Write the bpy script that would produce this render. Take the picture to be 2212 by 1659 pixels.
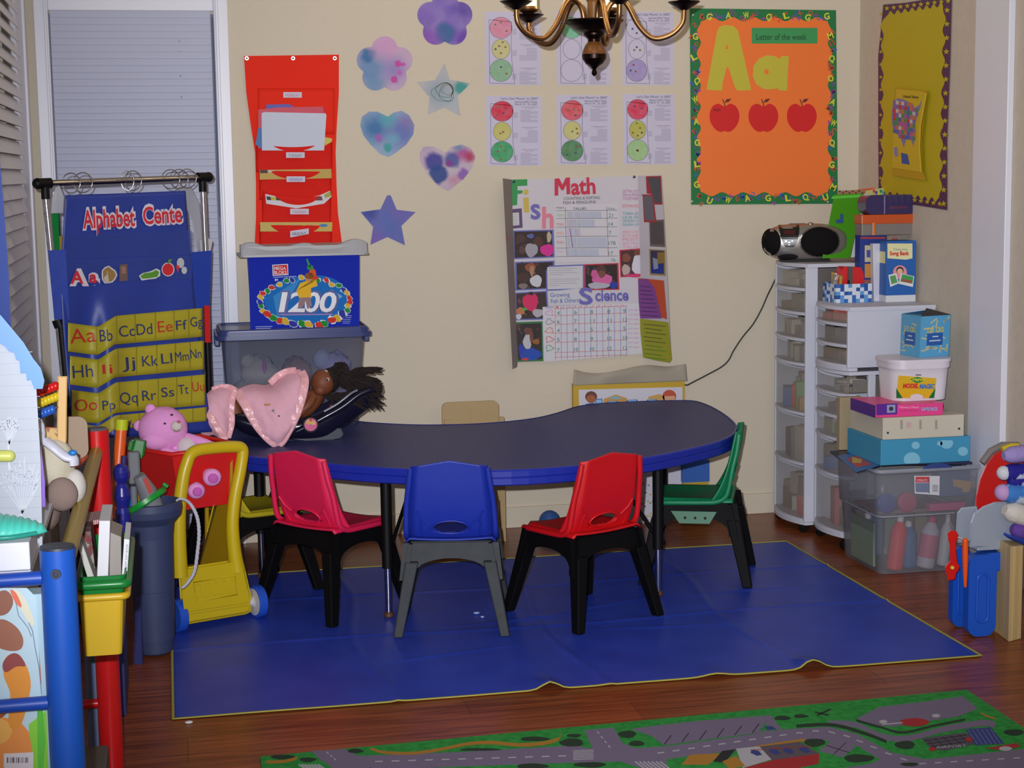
import bpy, math, random
from mathutils import Vector, Matrix, noise
PI=math.pi; rnd=random.Random(7)
SC=bpy.context.scene
for o in list(bpy.data.objects): bpy.data.objects.remove(o)
COL=SC.collection
# ---------------- camera ----------------
FPX=3601.04; CAM=Vector((0,-6.6212,1.4581))
_y,_p,_r=[math.radians(a) for a in (11.57663,7.26475,-0.83443)]
CF=Vector((math.sin(_y)*math.cos(_p),math.cos(_y)*math.cos(_p),-math.sin(_p)))
_rt=Vector((math.cos(_y),-math.sin(_y),0)); _up=_rt.cross(CF)
CR=_rt*math.cos(_r)+_up*math.sin(_r); CU=_up*math.cos(_r)-_rt*math.sin(_r)
cd=bpy.data.cameras.new('camera'); cd.sensor_width=36; cd.lens=FPX*36/2212; cd.clip_start=.05
co=bpy.data.objects.new('camera',cd); COL.objects.link(co)
mw=Matrix((( CR.x,CU.x,-CF.x,CAM.x),(CR.y,CU.y,-CF.y,CAM.y),(CR.z,CU.z,-CF.z,CAM.z),(0,0,0,1)))
co.matrix_world=mw; SC.camera=co
# ---------------- light and exposure ----------------
SC.view_settings.view_transform='Standard'; SC.view_settings.look='None'
SC.view_settings.gamma=1; SC.view_settings.use_curve_mapping=False
SC.view_settings.exposure=-0.60
w=bpy.data.worlds.new('room_beyond'); SC.world=w; w.use_nodes=True
w.node_tree.nodes['Background'].inputs[0].default_value=(1.0,.93,.88,1)
w.node_tree.nodes['Background'].inputs[1].default_value=.30
def spot(name,loc,to,power,col,size,ang,blend):
    l=bpy.data.lights.new(name,'SPOT'); l.energy=power; l.color=col; l.shadow_soft_size=size; l.spot_size=math.radians(ang); l.spot_blend=blend
    o=bpy.data.objects.new(name,l); COL.objects.link(o); o.location=loc
    o.rotation_euler=(Vector(to)-Vector(loc)).to_track_quat('-Z','Y').to_euler(); return o
# the flash on the camera, up and left of the lens
spot('camera_flash',CAM-CR*.06+CU*.07,(1.75,0,1.0),1250,(.93,.95,1.0),.012,56,.9)
def area(name,loc,to,power,col,sx,sy):
    l=bpy.data.lights.new(name,'AREA'); l.energy=power; l.color=col; l.shape='RECTANGLE'; l.size=sx; l.size_y=sy
    o=bpy.data.objects.new(name,l); COL.objects.link(o); o.location=loc
    o.rotation_euler=(Vector(to)-Vector(loc)).to_track_quat('-Z','Y').to_euler(); return o
# added soft fill high behind the camera, for the unseen room's ambient light
area('soft_fill_behind',(1.2,-8.2,2.6),(1.2,0,.9),48,(1,.95,.9),1.6,.8)
# ---------------- geometry helpers ----------------
def ray(x,y): return CR*((x-1106)/FPX)-CU*((y-829.5)/FPX)+CF
def P(x,y,Y):
    d=ray(x,y); return CAM+d*((Y-CAM.y)/d.y)
def PX(x,y,X):
    d=ray(x,y); return CAM+d*((X-CAM.x)/d.x)
def PZ(x,y,Z):
    d=ray(x,y); return CAM+d*((Z-CAM.z)/d.z)
class Pl:                                    # a plane in the room; pl(px,py,lift) gives the point on it
    def __init__(s,p,n):
        s.p=Vector(p); s.n=Vector(n).normalized()
        if s.n.dot(CAM-s.p)<0: s.n=-s.n
    def __call__(s,x,y,l=0):
        d=ray(x,y); q=s.p+s.n*l
        return CAM+d*((q-CAM).dot(s.n)/d.dot(s.n))
def pl3(a,b,c): a,b,c=Vector(a),Vector(b),Vector(c); return Pl(a,(b-a).cross(c-a))
WALL=Pl((0,0,0),(0,-1,0))
def yplane(Y): return Pl((0,Y,0),(0,-1,0))
XR=2.855; RWALL=Pl((XR,0,0),(-1,0,0))
def lin(v):
    v/=255.0; return v/12.92 if v<=.04045 else ((v+.055)/1.055)**2.4
MC={}
K=1.0
def C(r,g,b,rough=.6,metal=0,alpha=1,coat=0,k=1,bump=0,bs=60,em=0,spec=.5,var=0):
    key=('C',r,g,b,rough,metal,alpha,coat,k,bump,bs,em,spec,var)
    if key in MC: return MC[key]
    m=bpy.data.materials.new('mat_%d_%d_%d'%(r,g,b)); m.use_nodes=True
    nt=m.node_tree; p=nt.nodes['Principled BSDF']
    c=[min(.95,lin(v)*K*k) for v in (r,g,b)]+[1]
    p.inputs['Base Color'].default_value=c; p.inputs['Roughness'].default_value=rough
    p.inputs['Metallic'].default_value=metal; p.inputs['Alpha'].default_value=alpha
    p.inputs['Coat Weight'].default_value=coat; p.inputs['Specular IOR Level'].default_value=spec
    if em: p.inputs['Emission Color'].default_value=c; p.inputs['Emission Strength'].default_value=em
    if bump or var:
        tc=nt.nodes.new('ShaderNodeTexCoord'); n=nt.nodes.new('ShaderNodeTexNoise'); n.inputs['Scale'].default_value=bs; n.inputs['Detail'].default_value=3
        nt.links.new(tc.outputs['Object'],n.inputs['Vector'])
        if bump:
            bm=nt.nodes.new('ShaderNodeBump'); bm.inputs['Strength'].default_value=bump; bm.inputs['Distance'].default_value=.01
            nt.links.new(n.outputs['Fac'],bm.inputs['Height']); nt.links.new(bm.outputs['Normal'],p.inputs['Normal'])
        if var:
            mx=nt.nodes.new('ShaderNodeMix'); mx.data_type='RGBA'
            mx.inputs[6].default_value=[v*(1-var) for v in c[:3]]+[1]; mx.inputs[7].default_value=[min(1,v*(1+var)) for v in c[:3]]+[1]
            nt.links.new(n.outputs['Fac'],mx.inputs[0]); nt.links.new(mx.outputs[2],p.inputs['Base Color'])
    MC[key]=m; return m
def ramp(name,cols,scale=8,rough=.8,kind='noise',dist=0,stretch=(1,1,1),detail=3,seed=0,bump=0,spec=.3):
    key=('R',name)
    if key in MC: return MC[key]
    m=bpy.data.materials.new(name); m.use_nodes=True; nt=m.node_tree; p=nt.nodes['Principled BSDF']
    p.inputs['Roughness'].default_value=rough; p.inputs['Specular IOR Level'].default_value=spec
    tc=nt.nodes.new('ShaderNodeTexCoord'); mp=nt.nodes.new('ShaderNodeMapping'); mp.inputs['Scale'].default_value=stretch; mp.inputs['Location'].default_value=(seed*1.37,seed*2.1,seed*.7)
    nt.links.new(tc.outputs['Object'],mp.inputs['Vector'])
    if kind=='wave':
        n=nt.nodes.new('ShaderNodeTexWave'); n.inputs['Distortion'].default_value=dist; n.inputs['Detail'].default_value=detail
    elif kind=='voro': n=nt.nodes.new('ShaderNodeTexVoronoi')
    else: n=nt.nodes.new('ShaderNodeTexNoise'); n.inputs['Distortion'].default_value=dist; n.inputs['Detail'].default_value=detail
    n.inputs['Scale'].default_value=scale; nt.links.new(mp.outputs[0],n.inputs['Vector'])
    r=nt.nodes.new('ShaderNodeValToRGB'); e=r.color_ramp.elements
    while len(e)<len(cols): e.new(.5)
    for i,(pos,c) in enumerate(cols):
        e[i].position=pos; e[i].color=[lin(v)*K for v in c]+[1]
    nt.links.new(n.outputs['Color' if kind=='voro' else 'Fac'],r.inputs[0]); nt.links.new(r.outputs[0],p.inputs['Base Color'])
    if bump:
        bm=nt.nodes.new('ShaderNodeBump'); bm.inputs['Strength'].default_value=bump; bm.inputs['Distance'].default_value=.01
        nt.links.new(r.outputs[0],bm.inputs['Height']); nt.links.new(bm.outputs['Normal'],p.inputs['Normal'])
    MC[key]=m; return m
def soft(name,cols,blobs,scale=9,seed=0):
    m=ramp(name,cols,scale,.85,seed=seed,detail=2); nt=m.node_tree; p=nt.nodes['Principled BSDF']
    cur=p.inputs['Base Color'].links[0].from_socket; N=nt.nodes.new; Lk=nt.links.new
    geo=N('ShaderNodeNewGeometry'); nz=N('ShaderNodeTexNoise'); nz.inputs['Scale'].default_value=25; Lk(geo.outputs['Position'],nz.inputs['Vector'])
    sc=N('ShaderNodeVectorMath'); sc.operation='SCALE'; sc.inputs[3].default_value=.025; Lk(nz.outputs['Color'],sc.inputs[0])
    ad=N('ShaderNodeVectorMath'); Lk(geo.outputs['Position'],ad.inputs[0]); Lk(sc.outputs[0],ad.inputs[1])
    for (x,y,r,c,sf,st) in blobs:
        q=P(x,y,0); r*=.00183
        d=N('ShaderNodeVectorMath'); d.operation='DISTANCE'; Lk(ad.outputs[0],d.inputs[0]); d.inputs[1].default_value=(q.x+.0125,q.y+.0125,q.z+.0125)
        mr=N('ShaderNodeMapRange'); mr.inputs[1].default_value=r*(1+sf); mr.inputs[2].default_value=r*(1-sf); mr.inputs[3].default_value=0; mr.inputs[4].default_value=st; Lk(d.outputs['Value'],mr.inputs[0])
        mx=N('ShaderNodeMix'); mx.data_type='RGBA'; Lk(mr.outputs[0],mx.inputs[0]); Lk(cur,mx.inputs[6]); mx.inputs[7].default_value=[lin(v) for v in c]+[1]; cur=mx.outputs[2]
    Lk(cur,p.inputs['Base Color']); return m
TC={}
def textmesh(s,bold):
    if (s,bold) in TC: return TC[(s,bold)]
    cu=bpy.data.curves.new('t','FONT'); cu.body=s; cu.size=1; cu.offset=bold; cu.resolution_u=3
    ob=bpy.data.objects.new('t',cu); me=ob.to_mesh()
    vs=[(v.co.x,v.co.y) for v in me.vertices]; fs=[tuple(p.vertices) for p in me.polygons if p.area>1e-6]
    ob.to_mesh_clear(); bpy.data.objects.remove(ob); bpy.data.curves.remove(cu)
    TC[(s,bold)]=(vs,fs); return vs,fs
def circ(x,y,rx,ry=None,n=20,a=0,wob=0,seed=0):
    ry=rx if ry is None else ry; r=random.Random(seed); o=[]
    ph=r.random()*6
    for i in range(n):
        t=2*PI*i/n; k=1+wob*math.sin(3*t+ph)+wob*.6*math.sin(5*t+2*ph)
        u,v=rx*k*math.cos(t),ry*k*math.sin(t)
        o.append((x+u*math.cos(a)-v*math.sin(a),y+u*math.sin(a)+v*math.cos(a)))
    return o
def rrect(x0,y0,x1,y1,r,n=4):
    o=[]
    for cx,cy,a0 in ((x1-r,y1-r,0),(x0+r,y1-r,PI/2),(x0+r,y0+r,PI),(x1-r,y0+r,1.5*PI)):
        for i in range(n+1):
            a=a0+PI/2*i/n; o.append((cx+r*math.cos(a),cy+r*math.sin(a)))
    return o
def rect(x0,y0,x1,y1): return [(x0,y0),(x1,y0),(x1,y1),(x0,y1)]
def spline(pts,n=6,closed=False):
    pts=[Vector(p) for p in pts]; N=len(pts); o=[]
    rng=range(N if closed else N-1)
    for i in rng:
        if closed: a,b,c,d=pts[(i-1)%N],pts[i],pts[(i+1)%N],pts[(i+2)%N]
        else: a,b,c,d=pts[max(i-1,0)],pts[i],pts[i+1],pts[min(i+2,N-1)]
        for k in range(n):
            t=k/n; o.append(.5*((2*b)+(c-a)*t+(2*a-5*b+4*c-d)*t*t+(3*b-a-3*c+d)*t**3))
    if not closed: o.append(pts[-1])
    return o
class B:
    def __init__(s): s.v=[]; s.f=[]; s.m=[]; s.s=[]; s.ms=[]; s.M=Matrix()
    def at(s,loc=(0,0,0),rz=0,ry=0,rx=0):
        s.M=Matrix.Translation(loc)@Matrix.Rotation(rz,4,'Z')@Matrix.Rotation(ry,4,'Y')@Matrix.Rotation(rx,4,'X'); return s
    def mi(s,m):
        if m not in s.ms: s.ms.append(m)
        return s.ms.index(m)
    def add(s,vs,fs,m,smooth=False):
        o=len(s.v); k=s.mi(m)
        s.v+= [s.M@Vector(v) for v in vs]
        for f in fs: s.f.append([i+o for i in f]); s.m.append(k); s.s.append(smooth)
        return s
    def box(s,c,d,m,rz=0,taper=1):
        x,y,z=[q/2 for q in d]; R=Matrix.Rotation(rz,3,'Z'); vs=[]
        for k,t in ((-1,1),(1,taper)):
            for a,b in ((-1,-1),(1,-1),(1,1),(-1,1)): vs.append(Vector(c)+R@Vector((a*x*t,b*y*t,k*z)))
        return s.add(vs,[(3,2,1,0),(4,5,6,7),(0,1,5,4),(1,2,6,5),(2,3,7,6),(3,0,4,7)],m)
    def hexa(s,q,m):   # 8 points: bottom 4, top 4
        return s.add(q,[(3,2,1,0),(4,5,6,7),(0,1,5,4),(1,2,6,5),(2,3,7,6),(3,0,4,7)],m)
    def prism(s,poly,z0,z1,m,taper=1,smooth=False,cx=0,cy=0,ax='z'):
        n=len(poly)
        def mp(a,b,c): return {'z':(a,b,c),'y':(a,c,b),'x':(c,a,b)}[ax]
        vs=[mp(a,b,z0) for a,b in poly]+[mp(cx+(a-cx)*taper,cy+(b-cy)*taper,z1) for a,b in poly]
        s.add(vs,[tuple(range(n-1,-1,-1)),tuple(range(n,2*n))],m)
        return s.add(vs,[(i,(i+1)%n,(i+1)%n+n,i+n) for i in range(n)],m,smooth)
    def shell(s,poly,z0,z1,m,taper=1,t=.004,bottom=True,cx=0,cy=0):   # open container
        n=len(poly)
        def ring(k,z,d):
            o=[]
            for a,b in poly:
                v=Vector((a-cx,b-cy))*k; l=v.length; v*=max(0,(l-d))/l if l else 1; o.append((cx+v.x,cy+v.y,z))
            return o
        vs=ring(1,z0,0)+ring(taper,z1,0)+ring(taper,z1,t)+ring(1,z0+t,t)
        fs=[]
        for k in range(3):
            for i in range(n): j=(i+1)%n; fs.append((k*n+i,k*n+j,k*n+n+j,k*n+n+i))
        s.add(vs,fs,m,n>8)
        if bottom: s.add(vs,[tuple(range(n-1,-1,-1)),tuple(range(3*n,4*n))],m)
        return s
    def tube(s,pts,r,m,n=8,closed=False,cap=True,rs=None,flat=1):
        pts=[Vector(p) for p in pts]; N=len(pts); vs=[]; up=None
        for i,p in enumerate(pts):
            if closed: t=pts[(i+1)%N]-pts[i-1]
            else: t=pts[min(i+1,N-1)]-pts[max(i-1,0)]
            t.normalize()
            if up is None: up=Vector((0,0,1)) if abs(t.z)<.9 else Vector((0,1,0))
            a=t.cross(up)
            if a.length<1e-5: a=t.cross(Vector((1,0,0)))
            a.normalize(); b=a.cross(t).normalized(); up=b
            q=rs[i] if rs else r
            for k in range(n): g=2*PI*k/n; vs.append(p+a*math.cos(g)*q+b*math.sin(g)*q*flat)
        fs=[]
        for i in range(N if closed else N-1):
            j=(i+1)%N
            for k in range(n): l=(k+1)%n; fs.append((i*n+k,i*n+l,j*n+l,j*n+k))
        s.add(vs,fs,m,True)
        if cap and not closed: s.add(vs,[tuple(range(n-1,-1,-1)),tuple(range((N-1)*n,N*n))],m)
        return s
    def lathe(s,prof,o,m,n=20,axis=None,ms=None):
        o=Vector(o); q=Vector(axis).normalized().to_track_quat('Z','Y').to_matrix() if axis else Matrix.Identity(3)
        vs=[]
        for r,z in prof:
            for k in range(n): g=2*PI*k/n; vs.append(o+q@Vector((r*math.cos(g),r*math.sin(g),z)))
        for i in range(len(prof)-1):
            s.add(vs[i*n:(i+2)*n],[(k,(k+1)%n,n+(k+1)%n,n+k) for k in range(n)],ms[i] if ms else m,True)
        if prof[0][0]>1e-4: s.add(vs[:n],[tuple(range(n-1,-1,-1))],ms[0] if ms else m)
        if prof[-1][0]>1e-4: s.add(vs[-n:],[tuple(range(n))],ms[-1] if ms else m)
        return s
    def ell(s,c,r,m,n=16,rot=None,bump=0,bs=30,cut=None):
        if not hasattr(r,'__len__'): r=(r,r,r)
        R=rot or Matrix.Identity(3); k2=n//2; vs=[]; c=Vector(c)
        for j in range(k2+1):
            a=PI*j/k2
            for i in range(n):
                g=2*PI*i/n; d=Vector((math.sin(a)*math.cos(g),math.sin(a)*math.sin(g),math.cos(a)))
                q=1+(bump*noise.noise(d*bs*.1+c*20) if bump else 0)
                vs.append(c+R@Vector((d.x*r[0]*q,d.y*r[1]*q,d.z*r[2]*q)))
        return s.add(vs,[(j*n+i,(j+1)*n+i,(j+1)*n+(i+1)%n,j*n+(i+1)%n) for j in range(k2) for i in range(n)],m,True)
    def grid(s,fn,nu,nv,m,smooth=True,skip=None):
        vs=[fn(i/nu,j/nv) for j in range(nv+1) for i in range(nu+1)]
        fs=[(j*(nu+1)+i,j*(nu+1)+i+1,(j+1)*(nu+1)+i+1,(j+1)*(nu+1)+i) for j in range(nv) for i in range(nu) if not(skip and skip((i+.5)/nu,(j+.5)/nv))]
        return s.add(vs,fs,m,smooth)
    def patch(s,rows,m,k=5,smooth=True):
        rr=[spline(r,k) for r in rows]; cols=list(zip(*rr)); cc=[spline(c,k) for c in cols]
        nu=len(cc); nv=len(cc[0]); vs=[cc[i][j] for j in range(nv) for i in range(nu)]
        return s.add(vs,[(j*nu+i,j*nu+i+1,(j+1)*nu+i+1,(j+1)*nu+i) for j in range(nv-1) for i in range(nu-1)],m,smooth)
    # art that lies on a surface: pixel shapes carried onto the plane
    def pp(s,pl,pts,m,l=.0006): return s.add([pl(x,y,l) for x,y in pts],[tuple(range(len(pts)))],m)
    def line(s,pl,pts,wd,m,l=.0008,closed=False):
        pts=list(pts)
        if closed: pts=pts+[pts[0]]
        for (a,b),(c,d) in zip(pts[:-1],pts[1:]):
            L=math.hypot(c-a,d-b) or 1; nx,ny=-(d-b)/L*wd/2,(c-a)/L*wd/2
            s.pp(pl,[(a+nx,b+ny),(c+nx,d+ny),(c-nx,d-ny),(a-nx,b-ny)],m,l)
        return s
    def slab(s,pl,pts,t,m,ms=None,l0=0):
        n=len(pts); vs=[pl(x,y,l0+t) for x,y in pts]+[pl(x,y,l0)  for x,y in pts]
        s.add(vs,[tuple(range(n))],m); return s.add(vs,[tuple(range(2*n-1,n-1,-1))]+[(i,(i+1)%n,(i+1)%n+n,i+n) for i in range(n)],ms or m)
    def text(s,pl,t,x,y,h,m,wd=None,l=.001,ang=0,bold=.0,skew=0,cx=False):
        vs,fs=textmesh(t,bold)
        if not vs: return s
        x0=min(v[0] for v in vs); x1=max(v[0] for v in vs)
        k=h/.69; kx=(wd/(x1-x0)) if wd else k
        ca,sa=math.cos(ang),math.sin(ang); o=[]
        for a,b in vs:
            u=(a-(x0+x1)/2 if cx else a-x0)*kx+skew*b*k; v=b*k
            o.append(pl(x+u*ca-v*sa,y-(u*sa+v*ca),l))
        return s.add(o,fs,m)
    def flip(s): s.f=[f[::-1] for f in s.f]; return s
def tag(o,label=None,cat=None,group=None,kind=None):
    if label: o['label']=label
    if cat: o['category']=cat
    if group: o['group']=group
    if kind: o['kind']=kind
    return o
def obj(name,b,parent=None,label=None,cat=None,group=None,kind=None,bev=0,sub=0,sol=0,seg=2,local=False,org=None):
    vs=b.v
    if parent is not None:
        if not local:
            iv=parent_mw(parent).inverted(); vs=[iv@v for v in vs]
        o0=Vector((0,0,0))
    else:
        lo=Vector([min(v[i] for v in vs) for i in range(3)]); hi=Vector([max(v[i] for v in vs) for i in range(3)])
        o0=Vector(((lo.x+hi.x)/2,(lo.y+hi.y)/2,lo.z))
        vs=[v-o0 for v in vs]
    me=bpy.data.meshes.new(name); me.from_pydata([tuple(v) for v in vs],[],b.f)
    for m in b.ms: me.materials.append(m)
    me.polygons.foreach_set('material_index',b.m); me.polygons.foreach_set('use_smooth',b.s); me.update()
    o=bpy.data.objects.new(name,me); COL.objects.link(o); o.location=o0
    if parent is not None: o.parent=parent
    if sol: q=o.modifiers.new('s','SOLIDIFY'); q.thickness=sol; q.offset=0
    if bev: q=o.modifiers.new('b','BEVEL'); q.width=bev; q.segments=seg; q.limit_method='ANGLE'; q.angle_limit=.7
    if sub: q=o.modifiers.new('u','SUBSURF'); q.levels=sub; q.render_levels=sub
    return tag(o,label,cat,group,kind)
def parent_mw(p):
    m=Matrix.Translation(p.location)@p.rotation_euler.to_matrix().to_4x4()
    return parent_mw(p.parent)@m if p.parent else m
def thing(name,label,cat,loc,rz=0,group=None):
    o=bpy.data.objects.new(name,None); COL.objects.link(o); o.location=loc; o.rotation_euler=(0,0,rz); o.empty_display_size=.05
    return tag(o,label,cat,group)
def dup(t):
    c=t.copy(); COL.objects.link(c)
    for ch in t.children:
        d=ch.copy(); COL.objects.link(d); d.parent=c
        for g in ch.children:
            e=g.copy(); COL.objects.link(e); e.parent=d
    return c
WHITE=C(235,235,240,.5); BLACK=C(10,9,11,.5,spec=.25); CHROME=C(200,200,205,.15,1)
# ================= the room =================
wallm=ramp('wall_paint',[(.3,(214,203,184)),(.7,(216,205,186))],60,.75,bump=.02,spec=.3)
rwallm=ramp('wall_paint_right_shaded',[(.3,(204,193,178)),(.7,(210,199,184))],30,.75,bump=.03,spec=.3)  # same wall paint, its shade under grazing light put into the colour
trimm=C(226,227,240,.35,spec=.5)
def st(name,b,**k): return obj(name,b,kind='structure',**k)
XL=-.513; ZC=2.75; YB=-9.2
fm=bpy.data.materials.new('wood_floor'); fm.use_nodes=True; nt=fm.node_tree; p=nt.nodes['Principled BSDF']
tc=nt.nodes.new('ShaderNodeTexCoord'); br=nt.nodes.new('ShaderNodeTexBrick'); nt.links.new(tc.outputs['Object'],br.inputs['Vector'])
br.inputs['Scale'].default_value=1; br.inputs['Brick Width'].default_value=1.2; br.inputs['Row Height'].default_value=.19; br.inputs['Mortar Size'].default_value=.0015; br.offset=.37
br.inputs['Color1'].default_value=(.27,.066,.018,1); br.inputs['Color2'].default_value=(.33,.088,.026,1); br.inputs['Mortar'].default_value=(.16,.045,.02,1)
mp=nt.nodes.new('ShaderNodeMapping'); mp.inputs['Scale'].default_value=(1.5,28,1); nt.links.new(tc.outputs['Object'],mp.inputs['Vector'])
nz=nt.nodes.new('ShaderNodeTexNoise'); nz.inputs['Scale'].default_value=2.2; nz.inputs['Detail'].default_value=6; nz.inputs['Distortion'].default_value=.6; nt.links.new(mp.outputs[0],nz.inputs['Vector'])
rp=nt.nodes.new('ShaderNodeValToRGB'); rp.color_ramp.elements[0].position=.35; rp.color_ramp.elements[0].color=(.55,.5,.48,1); rp.color_ramp.elements[1].position=.65; rp.color_ramp.elements[1].color=(1.15,1.15,1.15,1)
nt.links.new(nz.outputs['Fac'],rp.inputs[0]); mx=nt.nodes.new('ShaderNodeMix'); mx.data_type='RGBA'; mx.blend_type='MULTIPLY'; mx.inputs[0].default_value=1
nt.links.new(br.outputs['Color'],mx.inputs[6]); nt.links.new(rp.outputs[0],mx.inputs[7]); nt.links.new(mx.outputs[2],p.inputs['Base Color'])
p.inputs['Roughness'].default_value=.3; p.inputs['Specular IOR Level'].default_value=.35
st('floor',B().box((1.2,YB/2,-.05),(4.6,-YB+.3,.1),fm))
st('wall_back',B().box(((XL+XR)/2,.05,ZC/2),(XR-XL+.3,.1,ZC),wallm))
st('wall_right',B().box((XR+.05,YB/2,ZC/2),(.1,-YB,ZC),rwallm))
st('wall_left',B().box((XL-.05,-.75/2,ZC/2),(.1,.75,ZC),wallm).box((XL-.05,-5.6,ZC/2),(.1,7.2,ZC),wallm).box((XL-.05,-1.4,ZC-.3),(.1,1.3,.6),wallm))
st('ceiling',B().box((1.2,YB/2,ZC+.05),(4.6,-YB+.3,.1),C(225,222,215,.8)))
b=B(); b.box(((.26+XR)/2,-.007,.043),(XR-.26,.014,.086),wallm); st('baseboard_back',b,bev=.003)
st('baseboard_right',B().box((XR-.007,-.5,.043),(.014,1.0,.086),rwallm),bev=.003)
# window_1: glazed door with a pleated white blind on the back wall
t=bpy.data.objects.new('window_1',None); COL.objects.link(t); t.location=(-.1,0,0); tag(t,kind='structure')
x0,x1,zt=-.405,.207,2.083
b=B()
for a,c in ((-.458,x0),(x1,.262)): b.box(((a+c)/2,-.011,1.2),(c-a,.022,2.4),trimm)
b.box(((x0+x1)/2,-.011,(zt+2.4)/2),(x1-x0,.022,2.4-zt),trimm)
b.box((x1+.012,-.028,1.2),(.012,.014,2.4),trimm); b.box((-.416,-.026,1.2),(.010,.010,2.4),trimm)
obj('window_frame',b,t,bev=.003)
blm=C(196,200,222,.5,spec=.3); b=B()
zs=[zt-i*.0255 for i in range(79)]
b.box(((x0+x1)/2,-.003,zt/2+.02),(x1-x0,.004,zt-.06),C(120,125,150,.6))  # dark backing sheet, painted in so shade lines read between the slats
for z in zs:
    b.hexa([(x0+.006,-.006,z-.0243),(x1-.012,-.006,z-.0243),(x1-.012,-.009,z-.0243),(x0+.006,-.009,z-.0243),(x0+.006,-.006,z),(x1-.012,-.006,z),(x1-.012,-.016,z),(x0+.006,-.016,z)],blm)
obj('blind',b,t)
b=B().tube([(x1-.005,-.018,2.06),(x1-.004,-.02,1.3)],.0018,C(90,95,110)); obj('cord',b,t)
b=B()
for z in (2.0,1.97,1.93,1.9,1.84,1.76): b.box((.075,-.013,z),(.003,.001,.006),C(90,90,105))
obj('ladder_hole',b,t)
# window_2: left wall window with two inch horizontal blinds, seen nearly edge-on
t=bpy.data.objects.new('window_2',None); COL.objects.link(t); t.location=(XL,-1.0,0); tag(t,kind='structure')
b=B(); b.box((XL+.010,-.235,1.3),(.02,.37,2.6),trimm).box((XL+.024,-.10,1.3),(.012,.05,2.6),trimm).box((XL+.012,-2.0,1.3),(.03,.1,2.6),trimm).box((XL+.012,-1.1,2.5),(.03,1.9,.1),trimm); obj('window_frame',b,t,bev=.004)
obj('glass',B().box((XL-.03,-1.08,1.25),(.01,1.75,2.4),C(60,70,90,.05,alpha=.5)),t)
b=B(); sm_=C(240,242,250,.5)
for i in range(48):
    z=2.42-i*.049; b.hexa([(XL+.030,-1.93,z-.0485),(XL+.030,-.43,z-.0485),(XL+.034,-.43,z-.0485),(XL+.034,-1.93,z-.0485),(XL+.010,-1.93,z),(XL+.010,-.43,z),(XL+.014,-.43,z),(XL+.014,-1.93,z)],sm_)
obj('blind',b,t)
b=B(); q=yplane(-1.8); b.slab(q,[(-40,250),(-2,330),(8,440),(19,592),(26,760),(10,1100),(-60,1100)],.05,C(20,70,180,.5)); o=P(-20,1100,-1.8); b.box((o.x-.02,-1.78,o.z/2),(.06,.05,o.z),C(20,70,180,.5))
obj('play_tent',b,label='slanting blue edge of a play panel at far left of view',cat='toy')
# trim_1: broad white board on the right wall
a=PX(2108,0,XR).y; c=PX(2183,0,XR).y
a=-1.065; c=-1.31
st('trim_1',B().box((XR-.012,(a+c)/2,ZC/2),(.024,a-c,ZC),trimm),bev=.003)
# ================= floor coverings =================
blue=ramp('mat_vinyl',[(.35,(38,64,178)),(.65,(44,72,190))],6,.42,spec=.4)
MX0,MX1,MY0,MY1=-.036,2.33,-2.168,-.56
def matz(x,y):
    z=.004+.0015*noise.noise(Vector((x*4,y*4,0)))
    for fx in (.55,1.15,1.75): z+=.0035*math.exp(-((x-fx-.03*math.sin(y*5))/.012)**2)
    for fy in (-.98,-1.5): z+=.004*math.exp(-((y-fy-.02*math.sin(x*4))/.010)**2)
    for qx,h,w_ in ((1.01,.022,.03),(1.80,.026,.035),(1.50,.008,.04)): z+=h*math.exp(-((x-qx)/w_)**2)*math.exp(-((y-MY0)/.09)**2)
    for sx,sy,ang in ((1.35,-1.33,.35),(1.5,-1.62,-.1),(.8,-1.75,.2),(1.1,-1.42,.12),(1.9,-1.25,.05)):
        u=(x-sx)*math.cos(ang)+(y-sy)*math.sin(ang); v=-(x-sx)*math.sin(ang)+(y-sy)*math.cos(ang)
        z+=.004*math.exp(-(v/.009)**2)*math.exp(-(u/.22)**2)
    return z
t=thing('splat_mat','blue vinyl floor mat with thin yellow edging under the table','floor mat',((MX0+MX1)/2,(MY0+MY1)/2,0))
b=B().grid(lambda u,v:(MX0+(MX1-MX0)*u,MY0+(MY1-MY0)*v,matz(MX0+(MX1-MX0)*u,MY0+(MY1-MY0)*v)),220,150,blue)
obj('sheet',b,t,sol=.0015)
b=B(); yl=C(170,165,70,.6); n=120
loop=[(MX0+(MX1-MX0)*i/n,MY0) for i in range(n)]+[(MX1,MY0+(MY1-MY0)*i/n) for i in range(n)]+[(MX1-(MX1-MX0)*i/n,MY1) for i in range(n)]+[(MX0,MY1-(MY1-MY0)*i/n) for i in range(n)]
b.tube([(x,y,matz(x,y)+.001) for x,y in loop],.0045,yl,6,closed=True,flat=.5)
obj('edging',b,t)
b=B().ell((.955,-1.32,.009),(.012,.008,.004),C(150,170,220,.6),8).ell((.965,-1.37,.008),(.007,.006,.003),C(170,190,235),8); obj('paper_scrap',b,label='tiny pale scraps of paper on blue mat below the blue chair',cat='litter')
b=B().ell(PZ(408,1560,.004),(.012,.008,.004),C(215,215,225,.6),8); obj('paper_scrap',b,label='white crumb of paper by front left corner of blue mat',cat='litter')
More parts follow.
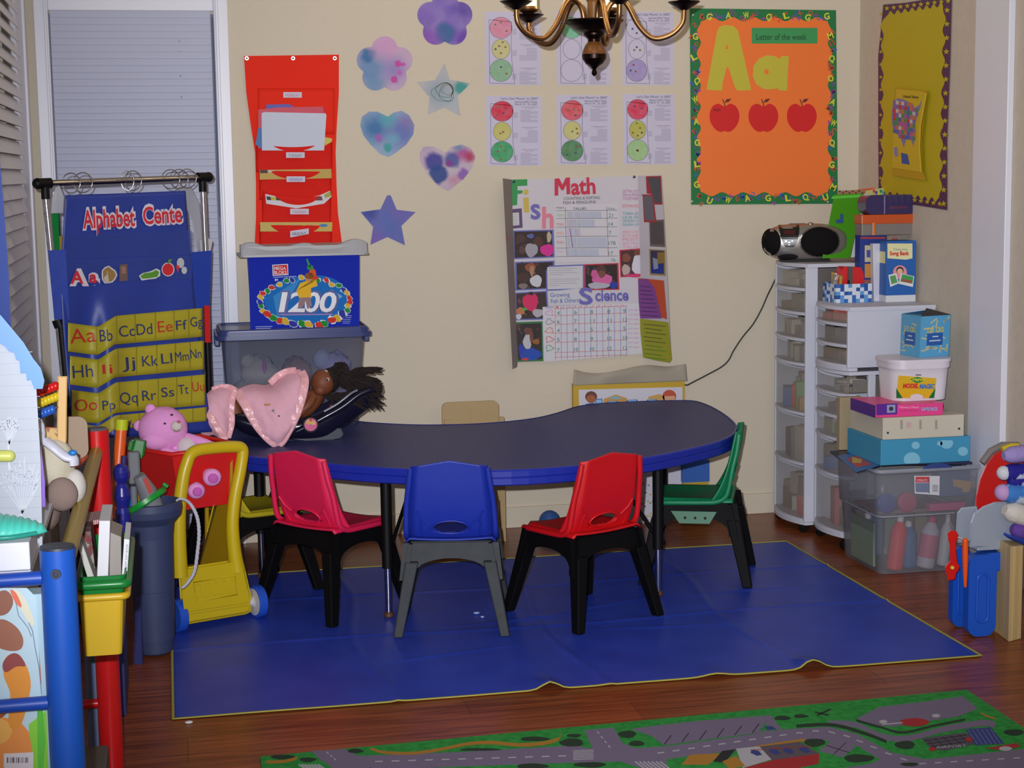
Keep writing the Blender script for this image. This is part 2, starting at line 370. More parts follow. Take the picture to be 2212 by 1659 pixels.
# road rug
RZ=.007; RP=Pl((0,0,RZ),(0,0,1))
g0=ramp('rug_green',[(.35,(45,135,62)),(.65,(60,155,75))],60,.95,bump=.3,spec=.1)
rd=C(122,112,138,.95,var=.15,bs=300,spec=.1); dk=C(22,50,30,.95); org=C(170,120,35,.95); wh=C(175,175,185,.95); rdk=C(165,30,38,.9); bl=C(45,60,130,.9); blk=C(30,28,32,.95)
t=thing('play_rug','green play rug printed with grey roads, a fire station and an airport','rug',(1.15,-3.1,0))
A=PZ(562,1640,0); D=PZ(2088,1495,0); E_=PZ(2212,1590,0)
dv=(E_-D); dv=Vector((-.02,-1,0))*1.25
b=B(); q=[A,D,D+dv,A+Vector((-.0,-1.25,0))]
b.add([(v.x,v.y,RZ) for v in q]+[(v.x,v.y,0) for v in q],[(3,2,1,0),(0,1,5,4),(1,2,6,5),(2,3,7,6),(3,0,4,7),(4,5,6,7)],g0)
obj('pile',b,t)
b=B()
def seg(pts,w0,w1,m,l,n=8):   # band of widening width in pixels
    s=spline([Vector((x,y,0)) for x,y in pts],n); N=len(s)
    L=[];R_=[]
    for i,p_ in enumerate(s):
        d=(s[min(i+1,N-1)]-s[max(i-1,0)]).normalized(); w_=w0+(w1-w0)*i/(N-1); nn=Vector((-d.y,d.x,0))
        L.append((p_.x,p_.y-w_/2*max(.45,abs(nn.y))-0)); R_.append((p_.x,p_.y+w_/2*max(.45,abs(nn.y))))
    for i in range(N-1): b.pp(RP,[L[i],L[i+1],R_[i+1],R_[i]],m,l)
# main road: left to right
b.pp(RP,[(672,1622),(745,1618),(775,1633),(1000,1624),(1240,1610),(1280,1617),(1262,1577),(1325,1572),(1345,1605),(1372,1616),(1440,1612),(1600,1590),(1700,1575),(1790,1570),(1850,1585),(1925,1625),(2000,1640),(2080,1632),(2212,1618),(2230,1680),(640,1680),(700,1650)],rd,.0004)
b.pp(RP,[(845,1662),(1150,1650),(1340,1645),(1400,1664),(1440,1700),(840,1700)],g0,.0006)
b.pp(RP,[(1440,1640),(1580,1622),(1760,1596),(1850,1610),(1900,1640),(1880,1650),(1800,1662),(1440,1665)],g0,.0006)
b.pp(RP,[(565,1657),(700,1645),(725,1665),(560,1670)],g0,.0006)
b.pp(RP,[(1365,1570),(1410,1566),(1425,1588),(1410,1608),(1372,1600)],g0,.0005)
for x in range(810,1240,36): b.line(RP,[(x,1645-(x-810)*.03),(x+17,1644.5-(x-810)*.03)],2.6,wh,.0008)
for x in range(1420,1700,33): b.line(RP,[(x,1627-(x-1420)*.145),(x+15,1625-(x-1420)*.145)],2.6,wh,.0008)
for x,y in ((1720,1583),(1755,1579),(1790,1580),(1822,1588),(1850,1599),(1880,1612),(1912,1626),(1945,1638)): b.line(RP,[(x,y),(x+14,y+(4 if x>1780 else 0))],2.6,wh,.0008)
for x in range(1985,2212,34): b.line(RP,[(x,1650-(x-1985)*.06),(x+15,1649-(x-1985)*.06)],2.4,wh,.0008)
for i in range(4): b.line(RP,[(1290+i*8,1580+i*10),(1294+i*8,1585+i*10)],2.4,wh,.0008)
for i in range(3): b.line(RP,[(705+i*8,1624+i*7),(710+i*8,1628+i*7)],2.4,wh,.0008)
for i in range(7): b.line(RP,[(1238,1622+i*3.2),(1282,1620+i*3.2)],1.6,wh,.0008); b.line(RP,[(1372+i*9,1645),(1395+i*9,1662)],3,wh,.0008); b.line(RP,[(645+i*7,1651),(665+i*7,1664)],3,wh,.0008)
# paths and bushes
seg([(800,1617),(830,1625),(890,1627),(950,1619),(1010,1607),(1060,1604),(1120,1609),(1170,1606),(1205,1597),(1212,1585)],6,9,org,.0007)
seg([(575,1646),(610,1645),(640,1638),(642,1630)],6,8,org,.0007)
for x,y,rx,ry in ((768,1622,17,5),(610,1635,26,5),(665,1641,18,5),(1155,1596,32,5),(1037,1619,45,3),(1235,1604,26,9),(1240,1589,16,4),(1355,1586,20,8),(1375,1606,17,6),(1150,1655,35,6),(1275,1652,36,6),(1690,1551,18,5),(1730,1547,16,4),(1955,1609,22,9),(1760,1604,23,9),(1855,1638,33,9),(2190,1582,22,7),(1965,1651,20,4)): b.pp(RP,circ(x,y,rx,ry,14,0,.06,x),dk,.0007)
seg([(1720,1568),(1800,1566),(1870,1585),(1915,1602)],7,8,dk,.00075)
# parking
b.pp(RP,[(1362,1575),(1420,1567),(1510,1557),(1665,1545),(1690,1577),(1560,1593),(1434,1610),(1408,1590)],rd,.00068)
for i in range(6): b.line(RP,[(1435+i*38,1608-i*5),(1450+i*38,1588-i*5)],2,blk,.0009)
b.pp(RP,[(1640,1578),(1652,1563),(1682,1578)],g0,.0008); b.pp(RP,[(1650,1569),(1668,1568),(1678,1576),(1658,1577)],bl,.0009)
# airport apron, taxiways
b.pp(RP,[(1850,1552),(1900,1527),(2000,1515),(2080,1504),(2112,1530),(2070,1548),(1990,1560),(1930,1570),(1880,1566)],rd,.0005)
seg([(1790,1562),(1850,1566),(1905,1590),(1960,1595),(2040,1575),(2120,1562),(2150,1566)],12,14,rd,.0006)
seg([(1850,1556),(1900,1570),(1950,1582),(2020,1567),(2085,1554)],5,5,dk,.0008)
b.pp(RP,circ(1975,1560,32,9,16),rdk,.0009); b.line(RP,[(1905,1565),(1950,1561)],2.5,wh,.001)
for x,y in ((1908,1559),(2022,1546)): b.pp(RP,circ(x,y,9,4),wh,.001)
b.pp(RP,[(1990,1595),(2085,1582),(2120,1604),(2040,1622),(2012,1617)],C(80,75,90,.95),.0008)
for i in range(5): b.line(RP,[(2000+i*18,1596-i*2),(2022+i*18,1616-i*3)],1.4,blk,.0011)
for i in range(3): b.line(RP,[(1995+i*7,1601+i*6),(2090+i*8,1587+i*6)],1.4,blk,.0011)
b.text(RP,'AIRPORT',2022,1617,5,wh,66,.0012,ang=.06)
b.pp(RP,[(2085,1575),(2140,1571),(2170,1606),(2108,1610)],bl,.0009)
for i in range(6): b.line(RP,[(2090+i*10,1575),(2112+i*10,1608)],1.2,C(110,120,170),.0011)
b.pp(RP,[(2130,1616),(2195,1605),(2205,1612),(2170,1622)],rdk,.001); b.pp(RP,circ(2172,1617,14,5),wh,.0012); b.pp(RP,[(2005,1617),(2018,1612),(2022,1622),(2008,1622)],rdk,.001); b.pp(RP,circ(2093,1597,8,5),rdk,.0012)
seg([(2118,1540),(2135,1548),(2150,1552)],4,4,org,.001)
seg([(1765,1545),(1785,1536),(1795,1532)],4,4,blk,.001); seg([(1760,1538),(1790,1545)],3,3,blk,.001)
# houses
b.pp(RP,[(1768,1622),(1800,1597),(1850,1612),(1820,1636)],rd,.0008); b.line(RP,[(1785,1610),(1835,1626)],1.5,blk,.001); b.line(RP,[(1800,1630),(1828,1603)],1.5,blk,.001)
b.pp(RP,[(1472,1652),(1490,1630),(1560,1627),(1530,1652)],org,.0008); b.pp(RP,[(1540,1645),(1560,1622),(1590,1618),(1565,1648)],blk,.0009)
b.pp(RP,[(1560,1645),(1590,1632),(1610,1655),(1575,1660)],org,.001); b.pp(RP,[(1590,1617),(1640,1612),(1668,1640),(1605,1659)],wh,.001)
b.pp(RP,[(1640,1612),(1728,1602),(1770,1628),(1668,1642)],C(85,75,90),.001)
b.pp(RP,[(1668,1642),(1770,1628),(1768,1650),(1668,1670),(1605,1672),(1606,1659)],rdk,.0011)
b.pp(RP,[(1626,1612),(1738,1595),(1738,1601),(1640,1613)],org,.0012)
for x in (1625,1665,1695,1730):
    b.pp(RP,circ(x+8,1626-(x-1625)*.06,14,6,5,.3),bl,.0013); b.line(RP,[(x-4,1620-(x-1625)*.06),(x+22,1619-(x-1625)*.06)],1.5,rdk,.0014)
b.pp(RP,[(755,1672),(800,1658),(850,1672)],blk,.0008)
obj('print',b,t)
# ================= things on the walls =================
# red weekday pocket chart
red=C(238,48,28,.7,bump=.15,bs=40,spec=.15); red2=C(222,36,28,.7,bump=.1,bs=50,spec=.15); lab=C(205,200,220,.6)
t=thing('pocket_chart','long red fabric pocket chart with weekday labels hanging right of the door','wall organizer',(.5,0,1.15))
RPL=yplane(-.006)
b=B(); edgeL=[(527,121),(532,200),(543,280),(551,330),(553,400),(553,470),(550,530),(548,560)]; edgeR=[(732,118),(732,200),(727,280),(725,330),(727,400),(730,460),(738,520),(740,560)]
n=len(edgeL)
for i in range(n-1):
    b.slab(RPL,[edgeL[i],edgeR[i],edgeR[i+1],edgeL[i+1]],.003,red)
obj('backing',b,t)
for x in (533,633,723):
    p_=RPL(x,126,.003); obj('grommet',B().lathe([(.0035,.0),(.0035,.003),(.0075,.003),(.0085,0)],p_,C(205,205,205,.25,1),14,(0,-1,0)),t,label='metal grommet')
pk=[((557,190),(723,190),290,0),((553,308),(718,306),372,26),((560,369),(716,371),432,0),((566,412),(715,420),490,20),((560,486),(717,488),560,0)]
for i,(a,c,yb,sag) in enumerate(pk):
    b=B(); dp=.004 if i==0 else .024
    def fn(u,v,a=a,c=c,yb=yb,sag=sag,dp=dp):
        x=a[0]+(c[0]-a[0])*u; yt=a[1]+(c[1]-a[1])*u+sag*4*u*(1-u)*.42; y=yt+(yb-yt)*v
        return RPL(x,y,.004+dp*(1-v)**1.2*math.sin(PI*min(1,max(0,u)))**.5)
    b.grid(fn,24,8,red2 if i else red)
    obj('pocket',b,t,sol=.0015)
for i,(x,y,tx,tc_) in enumerate(((612,200,'MONDAY',(190,120,150)),(618,330,'TUESDAY',(70,110,120)),(619,382,'WEDNESDAY',(70,90,170)),(627,452,'THURSDAY',(180,110,100)),(627,500,'FRIDAY',(60,60,70)))):
    b=B(); Y=RPL; l0=.009 if i==0 else .029; a=.07 if i==4 else 0
    b.slab(Y,[(x,y-1),(x+40,y-1-a*80),(x+40,y+11-a*80),(x,y+11+a*30)],.001,lab,l0=l0)
    b.text(Y,tx,x+5,y+9,6.5,C(*tc_),30,l0+.0016,ang=a)
    obj('label',b,t)
# papers held in its pockets
pp=yplane(-.012)
def paper(name,label,cat,pts,m,l,t_=.002,extra=None,group=None,pl=pp):
    b=B().slab(pl,pts,t_,m,l0=l)
    if extra: extra(b,l+t_)
    return obj(name,b,label=label,cat=cat,group=group)
paper('paper_stack','stack of blank white paper standing in the top pocket of red chart','paper',[(565,245),(570,242),(704,245),(705,250),(700,325),(566,325)],C(200,206,225,.6),.012,.006)
paper('folder','pink folder behind the white paper in the red chart','folder',[(558,237),(600,232),(698,230),(698,240),(704,250),(700,320),(558,320)],C(200,45,75,.5),.007,.003)
paper('folder','blue folder tip poking up behind pink folder in red chart','folder',[(575,226),(624,225),(640,233),(700,236),(700,310),(575,310)],C(60,70,175,.5),.003,.003)
paper('folder','teal folder corner at left of white paper in red chart','folder',[(558,276),(566,276),(566,322),(552,312)],C(10,100,165,.5),.0105,.001)
paper('folder','yellow folder corner at right of white paper in red chart','folder',[(701,296),(717,299),(717,306),(701,315)],C(200,180,50,.5),.0105,.001)
def art1(b,l):
    b.pp(pp,[(562,367),(578,367),(578,374),(562,374)],C(70,40,40),l+.0005); b.pp(pp,[(580,368),(594,368),(594,371),(580,372)],lab,l+.0005)
paper('folder','yellow folder edge showing above the Wednesday pocket of red chart','folder',[(561,367),(716,365),(716,385),(561,388)],C(185,150,40,.5),.012,.003,art1)
def art2(b,l):
    b.pp(pp,[(575,424),(606,427),(607,433),(577,432)],C(40,35,40),l+.0005);b.pp(pp,[(584,425),(596,426),(597,433),(586,432)],C(190,180,30),l+.0006)
    b.pp(pp,[(675,427),(695,424),(697,433),(674,433)],C(95,60,65),l+.0005);b.pp(pp,[(700,420),(714,413),(715,424),(702,428)],C(165,165,60),l+.0005)
    b.pp(pp,[(640,430),(652,429),(650,434),(640,434)],C(190,160,110),l+.0005)
paper('magazine','picture magazine curling up out of the Thursday pocket','magazine',[(573,419),(610,427),(655,428),(690,422),(713,412),(716,425),(700,440),(640,450),(575,440)],C(205,200,210,.5),.012,.003,art2)
def art3(b,l):
    r=random.Random(3)
    for i in range(13): b.pp(pp,[(598+i*8,486),(604+i*8,486),(604+i*8,491),(598+i*8,491)],C(*r.choice([(90,160,120),(200,90,50),(200,170,60),(220,120,60)])),l+.0005)
    b.pp(pp,circ(699,487,9,3),C(40,120,190),l+.0006)
paper('folder','yellow printed workbook edge above the Friday pocket of red chart','folder',[(562,480),(718,480),(717,500),(562,500)],C(190,165,60,.5),.012,.003,art3)
# coffee-filter cutouts
def wc(name,cols,seed,scale=9): return ramp(name,cols,scale,.85,seed=seed,detail=2)
def flower(cx,cy,R,a0,rp):
    o=[]; d=R-rp
    for i in range(90):
        th=2*PI*i/90; best=0
        for k in range(5):
            g=th-(a0+k*2*PI/5); c=d*math.cos(g); dd=c*c-(d*d-rp*rp)
            if dd>=0: best=max(best,c+math.sqrt(dd))
        o.append((cx+best*math.cos(th),cy+best*math.sin(th)))
    return o
def blobs(b,l,L):
    for x,y,rx,ry,c in L: b.pp(WALL,circ(x,y,rx,ry,16,0,.05,int(x)),C(*c,.85),l+.0004+.0001*rnd.random())
def cut(name,label,cat,pts,m,L=(),group='painted filter paper shapes'):
    b=B().slab(WALL,pts,.0022,m); blobs(b,.0022,L); return obj(name,b,label=label,cat=cat,group=None)
cut('paper_flower','purple and blue painted paper flower at the top, topmost cutout','paper cutout',flower(961,42,61,PI/2+PI/5,28),soft('wc1',[(.3,(125,100,190)),(.5,(150,130,200)),(.7,(120,95,180))],[(961,72,22,(72,112,165),.25,.9),(1000,20,18,(95,75,165),.6,.7),(930,85,20,(150,90,190),.6,.7),(1000,85,18,(110,70,180),.6,.8),(920,30,16,(140,110,200),.6,.6)],9,1))
cut('paper_flower','pink and pale blue painted paper flower with magenta dots','paper cutout',flower(831,140,62,-PI/2,28),soft('wc2',[(.3,(165,170,205)),(.45,(190,175,205)),(.6,(205,175,205)),(.75,(190,185,200))],[(800,150,38,(95,145,190),.6,.8),(795,119,16,(70,120,170),.3,.9),(832,100,26,(215,160,205),.7,.8),(855,150,22,(150,130,200),.7,.7),(811,185,18,(110,155,190),.5,.7),(859,137,8,(200,85,170),.25,.95),(870,138,5,(205,80,165),.25,.9),(862,157,6,(195,110,185),.3,.9),(852,171,7,(205,80,165),.25,.95)],9,2))
def star(cx,cy,R,r_,a0): return [(cx+(R if k%2==0 else r_)*math.cos(a0+k*PI/5),cy+(R if k%2==0 else r_)*math.sin(a0+k*PI/5)) for k in range(10)]
b=B().slab(WALL,[(960,136),(972,172),(1017,180),(989,207),(995,251),(959,232),(924,248),(928,210),(900,177),(940,173)],.0022,soft('wc3',[(.35,(192,190,195)),(.65,(185,188,195))],[(995,190,15,(70,160,155),.35,.95),(948,200,26,(140,165,185),.6,.7),(968,215,18,(170,190,200),.6,.7)],9,3))
r_=random.Random(5)
for k in range(4): b.line(WALL,circ(958+k*3,200-k*2,24-4*k,20-3*k,22,k,.1,k),1.2,C(*[(90,130,110),(120,95,110),(90,120,90),(150,110,110)][k]),.0034,True)
obj('paper_star',b,label='whitish paper star with scribbles and one teal point',cat='paper cutout')
cut('paper_star','solid blue violet paper star, lowest of the cutouts','paper cutout',[(836,422),(844,422),(857,453),(898,458),(867,488),(875,530),(837,512),(800,529),(806,490),(779,458),(822,452)],soft('wc4',[(.35,(100,115,185)),(.65,(125,115,185))],[(835,480,26,(95,120,190),.7,.7),(800,460,14,(75,80,160),.5,.7),(860,460,20,(130,110,185),.7,.6),(812,515,16,(130,105,185),.7,.6)],14,4))
def heart(cx,cy,w_,h,k=0):
    o=[]
    for i in range(40):
        t_=2*PI*i/40; x=16*math.sin(t_)**3; y=13*math.cos(t_)-5*math.cos(2*t_)-2*math.cos(3*t_)-math.cos(4*t_)
        o.append((cx+x*w_/32,cy-(y+2.5)*h/29))
    return o
cut('paper_heart','blue painted paper heart on the left below the pink flower','paper cutout',[(838,252),(850,243),(868,239),(884,249),(895,270),(893,290),(878,312),(855,330),(840,339),(822,333),(800,312),(785,292),(778,270),(782,252),(797,241),(815,241)],soft('wc5',[(.3,(130,165,200)),(.5,(150,180,210)),(.7,(165,165,205))],[(810,277,26,(70,120,175),.6,.9),(868,285,32,(110,120,190),.6,.85),(838,258,16,(95,175,190),.6,.8),(880,262,14,(150,125,180),.7,.7),(817,298,8,(170,105,190),.4,.9),(838,318,9,(75,165,170),.3,.95),(850,300,12,(120,180,205),.6,.8)],9,5))
cut('paper_heart','dark blue and red painted paper heart, right hand heart','paper cutout',[(961,330),(975,317),(998,312),(1018,320),(1027,338),(1021,362),(1000,388),(968,413),(945,400),(920,372),(908,350),(906,330),(915,317),(935,316),(950,322)],soft('wc6',[(.35,(205,195,210)),(.55,(200,180,200)),(.7,(190,170,200))],[(937,350,21,(78,80,160),.2,.95),(948,376,20,(62,85,150),.2,.95),(977,346,17,(80,95,165),.25,.9),(1000,333,13,(185,80,150),.5,.85),(1015,338,11,(180,50,90),.5,.85),(1000,377,13,(140,90,185),.3,.85),(970,353,7,(150,60,150),.5,.8),(990,318,10,(90,140,185),.6,.7),(982,392,12,(205,110,140),.7,.5)],9,6))
# worksheets
ink=C(70,70,95,.8); gr=C(165,160,185,.8); shw=C(205,200,225,.7)
def sheet(x0,y0,x1,y1,label,cols,dots,top=True,pins=False):
    b=B(); W_=x1-x0; H_=y1-y0
    b.slab(WALL,[(x0,y0),(x1,y0+1),(x1+1,y1),(x0+2,y1)],.0012,shw); L=.0018
    X=lambda u:x0+u*W_
    Y=lambda v:y0+v*H_
    if top:
        b.text(WALL,"Let's Get Movin' in 2007",X(.27),Y(.055),5,ink,W_*.66,L); b.text(WALL,'National EARLY Week',X(.52),Y(.1),4,ink,W_*.4,L); b.text(WALL,'March 19 - 23, 2007',X(.52),Y(.135),4,ink,W_*.4,L)
    b.line(WALL,[(X(.08),Y(.11)),(X(.48),Y(.14)),(X(.47),Y(.45)),(X(.49),Y(.7)),(X(.54),Y(.98)),(X(.09),Y(.97))],.9,C(120,115,140,.8),L,True)
    cy=(.22,.51,.80); rr_=((.2,.145),(.16,.135),(.2,.15))
    for i in range(3):
        c=circ(X(.29),Y(cy[i]),rr_[i][0]*W_,rr_[i][1]*H_,22)
        if cols[i]: b.pp(WALL,c,ramp('crayon%d_%d_%d'%cols[i],[(.35,cols[i]),(.7,tuple(min(255,int(v*.75+55)) for v in cols[i]))],35,.85),L)
        b.line(WALL,c,.8,C(110,110,130,.8),L+.0003,True)
    r=random.Random(int(x0+y0)); pal=[(150,90,40),(70,75,120),(160,60,80),(120,120,60)]
    for (i,u,v) in dots: b.pp(WALL,circ(X(.29)+u*rr_[i][0]*W_,Y(cy[i])+v*rr_[i][1]*H_,2.6,2.2,8,0,.2,i),C(*r.choice(pal)),L+.0005)
    for k,v in enumerate((.15,.44,.76)):
        b.line(WALL,[(X(.64),Y(v+.01)),(X(.93),Y(v+.01))],1.2,gr,L); b.line(WALL,[(X(.7),Y(v+.03)),(X(.86),Y(v+.03))],.9,gr,L)
        for j in range(9): b.line(WALL,[(X(.62+.13*(k==1 and j<5)),Y(v+.06+j*.02)),(X(.93-.13*(k!=1 and j%3==0)),Y(v+.06+j*.02))],1.1,gr,L)
        for j in range(4): b.line(WALL,[(X(.49),Y(v+.1+j*.02)),(X(.57),Y(v+.09+j*.02))],.7,C(130,125,150,.8),L)
    o=obj('worksheet',b,label=label,cat='worksheet')
    return o
R1,Y1,G1=(215,60,85),(200,195,110),(70,165,110)
sheet(1050,207,1170,358,'worksheet with dark red, yellow and green circles, lower left of six sheets',(R1,Y1,G1),[(0,-.4,-.4),(0,.1,.2),(0,-.45,.4),(0,.3,-.3),(1,-.2,.2),(1,.1,.05),(2,-.4,0),(2,.2,-.1),(2,-.1,-.5),(2,-.1,.7)])
sheet(1202,205,1320,356,'worksheet with dark green bottom circle, lower middle of the six sheets',((220,90,105),(205,200,130),(85,140,95)),[(0,-.4,0),(0,.1,-.1),(0,.6,0),(0,.3,.5),(1,0,.1),(1,.5,-.2),(1,.6,.3),(2,-.4,-.1),(2,.4,-.4),(2,.3,.2),(2,-.5,.4)])
sheet(1345,203,1457,355,'worksheet with light green bottom circle, lower right of the six sheets',((215,65,95),(185,185,85),(160,200,140)),[(0,-.3,-.3),(0,.4,-.1),(1,-.1,-.7),(1,.3,-.2),(1,-.6,.3),(1,.5,.3),(1,0,.6),(2,-.05,0),(2,.02,.05)])
sheet(1047,25,1168,184,'worksheet with light pink top circle, upper left sheet behind chandelier',((220,140,170),(205,200,140),(140,185,150)),[(0,-.5,-.3),(0,0,-.5),(0,.5,.3),(1,.2,-.7),(1,-.2,-.3),(1,-.6,0),(1,0,.4),(1,.5,-.2),(2,0,-.3),(2,.5,.3)],False)
sheet(1201,25,1318,184,'worksheet with green top circle and two blank circles, upper middle sheet',((120,195,160),None,None),[],False)
sheet(1343,25,1455,184,'worksheet with lavender bottom circle, upper right sheet behind chandelier',(None,None,(165,150,205)),[(0,-.4,.1),(0,.2,-.1),(0,0,.5),(1,0,-.2),(1,.4,.1),(1,-.3,.1),(2,-.3,-.5),(2,-.1,.1),(2,-.6,0)],True)
# scalloped poster
def scal(x0,y0,x1,y1,d,nx,ny,ph=0):
    o=[]
    def edge(a,c,n,out):
        for i in range(n*8):
            t_=i/(n*8); x=a[0]+(c[0]-a[0])*t_; y=a[1]+(c[1]-a[1])*t_; k=d*(.5-.5*math.cos(2*PI*n*t_))
            o.append((x+out[0]*k,y+out[1]*k))
    edge((x0,y0),(x1,y0),nx,(0,-1)); edge((x1,y0),(x1,y1),ny,(1,0)); edge((x1,y1),(x0,y1),nx,(0,1)); edge((x0,y1),(x0,y0),ny,(-1,0)); return o
grn=C(25,120,65,.6); ora=C(250,124,50,.6)
t=thing('letter_poster','orange poster with green letter border, big yellow Aa and three apples','poster',(2.44,0,1.3))
b=B().slab(WALL,[(1490,18),(1806,22),(1810,440),(1493,442)],.003,grn,l0=.001); obj('border',b,t,label='green scalloped border printed with small coloured letters')
b=B().pp(WALL,scal(1514,46,1788,415,9,6,8),ora,.0047); obj('sheet',b,t)
b=B(); r=random.Random(11); LT='ABCGWALMPQUWAG'; pal=[(150,70,155),(220,75,50),(60,100,200),(215,90,60),(130,70,165)]
LP_=WALL
def letters(x,y,dx,dy,n,big):
    for i in range(n):
        px_,py_=x+dx*i,y+dy*i
        if i%5==2: b.text(LP_,big[(i//5)%len(big)],px_-6+r.uniform(-2,2),py_+7,13,C(215,220,60,.6),12,.0055,ang=r.uniform(-.5,.5),bold=.03)
        else: b.text(LP_,r.choice('AFMPUCKRSZO'),px_-4+r.uniform(-4,4),py_+4+r.uniform(-8,8),9.5,C(*r.choice(pal),.6),8.5,.0054,ang=r.uniform(-1.2,1.2),bold=.02)
letters(1512,32,8.6,.1,33,'GAWQLG'); letters(1503,60,0.1,9.2,38,'GLQWAGL'); letters(1796,60,.05,9.2,38,'MQOAWQG'); letters(1512,430,8.6,-.1,33,'UWAGLQUW')
obj('border_letter',b,t,kind='stuff')
b=B(); ye=C(200,190,60,.6)
b.slab(WALL,[(1526,194),(1549,68),(1554,58),(1566,54),(1583,56),(1594,66),(1622,190),(1622,195),(1593,196),(1588,190),(1574,147),(1570,145),(1561,178),(1560,196)],.0012,ye,l0=.0048)
b.pp(WALL,[(1567,106),(1570,94),(1574,106)],ora,.0066)
obj('letter',b,t,label='big yellow capital A')
b=B(); b.slab(WALL,[(1688,121),(1704,121),(1700,196),(1682,195),(1680,190),(1670,193),(1652,193),(1634,183),(1626,165),(1628,142),(1640,126),(1658,119),(1676,122),(1685,128)],.0012,ye,l0=.0048); b.pp(WALL,circ(1656,155,5,6,8),ora,.0066)
obj('letter',b,t,label='small yellow letter a')
b=B().slab(WALL,[(1624,60),(1766,60),(1766,94),(1624,94)],.001,C(60,155,90,.6),l0=.0048); b.text(WALL,'Letter of the week',1634,86,13,C(25,60,40,.6),108,.0064); obj('title_strip',b,t)
for i,x in enumerate((1565,1649,1732)):
    b=B(); a=[(0,-22),(12,-28),(25,-22),(32,-6),(30,12),(20,27),(9,33),(0,31),(-9,33),(-20,27),(-30,12),(-32,-6),(-26,-22),(-13,-28)]
    s=[(v.x+x,v.y+252) for v in spline([Vector((p,q,0)) for p,q in a],3,True)]
    b.slab(WALL,s,.001,C(218,28,30,.6),l0=.0048); b.line(WALL,[(x-4,214),(x,224),(x+1,230)],2,C(110,40,30),.0064); b.pp(WALL,[(x,222),(x+5,214),(x+15,213),(x+9,220)],C(110,35,40),.0064)
    if i==0: b.text(WALL,'Apple',x-24,240,7,C(90,15,20),16,.0066)
    obj('apple_cutout',b,t)
b=B()
for x,y in ((1497,32),(1787,41),(1495,435),(1788,436)): b.ell(WALL(x,y,.006),.004,C(225,225,235,.2),8)
obj('push_pin',b,t)
# yellow poster on the right wall
yel=C(195,178,28,.6,var=.04,bs=8)
t=thing('yellow_poster','narrow yellow poster with purple star border on the right wall','poster',(XR,-.53,1.3))
b=B().slab(RWALL,[(1908,10),(1955,6),(2005,-2),(2056,-6),(2052,150),(2046,300),(2046,454),(1985,444),(1898,432),(1897,280),(1897,120)],.003,C(88,50,88,.6),l0=.001); obj('border',b,t,label='purple wavy border with yellow stars')
b=B(); o=[]
def wv(x0,y0,x1,y1,n,ax,ay):
    for i in range(n*6):
        q=i/(n*6); k=.5-.5*math.cos(2*PI*n*q); o.append((x0+(x1-x0)*q+ax*k,y0+(y1-y0)*q+ay*k))
wv(1916,34,2040,14,8,0,-9); wv(2037,20,2028,425,9,7,0); wv(2028,428,1908,412,8,0,9); wv(1908,415,1909,36,9,-6,0)
b.pp(RWALL,o,yel,.0048); obj('sheet',b,t)
b=B(); sy=C(200,180,40,.6)
def stars(x0,y0,x1,y1,n,r_):
    for i in range(n):
        q=i/(n-1); b.pp(RWALL,star(x0+(x1-x0)*q,y0+(y1-y0)*q,r_,r_*.45,-PI/2),sy,.0052)
stars(1916,18,2048,2,10,6); stars(2046,22,2038,440,15,7); stars(2030,440,1908,422,10,6); stars(1902,412,1903,30,15,4.5)
obj('border_star',b,t,kind='stuff')
# map pocket hanging on it
t=thing('map_chart','small yellow plastic pocket with coloured United States map on yellow poster','map',(XR,-.4,1.45))
mp_=Pl((XR-.012,0,0),(-1,.0,0))
b=B().slab(mp_,[(1933,189),(2003,196),(1992,300),(1994,370),(2000,390),(1985,388),(1926,378),(1929,300)],.003,C(185,160,30,.3)); obj('pocket',b,t)
b=B().slab(mp_,[(1936,192),(1990,197),(2001,201),(1988,270),(1986,320),(1990,372),(1927,362),(1930,280)],.002,C(205,185,45,.35),l0=.004)
b.line(mp_,[(2001,201),(1988,270),(1986,320),(1990,372)],3,C(225,210,60,.3),.007)
b.text(mp_,'United States',1950,211,6,C(60,50,20),34,.0066,ang=-.05,bold=.02)
us=[(1938,212),(1950,214),(1962,220),(1972,226),(1976,234),(1986,226),(1990,216),(1988,232),(1982,246),(1978,262),(1974,276),(1976,296),(1973,316),(1968,302),(1958,300),(1952,318),(1946,300),(1940,292),(1931,284),(1926,262),(1926,240),(1930,222)]
b.pp(mp_,us,C(130,130,190,.6),.0066)
pal=[(200,60,60),(70,110,180),(60,150,90),(190,90,160),(200,120,80),(200,200,210),(130,110,180)]; r=random.Random(2)
for i in range(9):
    for j in range(9):
        x=1929+i*6; y=216+j*9+i*1.0
        ins=False; n=len(us)
        for k in range(n):
            (xa,ya),(xb,yb)=us[k],us[(k+1)%n]
            if (ya>y+4)!=(yb>y+4) and x+3<(xb-xa)*(y+4-ya)/(yb-ya)+xa: ins=not ins
        if ins: b.pp(mp_,[(x,y),(x+6,y+1),(x+6,y+9),(x,y+8)],C(*r.choice(pal),.6),.0072)
b.pp(mp_,[(1946,330),(1960,333),(1965,356),(1948,353)],C(40,90,170,.5),.0068); b.pp(mp_,[(1931,318),(1938,318),(1940,336),(1934,340),(1931,332)],C(140,140,190,.5),.0068)
obj('map',b,t)
